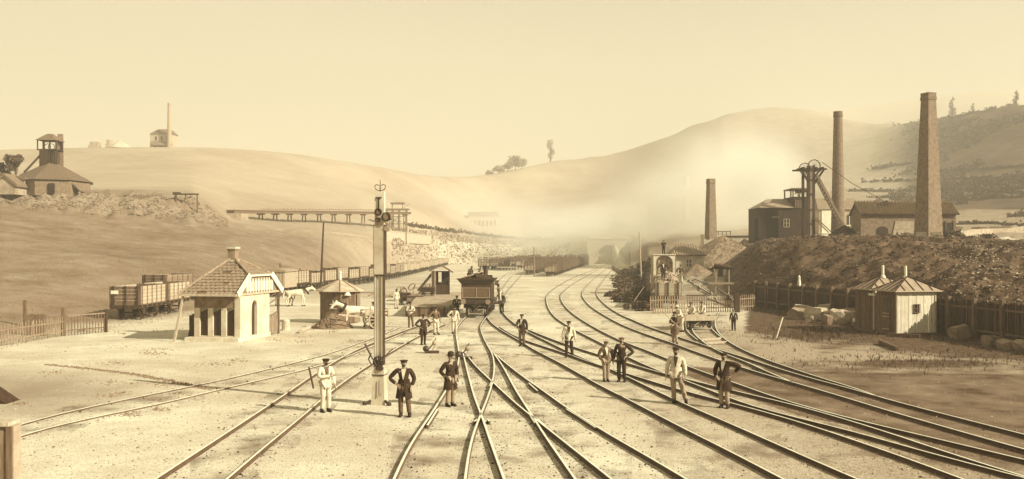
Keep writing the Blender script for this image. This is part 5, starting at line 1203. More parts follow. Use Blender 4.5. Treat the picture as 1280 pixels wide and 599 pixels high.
horse(443, 409, 'pale blurred draught horse harnessed in front of the cart by the pointed roof hut', 'horse_pale', 205, 1.6, head=.2)
ct = thing('tip_cart', 'pale two wheeled slatted cart behind the blurred pale horse', 'cart', G(455, 411), R(205))
MB().b2(-1.5, .1, -.55, .55, .75, .82).build('bed', 'wood_pale', ct)
for s in (-1, 1):
    wheel(ct, -.7, s*.68, .6, 'wood_pale', 10, 'y', .08); MB().bar((0.1, s*.4, .78), (1.6, s*.36, .95), .07).build('shaft', 'wood_pale', ct)
    for z in (1.0, 1.2): MB().b2(-1.5, .1, s*.55-.02, s*.55+.02, z-.06, z+.06).build('side_slat', 'wood_pale', ct)
    for i in range(5): MB().b2(-1.5+i*.38, -1.44+i*.38, s*.58-.02, s*.58+.02, .8, 1.3).build('side_stake', 'wood_pale', ct)
MB().b2(-1.52, -1.48, -.5, .5, .82, 1.25).build('tail_board', 'wood_pale', ct); m = MB(); m.tube([(-.7, -.68, .6), (-.7, .68, .6)], .04, 6); m.build('axle', 'wood', ct)
# --- point levers and a track marker
def lever(px, py, label):
    t = thing('point_lever', label, 'point lever', G(px, py)); MB().b2(-.35, .35, -.15, .15, 0, .12).build('base_plate', 'iron', t)
    m = MB(); m.tube([(-.25, 0, .1), (.05, 0, .45), (.2, 0, .75)], [.035, .03, .025], 6); m.build('lever', 'iron', t)
    m = MB(); m.ball((-.3, -.02, .22), .16, 10, 6, (1, .8, 1)); m.build('counterweight', 'iron', t); m = MB(); m.ball((.12, 0, .5), .12, 8, 5); m.build('lever_boss', 'zinc', t)
    MB().bar((.0, 0, .1), (.2, .1, .45), .04).build('stay', 'zinc', t)
lever(540, 441.5, 'iron point lever with a round counterweight beside the man with hands on hips')
t = lever(581, 449, 'small iron points gear between the rails right of the bowler hatted man')
def tool(pts, r, name, label, cat, mt='wood', D=None):
    m = MB(); q = [Vector(p) for p in pts]; o = q[0].copy(); m.tube([p-o for p in q], r, 6); ob = m.build(name, mt, None, o); tag(ob, label, cat); return ob
b = G(407, 515); tool([b+Vector((-.32, -.28, .78)), b+Vector((-.12, -.32, 1.10)), b+Vector((-.42, -.30, 1.42))][0:1]+[b+Vector((-.46, -.30, 1.45))], .03, 'tool_handle', 'dark tool handle tucked under the arm of the man left of the signal', 'tool', 'wood_dark')
b = G(843.5, 430.5); tool([b+Vector((.2, -.3, .9)), b+Vector((-.75, -.3, 1.85))], .025, 'pole_tool', 'thin pole slanting over the shoulder of the man in front of the trolley gang', 'tool', 'wood_pale')
b = G(970, 424); tool([b, b+Vector((.42, .1, 1.25))], .035, 'leaning_stake', 'thin pale stake leaning up from the weeds in front of the stone blocks', 'stake', 'paint')
for px_, py_, px2, py2 in ((376, 417, 386, 412),):
    a, b = G(px_, py_), G(px2, py2); m = MB(); m.tube([Vector((0, 0, .13)), b-a+Vector((0, 0, .13))], .14, 8); o_ = m.build('log', 'wood_pale', None, a); tag(o_, 'short pale log lying below the coal heap', 'log')
# ---------------------------------------------------------------- right side: sheds, fences, colliery, tunnel
gs = thing('double_shed', 'pair of joined square plank sheds with pyramid roofs and pale finials by the fence', 'shed', G(1121, 419.5), R(13))
for yy in (0.0, 2.25):
    W, Dp, E_ = 2.62, 1.95, 2.62
    a = [(0, yy, 0), (W, yy, 0), (W, yy+Dp, 0), (0, yy+Dp, 0)]
    front = 'wood_lit'  # front wood pale as if sunlit, other walls dark as if shaded
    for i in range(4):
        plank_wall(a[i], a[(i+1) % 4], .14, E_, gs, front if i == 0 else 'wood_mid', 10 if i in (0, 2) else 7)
    MB().b2(-.08, W+.08, yy-.08, yy+Dp+.08, 0, .137).build('sill_beam', 'wood_mid', gs)
    for x in (0, W): MB().b2(x-.05, x+.05, yy-.07, yy+.03, .14, E_).build('corner_post', 'wood_pale', gs)
    seam_roof(gs, -.28, W+.28, yy-.28 if yy == 0 else yy-.02, yy+Dp+(.02 if yy == 0 else .28), E_+.06, E_+.86, 'zinc', 4)
    m = MB(); m.lathe([(.17, E_+.72), (.16, E_+.84), (.085, E_+.9), (.08, E_+1.5), (.06, E_+1.53)], (W/2, yy+Dp/2, 0), 10); m.build('vent_pipe', 'paint', gs)
w_ = MB().b2(1.14, 1.48, -.075, -.035, 1.35, 1.86).build('window', 'glass', gs)
for z in (1.35, 1.6, 1.85): MB().b2(1.1, 1.52, -.10, -.077, z-.02, z+.02).build('glazing_bar', 'wood_mid', w_)
for x in (1.12, 1.31, 1.5): MB().b2(x-.02, x+.02, -.125, -.102, 1.33, 1.87).build('glazing_bar', 'wood_mid', w_)
d_ = MB().b2(-.085, -.04, .55, 1.35, .2, 2.35).build('door', 'wood_mid', gs)
for z in (.3, 1.05, 1.25): MB().b2(-.11, -.087, .62, 1.28, z, z+.05).build('door_rail', 'wood_pale', d_)
MB().b2(-.11, -.087, .70, 1.2, 1.35, 2.2).build('door_glass', 'glass', d_)
MB().b2(-.15, -.11, 1.95, 2.6, 2.28, 2.42).build('name_plate', 'paint', gs)
# --- tall plank fence
pfn = thing('plank_fence', 'tall dark close boarded fence with posts running along the foot of the spoil bank', 'fence', (22.3, 84, 0)); o = pfn.location
A = Vector((22.3, 84, 0)); B = Vector((28.3, 41, 0)); d = (B-A); Ln = d.length; d.normalize(); rz = math.atan2(d.y, d.x); n_ = int(Ln/.17); hb = 2.26
vs_ = []; rnd = random.Random(9); nn = Vector((d.y, -d.x, 0))
if nn.x > 0: nn = -nn
for v in range(3):
    hh = hb+(.0, .05, -.06)[v]; m = MB(); m.prism([(-.078, 0), (.078, 0), (.078, hh-.12), (0, hh), (-.078, hh-.12)], -.014, .014); vs_.append(m.build('plank', 'wood_fence', pfn))
for i in range(n_):
    v = vs_[i] if i < 3 else inst(vs_[rnd.randrange(3)], (0, 0, 0), 0, pfn)
    v.location = d*(.17*(i+.5)); v.rotation_euler = (0, rnd.uniform(-.012, .012), rz)
np_ = int(Ln/2.42)
for i in range(np_+1): 
    q = d*(2.42*i)+nn*.09; MB().box((0, 0, 1.18), (.24, .24, 2.36), rz).build('post', 'wood_mid', pfn, q)
for z in (.5, 1.8):
    for i in range(np_): MB().bar(d*(2.42*i+.09)+nn*.035+Vector((0, 0, z)), d*(2.42*(i+1)-.09)+nn*.035+Vector((0, 0, z)), .06, .11).build('rail', 'wood_mid', pfn)
# --- stone blocks heaped left of the sheds
rnd = random.Random(21)
def stone(px, py, D, w_, h_, label, rz=None, seed=0, grp='stone blocks heaped against the dark fence', zoff=0.):
    rr_ = random.Random(seed); p = P(px, py, D); bm = bmesh.new(); bmesh.ops.create_cube(bm, size=1); bmesh.ops.subdivide_edges(bm, edges=bm.edges[:], cuts=1, use_grid_fill=True)
    for v in bm.verts:
        q = v.co.copy(); v.co = Vector((q.x*w_, q.y*w_*.8, q.z*h_)); f = 1-.13*(abs(q.x)*abs(q.y)*abs(q.z)*8); v.co *= f; v.co += Vector([rr_.uniform(-1, 1)*.06*w_ for _ in range(3)])
    me = bpy.data.meshes.new('stone_block'); bm.to_mesh(me); bm.free(); me.materials.append(M['stone' if seed % 2 else 'stone_dark'] if px < 1100 else M['stone_dark']); ob = bpy.data.objects.new('stone_block', me); COL.objects.link(ob)
    ob.location = (p.x, p.y, max(h_*.45, p.z)); ob.rotation_euler = (rr_.uniform(-.15, .15), rr_.uniform(-.25, .25), rz if rz is not None else rr_.uniform(0, 3)); tag(ob, label, 'stone block', grp); return ob
S_ = [(1004, 397, 71, 1.3, .9, 'pointed pale slab at the left top of the stone heap'), (1019, 392, 72, 1.0, .6, 'flat block second from the left on top of the stone heap'),
 (1033, 395, 70, 1.1, 1.1, 'upright square block in the middle of the stone heap'), (1044, 393, 72, 1.2, .6, 'low flat block on top right of the middle of the stone heap'),
 (1065, 390, 69, .75, 1.1, 'tall upright block standing highest at the right of the stone heap'), (1002, 404, 68, 1.6, .7, 'long low slab at the lower left of the stone heap'),
 (1021, 408, 67, 1.4, 1.0, 'dark block at the foot of the stone heap left of centre'), (1040, 401, 66, 1.5, .8, 'wide block in the front middle of the stone heap'),
 (1050, 409, 64, 1.3, 1.0, 'large squared block at the front right of the stone heap'), (1060, 400, 66, 1.4, .9, 'tilted slab right of centre in the stone heap'),
 (1067, 404, 65, 1.2, .8, 'block at the right end of the stone heap near the shed'), (1075, 399, 67, 1.3, 1.0, 'block wedged between the stone heap and the shed'),
 (1072, 411, 62, .7, .5, 'small block lying in front of the shed corner'), (1034, 414, 63, .6, .7, 'small pointed stone before the middle of the heap'), (1012, 412, 65, .6, .5, 'small stone in the weeds left of the heap'),
 (1238, 434, 49.5, .8, .55, 'large rough boulder before the fence near the right edge'), (1258, 441, 47.5, 1.0, .45, 'broad flat boulder at the right edge below the fence'), (1276, 438, 47, .8, .5, 'boulder cut by the right edge of the picture'), (1199, 419, 53, 1.0, .8, 'dark leaning slab against the fence right of the sheds')]
for i, (px_, py_, D_, w_, h_, lb) in enumerate(S_): stone(px_, py_, D_, w_, h_, lb, seed=i+3, grp='stone blocks heaped against the dark fence' if px_ < 1100 else 'boulders below the fence at the right edge')
for a, b, lb in (((1110, 421), (1150, 423), 'rough beam lying along the foot of the front shed'), ((1185, 414), (1245, 423), 'long low beam on the weeds right of the sheds'), ((1100, 430), (1122, 439), 'thin plank lying in the weeds below the sheds')):
    p, q = G(*a), G(*b); m = MB(); m.bar(Vector((0, 0, .12)), q-p+Vector((0, 0, .12)), .16, .2); o_ = m.build('beam', 'wood_mid', None, p); tag(o_, lb, 'beam')
# --- picket fence and gate by the trolley
pk = thing('picket_fence', 'pale picket fence left of the trolley with its gateway and dark gatepost', 'fence', G(812, 392)); 
paling_row(pk, G(812, 392.5), G(857, 391.5), 15, 1.45, 'wood', .085, .06, 12, .02, 'picket'); 
gp = thing('picket_gate', 'dark barred gate with a diagonal brace behind the trolley men', 'gate', G(857, 391.5))
paling_row(gp, G(858, 391.2), G(917, 390), 20, 1.35, 'wood_mid', .07, .03, 13, .0, 'picket'); o = gp.location
MB().bar(G(884, 391)-o+Vector((0, -.06, 1.15)), G(916, 390.5)-o+Vector((0, -.06, .35)), .05, .1).build('brace', 'wood_dark', gp); MB().bar(G(858, 391)-o+Vector((0, 0, 1.4)), G(918, 390)-o+Vector((0, 0, 1.42)), .07, .09).build('top_bar', 'wood_dark', gp)
pr_ = thing('picket_fence', 'short picket fence between the dark gatepost and the tall plank fence', 'fence', G(923, 390)); paling_row(pr_, G(924, 390), G(944, 388), 8, 1.4, 'wood', .08, .05, 14, .02, 'picket')
g_ = MB().box((0, 0, .8), (.42, .3, 1.6)).build('gatepost', 'wood_dark', None, G(921, 390.5)); tag(g_, 'thick dark square gatepost beside the boy', 'gatepost')
gan = thing('timber_gantry', 'tall open timber loading frame over the siding behind the gate', 'gantry', GD(903, 95)); o = gan.location; s_ = 95/F
X_ = lambda px: (px-903)*s_; Z_ = lambda py: zr(95, py)-o.z
for x in (895, 911.5): MB().bar((X_(x)-.05, 0, -.1), (X_(x), 0, Z_(332)), .15).build('post', 'wood', gan)
MB().b2(X_(891), X_(914), -.12, .12, Z_(336.5), Z_(333)).build('top_beam', 'wood_dark', gan); MB().b2(X_(885), X_(917), -.2, -.08, Z_(355.5), Z_(353)).build('mid_beam', 'wood', gan)
m = MB(); m.tube([(X_(892), -.3, Z_(331)), (X_(914), -.3, Z_(334.5))], .16, 8); m.build('roller', 'wood_dark', gan)
# --- loaded wagons behind the picket fence, men on top
for i, (px_, D_, lb) in enumerate(((835, 80, 'nearest wagon heaped with pale stone right behind the picket fence'), (834.5, 86, 'second wagon heaped with pale stone behind the fence'), (833, 92, 'third stone wagon behind the fence, mostly hidden by the first'), (831, 98, 'furthest stone wagon behind the fence, before the arched kiosk'))):
    wg = (make_wagon(lb, h=1.15, mt='wood_pale', em='wood_pale', L_=5.2, load='stone', group='stone wagons behind the picket fence') if i == 0 else copy_tree(wg0, None, label=lb))
    if i == 0: wg0 = wg
    p_ = GD(px_, D_); wg.location = p_+Vector((0, 0, .05)); wg.rotation_euler.z = R(-9)
person(829, 356, 'man with arms out standing on top of the nearest stone wagon', pos=Vector((189/F*82, 82, 2.42)), top='jacket', legm='cloth_dark', hat='cap', arms=('out', 'out'), vest='cloth_pale', face=10, h=1.7)
person(851, 356, 'man in pale trousers at the right side of the stone wagons', pos=Vector((211/F*80.5, 80.5, 2.2)), top='jacket', topm='cloth_mid', legm='cloth_pale', hat='cap', arms=('hip', 'down'), face=-20, h=1.66)
MB_ = thing('arched_kiosk', 'small square stone block house with arched front behind the stone wagons', 'kiosk', GD(830.5, 106, -.2)); o = MB_.location; s_ = 106/F
X_ = lambda px: (px-830.5)*s_; Z_ = lambda py: zr(106, py)-o.z
ar = [(X_(820), 0), (X_(820), Z_(328))]+[(X_(830.5)-.97*math.cos(t), Z_(328)+.8*math.sin(t)) for t in [math.pi*i/8 for i in range(9)]]+[(X_(841), Z_(328)), (X_(841), 0), (X_(844), 0), (X_(844), Z_(319)), (X_(817), Z_(319)), (X_(817), 0)]
MB().prism(ar, 0, .35).build('front_arch', 'stone_pale', MB_); MB().b2(X_(817), X_(844), .353, 2.2, 0, Z_(319.2)).build('wall', 'stone', MB_); 
for x in (826, 831, 836): MB().b2(X_(x)-.05, X_(x)+.05, .12, .2, 0, Z_(321.5)).build('glazing_bar', 'wood_mid', MB_)
MB().b2(X_(820)+.003, X_(841)-.003, .15, .22, Z_(329.5), Z_(328.5)).build('glazing_bar', 'wood_mid', MB_); MB().b2(X_(816), X_(845), -.1, 2.3, Z_(319)+.003, Z_(318)).build('coping', 'stone_pale', MB_)
person(830, 319, 'man with bent arm standing on the roof of the arched stone kiosk', pos=P(829.5, 318, 106.8), top='jacket', legm='cloth_dark', hat='cap', arms=('fold', 'fwd'), face=0, h=1.68)
person(888, 341, 'dark clothed man walking on the path below the tiled house', D=None, top='jacket', legm='cloth_dark', hat='cap', arms=('down', 'down'), face=0, h=1.72)
# --- tiled house
th = thing('tiled_house', 'small pale house with a low tiled roof and one paned window beyond the stone wagons', 'house', GD(861, 127, -.3)); o = th.location; s_ = 127/F
X_ = lambda px: (px-861)*s_; Z_ = lambda py: zr(127, py)-o.z
MB().b2(X_(845), X_(880), 0, 4.4, 0, Z_(318)).build('wall', 'plaster', th)
m = MB(); e_ = Z_(318)
pf_ = [(X_(838), -.5, e_-.1), (X_(881.5), -.5, e_-.1), (X_(872), 2.2, Z_(305.5)), (X_(850), 2.2, Z_(305.5))]
m.add(pf_+[(X_(838), 4.9, e_-.1), (X_(881.5), 4.9, e_-.1)], [(0, 1, 2, 3), (5, 4, 3, 2), (1, 5, 2), (4, 0, 3), (4, 5, 1, 0)]); r_ = m.build('roof', 'tile', th)
tl = MB(); roof_tiles(tl, [Vector(p)+Vector((0, 0, .02)) for p in pf_], .34, .40, .05, rib=True); stuff(tl.build('roof_tile_courses', 'tile', th)); MB().b2(X_(837), X_(882), -.56, -.505, e_-.22, e_-.08).build('eave_board', 'wood_dark', th)
w_ = MB().b2(X_(857.5), X_(864.5), -.06, -.004, Z_(333), Z_(324.5)).build('window', 'glass', th)
for x in (857.5, 861, 864.5): MB().b2(X_(x)-.04, X_(x)+.04, -.1, -.062, Z_(333.5), Z_(324)).build('glazing_bar', 'paint', w_)
MB().b2(X_(857), X_(865), -.13, -.102, Z_(329.2), Z_(328.6)).build('glazing_bar', 'paint', w_)
heap(905, 338, 7.4, 4.6, 'large rubble mound behind and right of the tiled house', 'stone_dark', 'mound', 7, 1500, D=137, sy=.8)
heap(872, 330, 3.0, 1.9, 'smaller stone pile against the right end of the tiled house', 'stone_dark', 'mound', 8, 160, D=126)
lw = thing('yard_wall', 'pale rendered wall and low doorway at the foot of the dark spoil bank', 'wall', GD(893, 121, -.3)); s_ = 121/F
MB().b2(0, 1.6, 0, .4, 0, 1.9).build('wall_face', 'plaster', lw); MB().b2(.5, 1.1, -.05, -.003, 0, 1.6).build('doorway', 'wood_dark', lw)
bh = thing('boiler_house', 'low pale boiler house wall under the slim square chimney', 'building', GD(905, 168, -.5)); o = bh.location; s_ = 168/F
X_ = lambda px: (px-905)*s_; Z_ = lambda py: zr(168, py)-o.z
MB().b2(X_(880), X_(903), 0, 3, 0, Z_(293)).build('wall', 'plaster', bh); MB().b2(X_(903.2), X_(946), .5, 3.5, 0, Z_(296)).build('wall', 'plaster_mid', bh); m = MB(); m.tube([(X_(886), -.1, Z_(297)), (X_(886), .0, Z_(297))], .35, 12); m.build('round_opening', 'black', bh)
MB().b2(X_(902), X_(948), .3, 3.7, Z_(296)+.003, Z_(294.6)).build('coping', 'wood_dark', bh)
for x in (893, 898, 903, 908, 913): MB().b2(X_(x)-.05, X_(x)+.05, .0, .1, Z_(294), Z_(289)).build('railing_post', 'wood_dark', bh)
MB().b2(X_(892), X_(914), 0, .1, Z_(289.8), Z_(289)).build('railing', 'wood_dark', bh); MB().bar((X_(905), -1, Z_(298)), (X_(926), -6, Z_(312)), .25).build('handrail_beam', 'wood_dark', bh)
def sq_chimney(px, D, base_py, top_py, wb, wt, rz, mt, label, cap=True, n=4):
    p = P(px, base_py, D); p.z -= .4; Hh = zr(D, top_py)-p.z; t = thing('chimney', label, 'chimney', p, rz)
    k = 10; prev = None; m = MB(); m.lathe([(wb/2+(wt-wb)/2*i/k, Hh*i/k) for i in range(k+1)], (0, 0, 0), n, math.pi/4 if n == 4 else 0); m.build('shaft', mt, t)
    if cap: m = MB(); m.lathe([(wt/2*1.0, Hh-.9), (wt/2*1.14, Hh-.8), (wt/2*1.14, Hh-.45), (wt/2*1.05, Hh-.4), (wt/2*1.1, Hh+.05), (wt/2*.7, Hh+.06)], (0, 0, 0), n, math.pi/4 if n == 4 else 0); m.build('cap', mt, t)
    return t
sq_chimney(888.5, 166, 296, 224, 2.3, 1.55, R(20), 'brick', 'slim square brick chimney on the pale boiler house wall', n=4)
sq_chimney(1047.5, 152, 297, 140, 2.3, 1.35, 0, 'brick', 'tall round brick chimney with a dark collar behind the headframe', n=18)
big = sq_chimney(1160.5, 113, 297, 117, 3.3, 1.65, R(21), 'brick', 'tallest tapering brick chimney, standing before the tiled engine shed', n=4)
MB().box((0, 0, .5), (2.9, 2.9, 1.1), R(45)).build('plinth', 'plaster', big)
# ribs of brick banding on the big chimney
for z in ():
    r_ = 3.5/2+(1.85-3.5)/2*z/18.5; m = MB(); m.lathe([(r_+.03, z), (r_+.03, z+.07)], (0, 0, 0), 4, math.pi/4); m.build('iron_band', 'iron', big)
# --- tiled engine shed
es = thing('engine_shed', 'long low engine shed with a ribbed tile roof behind the tallest chimney', 'building', GD(1136, 125, -.5)); o = es.location; s_ = 125/F
X_ = lambda px: (px-1136)*s_; Z_ = lambda py: zr(125, py)-o.z
MB().b2(X_(1076), X_(1195), 0, 3.6, 0, Z_(268)).build('wall', 'brick', es)
pf_ = [(X_(1074), -.45, Z_(268)), (X_(1198), -.45, Z_(268)), (X_(1198), 1.8, Z_(252.5)), (X_(1074), 1.8, Z_(252.5))]
slab(pf_, .12).build('roof', 'tile_dark', es); slab([(X_(1074), 4.05, Z_(268)), (X_(1198), 4.05, Z_(268)), (X_(1198), 1.8, Z_(252.5)), (X_(1074), 1.8, Z_(252.5))], .12).build('roof', 'tile_dark', es)
MB().prism([(-.0, Z_(268)), (3.6, Z_(268)), (1.8, Z_(253.5))], X_(1076), X_(1077.5), 'x').build('gable', 'brick', es); MB().prism([(-.0, Z_(268)), (3.6, Z_(268)), (1.8, Z_(253.5))], X_(1193.5), X_(1195), 'x').build('gable', 'brick', es)
tl = MB(); roof_tiles(tl, pf_, .42, .62, .13, rib=True, rnd=random.Random(2)); stuff(tl.build('roof_tile_courses', 'tile', es))
MB().b2(X_(1074), X_(1198), 1.7, 1.9, Z_(252.5), Z_(251)).build('ridge', 'tile', es)
m = MB(); m.prism([(X_(1096), 0), (X_(1096), 1.9)]+[(X_(1103)-.76*math.cos(t), 1.9+.5*math.sin(t)) for t in [math.pi*i/8 for i in range(9)]]+[(X_(1110), 1.9), (X_(1110), 0)], -.08, -.003); m.build('arched_door', 'wood_dark', es)
MB().prism([(X_(1113), 0), (X_(1142), 0), (X_(1142), 3.1), (X_(1119), 3.1)], -.1, -.003).build('patched_wall', 'brick_pale', es)
for x0, x1 in ((1176, 1181), (1183, 1191)): MB().b2(X_(x0), X_(x1), -.06, -.003, .2, 2.9).build('dark_opening', 'black', es)
for x in (1175, 1182, 1192): MB().b2(X_(x)-.08, X_(x)+.08, -.12, -.064, 0, 3.2).build('porch_post', 'wood_mid', es)
MB().box((X_(1107), 1.2, Z_(255)), (1.6, .5, .5), ry=R(-25)).build('roof_pulley_box', 'wood_dark', es)
# --- colliery: dark engine house, tower, headframe
D0 = 143; eh = thing('winding_house', 'dark boarded winding house with hipped roof at the left end of the colliery', 'building', GD(970, D0, -.6)); o = eh.location; s_ = D0/F
X_ = lambda px: (px-970)*s_; Z_ = lambda py: zr(D0, py)-o.z
plank = None
MB().b2(X_(948), X_(991), .05, 6, 0, Z_(260)).build('wall', 'wood_dark', eh)
for i in range(27):
    x = X_(948)+i*(X_(991)-X_(948))/27
    if plank is None: plank = MB().b2(0, .17, -.0, .045, 0, Z_(260)).build('plank', 'wood_dark', eh, (x, 0, 0))
    else: inst(plank, (x, (-.02 if i % 2 else 0), 0), 0, eh)
m = MB(); m.add([(X_(947), -.3, Z_(260)), (X_(992), -.3, Z_(260)), (X_(992), 6.3, Z_(260)), (X_(947), 6.3, Z_(260)), (X_(966), 3, Z_(247.5)), (X_(990), 3, Z_(247.5))], [(0, 1, 5, 4), (1, 2, 5), (2, 3, 4, 5), (3, 0, 4), (3, 2, 1, 0)]); m.build('roof', 'zinc', eh)
MB().b2(X_(944.5), X_(948)-.003, .5, 3, 0, Z_(274)).build('lean_to', 'wood_dark', eh); MB().b2(X_(966), X_(973), -.1, -.03, .3, Z_(272)).build('doorway', 'black', eh); MB().b2(X_(965), X_(974), -.14, -.11, Z_(272), Z_(271)).build('door_lintel', 'wood_pale', eh)
w_ = MB().b2(X_(979.5), X_(986.5), -.1, -.03, Z_(284), Z_(274)).build('window', 'glass', eh)
for x in (979.5, 983, 986.5): MB().b2(X_(x)-.05, X_(x)+.05, -.14, -.103, Z_(284), Z_(274)).build('glazing_bar', 'wood_pale', w_)
for y in (284, 279, 274): MB().b2(X_(979.5), X_(986.5), -.17, -.143, Z_(y)-.04, Z_(y)+.04).build('glazing_bar', 'wood_pale', w_)
MB().b2(X_(943), X_(991), -.5, 6.5, -1.2, .15).build('footing', 'plaster_mid', eh)
for x in (964, 971): MB().bar((X_(x)-.3, -2.6, -1.6), (X_(x), -.3, .6), .1).build('stair_rail', 'wood_pale', eh)
tw = thing('winding_tower', 'dark boarded tower with an open flat topped cage between winding house and headframe', 'tower', GD(1000, D0, -.6)); o = tw.location
X_ = lambda px: (px-1000)*s_; Z_ = lambda py: zr(D0, py)-o.z
MB().b2(X_(991.3), X_(1010), .05, 5, 0, Z_(246)).build('wall', 'wood_dark', tw)
for i in range(12): MB().b2(X_(991.3)+i*.194, X_(991.3)+i*.194+.17, -.0-(.02*(i % 2)), .045, 0, Z_(246)).build('plank', 'wood_dark', tw)
w_ = MB().b2(X_(994), X_(1001), -.1, -.03, Z_(260), Z_(250)).build('window', 'cloth_mid', tw)
for x in (994, 997.5, 1001): MB().b2(X_(x)-.05, X_(x)+.05, -.14, -.103, Z_(260), Z_(250)).build('glazing_bar', 'wood', w_)
for x in (992, 1000, 1009.5):
    for y in (.2, 4.6): MB().b2(X_(x)-.09, X_(x)+.09, y, y+.18, Z_(246), Z_(236.5)).build('cage_post', 'wood', tw)
MB().b2(X_(991), X_(1011), -.2, 5, Z_(236.5), Z_(235)).build('cage_roof', 'wood', tw); MB().b2(X_(1001), X_(1011), -.3, 3, Z_(240), Z_(236.6)).build('cage_cover', 'wood_dark', tw); MB().b2(X_(991), X_(1010), -.1, -.04, Z_(243), Z_(242)).build('cage_rail', 'wood', tw)
hf = thing('pit_headframe', 'timber pit headframe with two winding wheels and a long raking back stay', 'headframe', GD(1015, 138, -.5)); s_ = 138/F; o = hf.location
X_ = lambda px: (px-1015)*s_; Z_ = lambda py: zr(138, py)-o.z
for x in (1010.5, 1014, 1017.5):
    MB().b2(X_(x)-.17, X_(x)+.17, 0, .35, 0, Z_(207)).build('leg', 'wood' if x == 1014 else 'wood_dark', hf)
for x in (1010.5, 1017.5): MB().b2(X_(x)-.17, X_(x)+.17, 2.4, 2.75, 0, Z_(207)).build('leg', 'wood_dark', hf)
for y in (225, 243, 262, 280): MB().b2(X_(1010), X_(1018), -.08, -.004, Z_(y)-.12, Z_(y)+.12).build('cross_beam', 'wood_dark', hf)
MB().b2(X_(997), X_(1033), -.2, .2, Z_(212.5), Z_(210.5)).build('top_beam', 'wood_dark', hf); MB().b2(X_(997), X_(1033), 2.3, 2.7, Z_(212.5), Z_(210.5)).build('top_beam', 'wood_dark', hf)
for x in (1004, 1012, 1020, 1028): MB().b2(X_(x)-.12, X_(x)+.12, -.4, 3.0, Z_(210.5)+.003, Z_(209)).build('deck_beam', 'wood_dark', hf)
for a, b in (((1002, 212), (1012, 230)), ((1030, 212), (1018, 230)), ((1006, 212), (1013, 222)), ((1026, 212), (1017, 222))): MB().bar((X_(a[0]), .1, Z_(a[1])), (X_(b[0]), .1, Z_(b[1])), .26).build('bracket', 'wood_dark', hf)
for cx_, cy_, r_ in ((1009.2, 210, 6.9), (1021, 206.5, 7.6)):
    wo = MB(); wo.ring((X_(cx_), 1.2, Z_(cy_)), r_*s_, .12, 'y', 28, .16); w_ = wo.build('winding_wheel', 'iron', hf)
    for q in range(6): a = math.pi*q/6; MB().bar((X_(cx_)-r_*s_*math.cos(a), 1.2, Z_(cy_)-r_*s_*math.sin(a)), (X_(cx_)+r_*s_*math.cos(a), 1.2, Z_(cy_)+r_*s_*math.sin(a)), .035).build('spoke', 'iron', w_)
for y in (-.1, 1.1):
    MB().bar((X_(1021), y, Z_(219)), (X_(1060), y, Z_(292)), .28, .34).build('back_stay', 'wood', hf)
for i in range(17): q = (i+.5)/17; x = 1021+39*q; z = 219+73*q; MB().b2(X_(x)-.08, X_(x)+.08, -.12, 1.14, Z_(z)-.07+.2, Z_(z)+.07+.2).build('stay_rung', 'wood_dark', hf)
for a, b in (((1018, 271), (1036, 290)), ((1017, 273), (1033, 291))): MB().bar((X_(a[0]), -.1, Z_(a[1])), (X_(b[0]), -1.0, Z_(b[1])), .16).build('lower_stay', 'wood', hf)
MB().b2(X_(1018), X_(1044), -.1, .1, Z_(293.2), Z_(292)).build('ground_beam', 'wood', hf)
MB().bar((X_(1024), 2, Z_(227)), (X_(1033), 2, Z_(227)), .12).build('side_arm', 'wood_dark', hf)
p = P(1028, 203, 139); q = P(1106, 252, 127); m = MB(); m.tube([(0, 0, 0), tuple((q-p)*.5+Vector((0, 0, -.35))), tuple(q-p)], .045, 5); o_ = m.build('winding_rope', 'rope', None, p); tag(o_, 'taut wire rope running from the headframe wheel to the tiled engine shed roof', 'wire rope')
heap(1056, 297, 2.6, 1.75, 'dark coal pile at the foot of the headframe back stay', 'coal', 'coal heap', 9, 200, D=128, sy=.8)
pb = thing('pale_workshop', 'pale two windowed workshop seen behind the round chimney', 'building', GD(1052, 172, -.6)); s_ = 172/F; o = pb.location
X_ = lambda px: (px-1052)*s_; Z_ = lambda py: zr(172, py)-o.z
MB().b2(X_(1024), X_(1076), 0, 6, 0, Z_(262)).build('wall', 'plaster_mid', pb); m = MB(); m.add([(X_(1022), -.3, Z_(262)), (X_(1079), -.3, Z_(262)), (X_(1079), 6.3, Z_(262)), (X_(1022), 6.3, Z_(262)), (X_(1026), 3, Z_(247)), (X_(1074), 3, Z_(247))], [(0, 1, 5, 4), (1, 2, 5), (2, 3, 4, 5), (3, 0, 4), (3, 2, 1, 0)]); m.build('roof', 'tile', pb)
for x0, x1 in ((1059, 1064), (1069.5, 1074)):
    w_ = MB().b2(X_(x0), X_(x1), -.1, -.004, Z_(281), Z_(269)).build('window', 'glass', pb); MB().b2(X_((x0+x1)/2)-.05, X_((x0+x1)/2)+.05, -.14, -.103, Z_(281), Z_(269)).build('glazing_bar', 'paint', w_); MB().b2(X_(x0)-.1, X_(x1)+.1, -.2, -.004, Z_(282.5), Z_(281.2)).build('window_sill', 'paint', w_)
MB().b2(X_(1027), X_(1039), -.12, -.004, 0, Z_(263)).build('door_bay', 'paint', pb); MB().b2(X_(1055), X_(1060), 1, 2, Z_(250), Z_(235)).build('chimney', 'plaster_mid', pb)
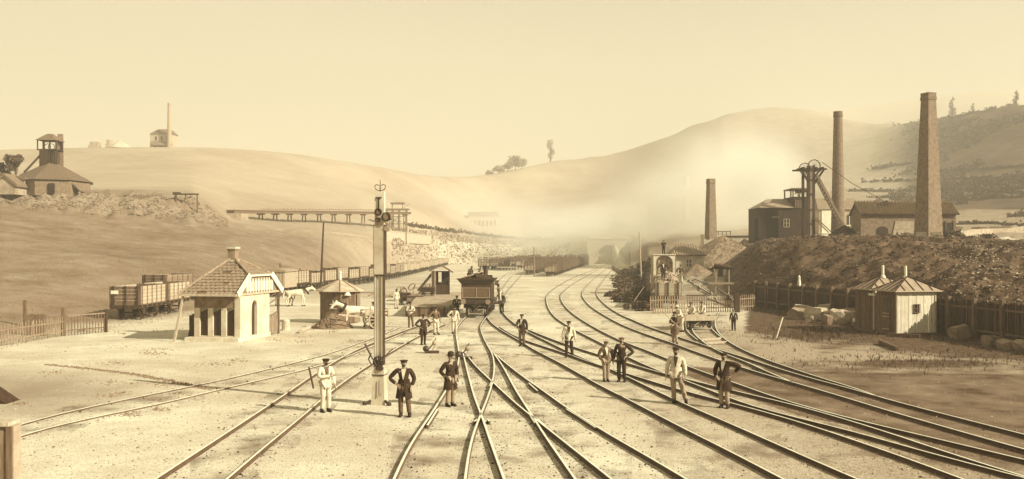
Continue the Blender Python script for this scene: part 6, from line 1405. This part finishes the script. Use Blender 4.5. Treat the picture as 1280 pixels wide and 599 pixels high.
for i, (x0, x1, y0, y1, lb) in enumerate(((1224, 1234, 283.5, 292, 'small distant square house left of the two near the right edge'), (1246, 1264, 283, 294, 'larger distant house with one pale end near the right edge'), (1196, 1203, 283, 290, 'tiny distant house just right of the engine shed'))):
    D_ = 190; t = thing('distant_house', lb, 'house', GD((x0+x1)/2, D_, -.8)); s_ = D_/F; w = (x1-x0)*s_/2; h_ = zr(D_, y0)-t.location.z
    MB().b2(-w, w, 0, 3, 0, h_*.8).build('wall', 'plaster_mid', t); m = MB(); m.prism([(-w-.2, h_*.8), (w+.2, h_*.8), (w*.7, h_), (-w*.7, h_)], -.2, 3.2); m.build('roof', 'tile_dark', t); MB().b2(-w*.3, w*.1, -.08, -.004, h_*.2, h_*.6).build('window', 'glass', t)
    MB().b2(w*.35, w*.9, -.08, -.004, h_*.15, h_*.7).build('door', 'paint', t)
qf = thing('field_wall', 'long low wall running right from the engine shed past the distant houses', 'wall', GD(1200, 165)); o = qf.location
pts = [(1190, 160), (1215, 172), (1240, 178), (1262, 182), (1290, 186)]
for a, b in zip(pts, pts[1:]): A, B = GD(*a)-o, GD(*b)-o; MB().bar(A+Vector((0, 0, .4)), B+Vector((0, 0, .4)), .3, 1.3).build('wall_length', 'stone', qf)
# --- tunnel portal
tp = thing('tunnel_portal', 'pale arched masonry tunnel mouth half lost in the steam at the end of the tracks', 'tunnel portal', (0, 331.3, 0)); s_ = 331.3/F
X_ = lambda px: (px-CX)*s_; Z_ = lambda py: zr(331.3, py)
cx_ = 761.5; r_ = 13.8*s_; sp = Z_(320)
poly = [(X_(736), -.5), (X_(cx_)-r_, -.5), (X_(cx_)-r_, sp)]+[(X_(cx_)-r_*math.cos(t), sp+r_*math.sin(t)) for t in [math.pi*i/14 for i in range(1, 14)]]+[(X_(cx_)+r_, sp), (X_(cx_)+r_, -.5), (X_(790), -.5), (X_(790), Z_(299.5)), (X_(736), Z_(299.5))]
MB().prism(poly, 0, 1.2).build('face_wall', 'stone_pale', tp)
MB().b2(X_(734), X_(792), -.3, 1.5, Z_(299.5)+.003, Z_(298)).build('coping', 'stone_pale', tp)
v = None
for i in range(15):                                     # voussoirs
    t0, t1 = math.pi*i/15+.02, math.pi*(i+1)/15-.02; R0, R1 = r_, r_+.9; c0 = X_(cx_)
    MB().prism([(c0-R0*math.cos(t0), sp+R0*math.sin(t0)), (c0-R0*math.cos(t1), sp+R0*math.sin(t1)), (c0-R1*math.cos(t1), sp+R1*math.sin(t1)), (c0-R1*math.cos(t0), sp+R1*math.sin(t0))], -.18, -.005).build('voussoir', 'stone_pale', tp)
m = MB(); pr = [(X_(cx_)-r_*1.02*math.cos(t), sp+r_*1.02*math.sin(t)) for t in [math.pi*i/14 for i in range(15)]]; pr = [(pr[0][0], -.5)]+pr+[(pr[-1][0], -.5)]
n_ = len(pr); m.add([(x, 1.21, z) for x, z in pr]+[(x, 40, z) for x, z in pr], [(i, i+1, i+1+n_, i+n_) for i in range(n_-1)]+[tuple(range(n_, 2*n_))]); m.build('bore', 'brick_dark', tp)
MB().b2(X_(cx_)-r_, X_(cx_)+r_, 1.3, 40, -.4, .004).build('tunnel_floor', 'stone', tp)
for x0, x1 in ((734, 738), (785.5, 790.5)): MB().b2(X_(x0), X_(x1), -.6, -.01, -.5, Z_(301)).build('buttress', 'stone_pale', tp)

mk_ = MB().lathe([(.16, 0), (.15, .5), (.22, .8), (.16, 1.3), (.1, 1.75), (.11, 1.95), (.03, 2.1)], (0, 0, 0), 10).build('white_marker', 'paint', None, GD(999, 77.5, .9)); tag(mk_, 'white rounded marker showing above the top of the tall plank fence', 'marker')

sq_chimney(858, 330, 275, 221, 2.8, 2.1, R(20), 'brick_pale', 'faint hazy chimney far off in the steam left of the slim square chimney', n=4)
fw = thing('valley_works', 'long faint works building low in the hazy central valley', 'building', GD(604, 470, -1)); s_ = 470/F
MB().b2(-19*s_, 19*s_, 0, 9, 0, 6.2).build('wall', 'plaster', fw); MB().prism([(-20*s_, 6.2), (20*s_, 6.2), (18*s_, 8.6), (-18*s_, 8.6)], -.3, 9.3).build('roof', 'stone', fw)
for i in range(7): MB().b2((-16+i*5)*s_, (-14+i*5)*s_, -.15, -.01, 1.5, 4.2).build('window', 'brick', fw)
# ---------------------------------------------------------------- trees, bushes, weeds, rubble
def leaf_cloud(m, blobs, n, size, rnd):
    tot = sum(b[3]**2 for b in blobs)
    for (x, y, z, r) in blobs:
        for _ in range(int(n*r*r/tot)):
            while True:
                v = Vector((rnd.uniform(-1, 1), rnd.uniform(-1, 1), rnd.uniform(-1, 1)))
                if .25 < v.length < 1: break
            v *= r*(.75+.35*rnd.random()); p = Vector((x, y, z+v.z*.0))+Vector((v.x, v.y, v.z*.85)); s = size*rnd.uniform(.6, 1.4)
            a = Vector((rnd.uniform(-1, 1), rnd.uniform(-1, 1), rnd.uniform(-1, 1))).normalized(); b = a.orthogonal().normalized(); c = a.cross(b)
            m.add([p+b*s, p+c*s*.6, p-b*s, p-c*s*.6], [(0, 1, 2, 3)])
def tree(px, D, h, w, label, seed=1, kind='round', group=None, n=900, dz=-.3, mt='leaf_far'):
    rnd = random.Random(seed); t = thing('tree', label, 'tree', GD(px, D, dz), 0, group)
    m = MB(); m.tube([(0, 0, 0), (w*.02, 0, h*.35), (w*.05, 0, h*.8)], [h*.035, h*.025, h*.008], 7); m.build('trunk', 'bark', t)
    limbs = MB()
    for i in range(5):
        a = rnd.uniform(0, 6.28); z = h*rnd.uniform(.3, .6); MB().tube([(0, 0, z), (w*.3*math.cos(a), w*.3*math.sin(a), z+h*.2)], [h*.015, h*.005], 5).build('limb', 'bark', t)
    bl = []
    if kind == 'round':
        for i in range(13): a = rnd.uniform(0, 6.28); q = rnd.random()**.6*w*.36; bl.append((q*math.cos(a), q*math.sin(a), h*rnd.uniform(.42, .85), w*rnd.uniform(.13, .22)))
    elif kind == 'tall':
        for i in range(14): q = i/13; a = rnd.uniform(0, 6.28); bl.append((w*.22*math.cos(a)*(1-q*.5), w*.22*math.sin(a)*(1-q*.5), h*(.25+.7*q), w*rnd.uniform(.16, .26)*(1.1-q*.5)))
    m = MB(); leaf_cloud(m, bl, n, w*.035+.05, rnd)
    o = m.build('crown', mt, t); o['kind'] = 'stuff'; return t
tree(19, 161, 7.6, 3.9, 'dark round tree just left of the pit head building', 3, n=1600, mt='leaf')
tree(1, 161, 6.4, 3.6, 'low dark tree cut by the left edge beside the pit head building', 5, n=1200, mt='leaf')
for i, (px, D, h, w, kd, lb) in enumerate(((624, 690, 6, 13, 'round', 'low faint tree leftmost on the central skyline'), (644, 700, 11, 15, 'round', 'broad faint tree in the middle of the central skyline'), (612, 700, 4, 9, 'round', 'lowest bushy tree at the left end of the central skyline clump'), (634, 695, 8, 12, 'round', 'middle sized tree between the low and the broad tree on the central skyline'), (652, 705, 9, 12, 'round', 'tree leaning on the right side of the broad tree on the central skyline'), (688, 770, 20, 11, 'tall', 'tall faint slender tree on the central skyline'),
  (1190, 640, 17, 8, 'tall', 'tall pale slender tree highest on the right skyline'), (1216, 620, 12, 5, 'tall', 'small slender tree right of the tall pale one on the right skyline'), (1240, 585, 8, 12, 'round', 'low bushy tree on the right skyline'), (1270, 550, 12, 6, 'tall', 'narrow dark tree near the right edge skyline'), (1227, 600, 5, 8, 'round', 'low round bush tree between the slender ones on the right skyline'), (1258, 560, 5, 10, 'round', 'low spreading tree left of the narrow dark one at the right skyline'),
  (1121, 330, 6, 7, 'round', 'round hedge tree on the field seen left of the tallest chimney'), (1098, 320, 4.5, 6, 'round', 'small hedge tree beyond the wire rope'))):
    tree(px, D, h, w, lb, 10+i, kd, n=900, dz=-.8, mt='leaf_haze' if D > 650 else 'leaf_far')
def bush(px, py, r, label, seed, D=None, mt='leaf', grp=None, n=700, sq=.7):
    rnd = random.Random(seed); p = G(px, py) if D is None else GD(px, D); m = MB(); bl = [(rnd.uniform(-.6, .6)*r, rnd.uniform(-.5, .5)*r, r*rnd.uniform(.2, .7)*sq, r*rnd.uniform(.3, .5)) for _ in range(8)]
    leaf_cloud(m, bl, n, .05+r*.045, rnd); 
    for i in range(5): a = rnd.uniform(0, 6.28); m.tube([(0, 0, -.1), (r*.5*math.cos(a), r*.5*math.sin(a), r*sq*.8)], [.03, .01], 4)
    o = m.build('bush', mt, None, p); tag(o, label, 'bush', grp); return o
B_ = [(776, 378, 1.5, 'pale round bush at the track side below the pole'), (768, 371, 1.2, 'low bush lowest left on the scrubby bank by the tunnel tracks'), (790, 374, 1.8, 'dark bush in the middle of the scrubby bank'), (803, 380, 1.6, 'dark bush right of the leaning stick on the bank'),
 (780, 362, 1.9, 'bush higher up the scrubby bank left of the tall pole'), (794, 360, 2.2, 'large dark bush right behind the tall pole foot'), (806, 366, 1.6, 'dark bush between the tall pole and the stone wagons'), (775, 351, 1.8, 'small bush further up the bank beside the curve'),
 (786, 347, 2.4, 'dark bush high on the bank left of the short pole'), (797, 344, 2.5, 'bush on the bank top behind the tall pole'), (810, 340, 2.6, 'broad bush left of the arched kiosk'), (805, 389, 1.1, 'low weeds bush at the foot of the picket fence'), (790, 387, 1.0, 'low bush at the corner of the bank nearest the camera')]
for i, (px, py, r, lb) in enumerate(B_): bush(px, py, r, lb, 40+i, n=900)
for i, (px, D, r, lb) in enumerate(((858, 158, 3.2, 'dark hedge clump above the tiled house roof, left of the slim chimney'), (873, 160, 2.6, 'dark hedge clump touching the slim chimney base'), (845, 162, 2.6, 'thin hedge clump above the left end of the tiled roof'), (822, 150, 2.8, 'bush behind the man on the arched kiosk'), (1198, 120, 1.5, 'dark bush right of the tallest chimney foot'), (1210, 118, 1.3, 'small dark bush on the bank top before the field wall'), (1232, 122, 1.5, 'dark bush before the distant square house'), (1186, 116, 1.2, 'low bush at the corner of the engine shed'))): bush(px, 0, r, lb, 70+i, D=D, n=900)
rd = MB(); rd.tube([(0, 0, 0), (1.35, .2, 1.9)], .03, 6); p = G(786, 386); o_ = rd.build('leaning_stick', 'wood_pale', None, p); tag(o_, 'thin pale stick slanting among the bushes of the bank', 'stick')
# weeds along the plank fence and shed, rubble on the spoil bank and rocky cut, pebbles on the ballast
rnd = random.Random(77)
def scatter(name, label, mt, count, sampler, size, flat=.7, kind='rock', lift=0.):
    m = MB()
    for _ in range(count):
        p = sampler()
        if p is None: continue
        s = rnd.uniform(*size)*(1 if rnd.random() < .9 else 1.8)
        if kind == 'rock':
            o = len(m.v); pts = [(s, 0, 0), (0, s*.8, 0), (-s*.9, 0, .1*s), (0, -s*.9, 0), (.1*s, 0, s*flat), (0, 0, -s*.4)]; a = rnd.uniform(0, 6.28); ca, sa = math.cos(a), math.sin(a)
            for x, y, z in pts: x *= rnd.uniform(.7, 1.3); y *= rnd.uniform(.6, 1.3); z *= rnd.uniform(.6, 1.4); m.v.append((p[0]+x*ca-y*sa, p[1]+x*sa+y*ca, p[2]+z+lift))
            for f in ((0, 1, 4), (1, 2, 4), (2, 3, 4), (3, 0, 4), (1, 0, 5), (2, 1, 5), (3, 2, 5), (0, 3, 5)): m.f.append(tuple(o+i for i in f))
        else:
            for q in range(4):
                a = rnd.uniform(0, 6.28); l_ = s*rnd.uniform(.6, 1.3); w = s*.10; dx, dy = math.cos(a), math.sin(a); k_ = rnd.uniform(.2, .7)
                m.add([(p[0]-dy*w, p[1]+dx*w, p[2]-.02), (p[0]+dy*w, p[1]-dx*w, p[2]-.02), (p[0]+dx*l_*k_, p[1]+dy*l_*k_, p[2]+l_)], [(0, 1, 2)])
    return stuff(m.build(name, mt), label, None)
def on_heap():
    px = rnd.uniform(925, 1330); x = column(px)[0]; D = x[2]+1+(x[4]+6-x[2])*rnd.random(); return GD(px, D)
scatter('spoil_rubble', 'dark slag and broken stone covering the spoil bank', 'coal', 7000, on_heap, (.04, .16)); scatter('pale_rubble', 'paler stones scattered over the spoil bank', 'stone_dark', 1800, on_heap, (.03, .10))
def on_heap_r():
    px = rnd.gauss(1235, 38); x = column(px)[0]; D = x[2]+1+(x[4]-x[2])*rnd.uniform(.05, .85); return GD(px, D)
scatter('pale_rubble_patch', 'patch of pale broken stone on the spoil bank near the right edge', 'stone', 1500, on_heap_r, (.04, .11))
def on_top():
    px = rnd.uniform(945, 1330); x = column(px)[0]; return GD(px, x[4]+rnd.uniform(-2, 10))
scatter('heap_crest_rubble', 'paler rubble along the crest of the spoil bank', 'stone_dark', 1200, on_top, (.05, .14))
def on_cut():
    px = rnd.uniform(-20, 285); x = column(px)[0]; return GD(px, rnd.uniform(x[4]-1, x[5]+2))
scatter('cut_rocks', 'broken pale rock of the cut below the pit head building', 'stone_dark', 4500, on_cut, (.05, .2)); scatter('cut_rocks_dark', 'darker rock in the cut below the pit head building', 'brick', 2500, on_cut, (.05, .16))
def on_yard():
    D = 20*(130/20)**rnd.random(); px = rnd.uniform(-30, 1310); 
    if D > column(px)[0][2]: return None
    return ((px-CX)/F*D, D, 0)
scatter('ballast_stones', 'loose dark pebbles on the pale ballast', 'brick', 9000, on_yard, (.012, .035)); scatter('pale_ballast_stones', 'loose pale chips on the ballast', 'stone', 3000, on_yard, (.010, .026))
def weeds_at():
    r = rnd.random()
    if r < .55:
        D = rnd.uniform(44, 86); x = 22.3+6*(84-D)/43-rnd.random()**1.3*3.6; 
        return (x, D, 0)
    if r < .85: px, py = rnd.gauss(1020, 40), rnd.gauss(417, 6)
    else: px, py = rnd.gauss(1150, 80), rnd.gauss(450, 7)
    g = G(px, max(380, py)); return None if g.z > .1 else g
scatter('weeds', 'dark rough weeds growing along the foot of the plank fence', 'leaf', 5200, weeds_at, (.04, .16), kind='blade')
def bank_w():
    px = rnd.uniform(765, 812); x = column(px)[0]; return GD(px, rnd.uniform(x[2]-6, x[2]+40))
scatter('bank_undergrowth', 'dense dusty undergrowth between the bushes of the scrubby bank', 'leaf', 5000, bank_w, (.2, .55), kind='blade')
def on_bank():
    px = rnd.uniform(490, 735); x = column(px)[0]; return GD(px, rnd.uniform(x[2], x[5]+12))
scatter('bank_rubble', 'rough stone and earth on the cutting bank beyond the far wagons', 'brick', 3500, on_bank, (.12, .5)); scatter('bank_scrub', 'dry scrub on the cutting bank beyond the far wagons', 'leaf_far', 2500, on_bank, (.25, .7), kind='blade')
def field_g():
    px = rnd.uniform(-40, 470); x = column(px)[0]; return GD(px, rnd.uniform(x[2]-3, x[4]))
scatter('field_tufts', 'dry grass tufts across the left field', 'cloth_tan', 14000, field_g, (.05, .15), kind='blade')
def scrub_p():
    px = rnd.uniform(1110, 1330); x = column(px)[0]; D = rnd.uniform(x[6]*1.02, x[8]*1.02); p = GD(px, D)
    if rnd.random() > (px-1105)/110: return None
    return p if noise.noise(Vector((p.x*.02, p.y*.02, 1))) > -.12 else None
m = MB()
for _ in range(4200):
    p = scrub_p()
    if p is None: continue
    r = rnd.uniform(.6, 1.7); 
    for q in range(9):
        v = Vector((rnd.gauss(0, .5), rnd.gauss(0, .5), abs(rnd.gauss(0, .45))))*r; a = Vector((rnd.uniform(-1, 1), rnd.uniform(-1, 1), rnd.uniform(-1, 1))).normalized()*r*.4; b = a.cross(Vector((.3, .5, .8))); m.add([p+v+a, p+v+b, p+v-a, p+v-b], [(0, 1, 2, 3)])
stuff(m.build('hillside_scrub', 'leaf_far'), 'dark scrub and young trees covering the hillside at the right edge')
def along(pts, jit, n):
    def f():
        i = rnd.randrange(len(pts)-1); a, b = pts[i], pts[i+1]; t_ = rnd.random(); g = G(a[0]+(b[0]-a[0])*t_, a[1]+(b[1]-a[1])*t_); g.x += rnd.gauss(0, jit); g.y += rnd.gauss(0, jit); return g
    return f
scatter('rut_debris', 'dark clods and stones along the shallow rut crossing the yard at left', 'brick', 1300, along([(58, 456), (110, 461), (165, 468), (210, 476), (262, 487)], .10, 0), (.02, .06))
for i in range(26):
    a = (rnd.uniform(240, 560), rnd.uniform(398, 440)) if i < 16 else (rnd.uniform(20, 330), rnd.uniform(440, 500))
    scatter('yard_litter', 'small litter of earth and stones on the yard ground', 'brick', 60, along([a, (a[0]+rnd.uniform(6, 26), a[1]+rnd.uniform(-2, 2))], .12, 0), (.015, .05)) if 0 else None
def litter():
    c_ = lit[rnd.randrange(len(lit))]; g = G(c_[0]+rnd.gauss(0, c_[2]), c_[1]+rnd.gauss(0, c_[3])); return g
lit = [(rnd.uniform(130, 560), rnd.uniform(396, 445), rnd.uniform(3, 12), rnd.uniform(.6, 2)) for _ in range(26)]+[(rnd.uniform(20, 330), rnd.uniform(440, 520), rnd.uniform(5, 14), 1.5) for _ in range(14)]+[(rnd.uniform(560, 760), rnd.uniform(345, 400), rnd.uniform(4, 10), 1.) for _ in range(10)]
scatter('yard_litter', 'scattered clods, cinders and litter on the yard ground', 'brick', 2600, litter, (.015, .055))
def by_rail():
    while True:
        r = RAILS[rnd.randrange(len(RAILS))]; p = r[int(len(r)*rnd.random()**1.3)]
        if 16 < p.y < 110: break
    return (p.x+rnd.gauss(0, .28), p.y+rnd.uniform(-.5, .5), p.z)
scatter('track_cinders', 'dark cinders lying along and between the rails', 'coal', 12000, by_rail, (.012, .035))
# hedgerows and terrace lines on the right hand hills
def hedge(pts, n, size, mt='leaf_far'):
    m = MB()
    for i in range(len(pts)-1):
        a, b = pts[i], pts[i+1]
        for _ in range(n):
            t_ = rnd.random(); p = G(a[0]+(b[0]-a[0])*t_, a[1]+(b[1]-a[1])*t_, 1500); r = size*p.y/300*rnd.uniform(.5, 1.2)
            for q in range(5):
                v = Vector((rnd.gauss(0, .7), rnd.gauss(0, .7), abs(rnd.gauss(0, .35))))*r; c_ = Vector((rnd.uniform(-1, 1), rnd.uniform(-1, 1), rnd.uniform(-1, 1))).normalized()*r*.45; d_ = c_.cross(Vector((.3, .5, .8))); m.add([p+v+c_, p+v+d_, p+v-c_, p+v-d_], [(0, 1, 2, 3)])
    return m
hm = MB()
for pts in ([(1064, 239), (1120, 240), (1200, 239), (1290, 243)], [(1080, 228), (1160, 226), (1290, 222)], [(1175, 215), (1230, 212), (1290, 208)], [(1085, 247), (1180, 249), (1290, 247)], [(1090, 212), (1140, 205)], [(1170, 232), (1230, 230), (1285, 226)], [(1060, 258), (1075, 257)], [(505, 281), (560, 289), (620, 297), (690, 301)], [(512, 283), (570, 292)], [(1195, 281), (1240, 280), (1290, 283)]):
    h_ = hedge(pts, 70, 1.1); hm.add(h_.v, h_.f)
stuff(hm.build('hedgerow', 'leaf_far'), 'lines of dark hedges dividing the terraced fields on the hillsides')
bake_skins()
# ---------------------------------------------------------------- air and steam
def volume_mat(name, dens, colr, aniso=.3, noise_scale=None, lo=.4, hi=.7, fall=True):
    m = bpy.data.materials.new(name); m.use_nodes = True; t = m.node_tree; t.nodes.clear(); n = t.nodes; k = t.links.new
    v = n.new('ShaderNodeVolumePrincipled'); v.inputs['Color'].default_value = colr; v.inputs['Anisotropy'].default_value = aniso; v.inputs['Density'].default_value = dens
    out = n.new('ShaderNodeOutputMaterial'); k(v.outputs[0], out.inputs['Volume'])
    if noise_scale:
        tc = n.new('ShaderNodeTexCoord'); no = n.new('ShaderNodeTexNoise'); no.inputs['Scale'].default_value = noise_scale; no.inputs['Detail'].default_value = 3; k(tc.outputs['Object'], no.inputs['Vector'])
        mr = n.new('ShaderNodeMapRange'); mr.inputs[1].default_value = lo; mr.inputs[2].default_value = hi; mr.inputs[3].default_value = .35; mr.inputs[4].default_value = 1.; k(no.outputs['Fac'], mr.inputs[0])
        ln = n.new('ShaderNodeVectorMath'); ln.operation = 'LENGTH'; k(tc.outputs['Object'], ln.inputs[0])
        fr = n.new('ShaderNodeMapRange'); fr.interpolation_type = 'SMOOTHSTEP'; fr.inputs[1].default_value = 1.; fr.inputs[2].default_value = .1; fr.inputs[3].default_value = 0; fr.inputs[4].default_value = 1; k(ln.outputs['Value'], fr.inputs[0])
        a = n.new('ShaderNodeMath'); a.operation = 'MULTIPLY'; k(mr.outputs[0], a.inputs[0]); k(fr.outputs[0], a.inputs[1]); b = n.new('ShaderNodeMath'); b.operation = 'MULTIPLY'; k(a.outputs[0], b.inputs[0]); b.inputs[1].default_value = dens; k(b.outputs[0], v.inputs['Density'])
    return m
hz = MB().b2(-3000, 3000, -125, 3600, -3, 330).build('haze', volume_mat('hazy_air', .00076, (.86, .825, .70, 1), .1)); stuff(hz)
def cloud(px, py, D, rx, ry, rz_, dens, label, seed):
    m = MB(); m.ball((0, 0, 0), 1, 24, 14); o = m.build('steam_cloud', volume_mat('steam', dens, (1, .985, .90, 1), .0, 1.6)); o.location = P(px, py, D); o.scale = (rx, ry, rz_); stuff(o, label, 'steam')
cloud(770, 292, 290, 34, 30, 13, .045, 'bright steam hanging before the tunnel mouth', 1)
cloud(705, 290, 345, 46, 34, 14, .06, 'thin steam drifting left over the far coke wagons', 2)
cloud(900, 235, 260, 28, 30, 22, .10, 'white steam billowing left of the winding house', 3)
cloud(958, 222, 172, 11, 10, 11, .20, 'steam puff rising beside the winding house roof', 4)
cloud(840, 260, 300, 36, 32, 19, .05, 'steam bank drifting between the tunnel and the slim chimney', 5)
cloud(600, 270, 420, 70, 45, 18, .02, 'faint steam low over the central valley', 6)
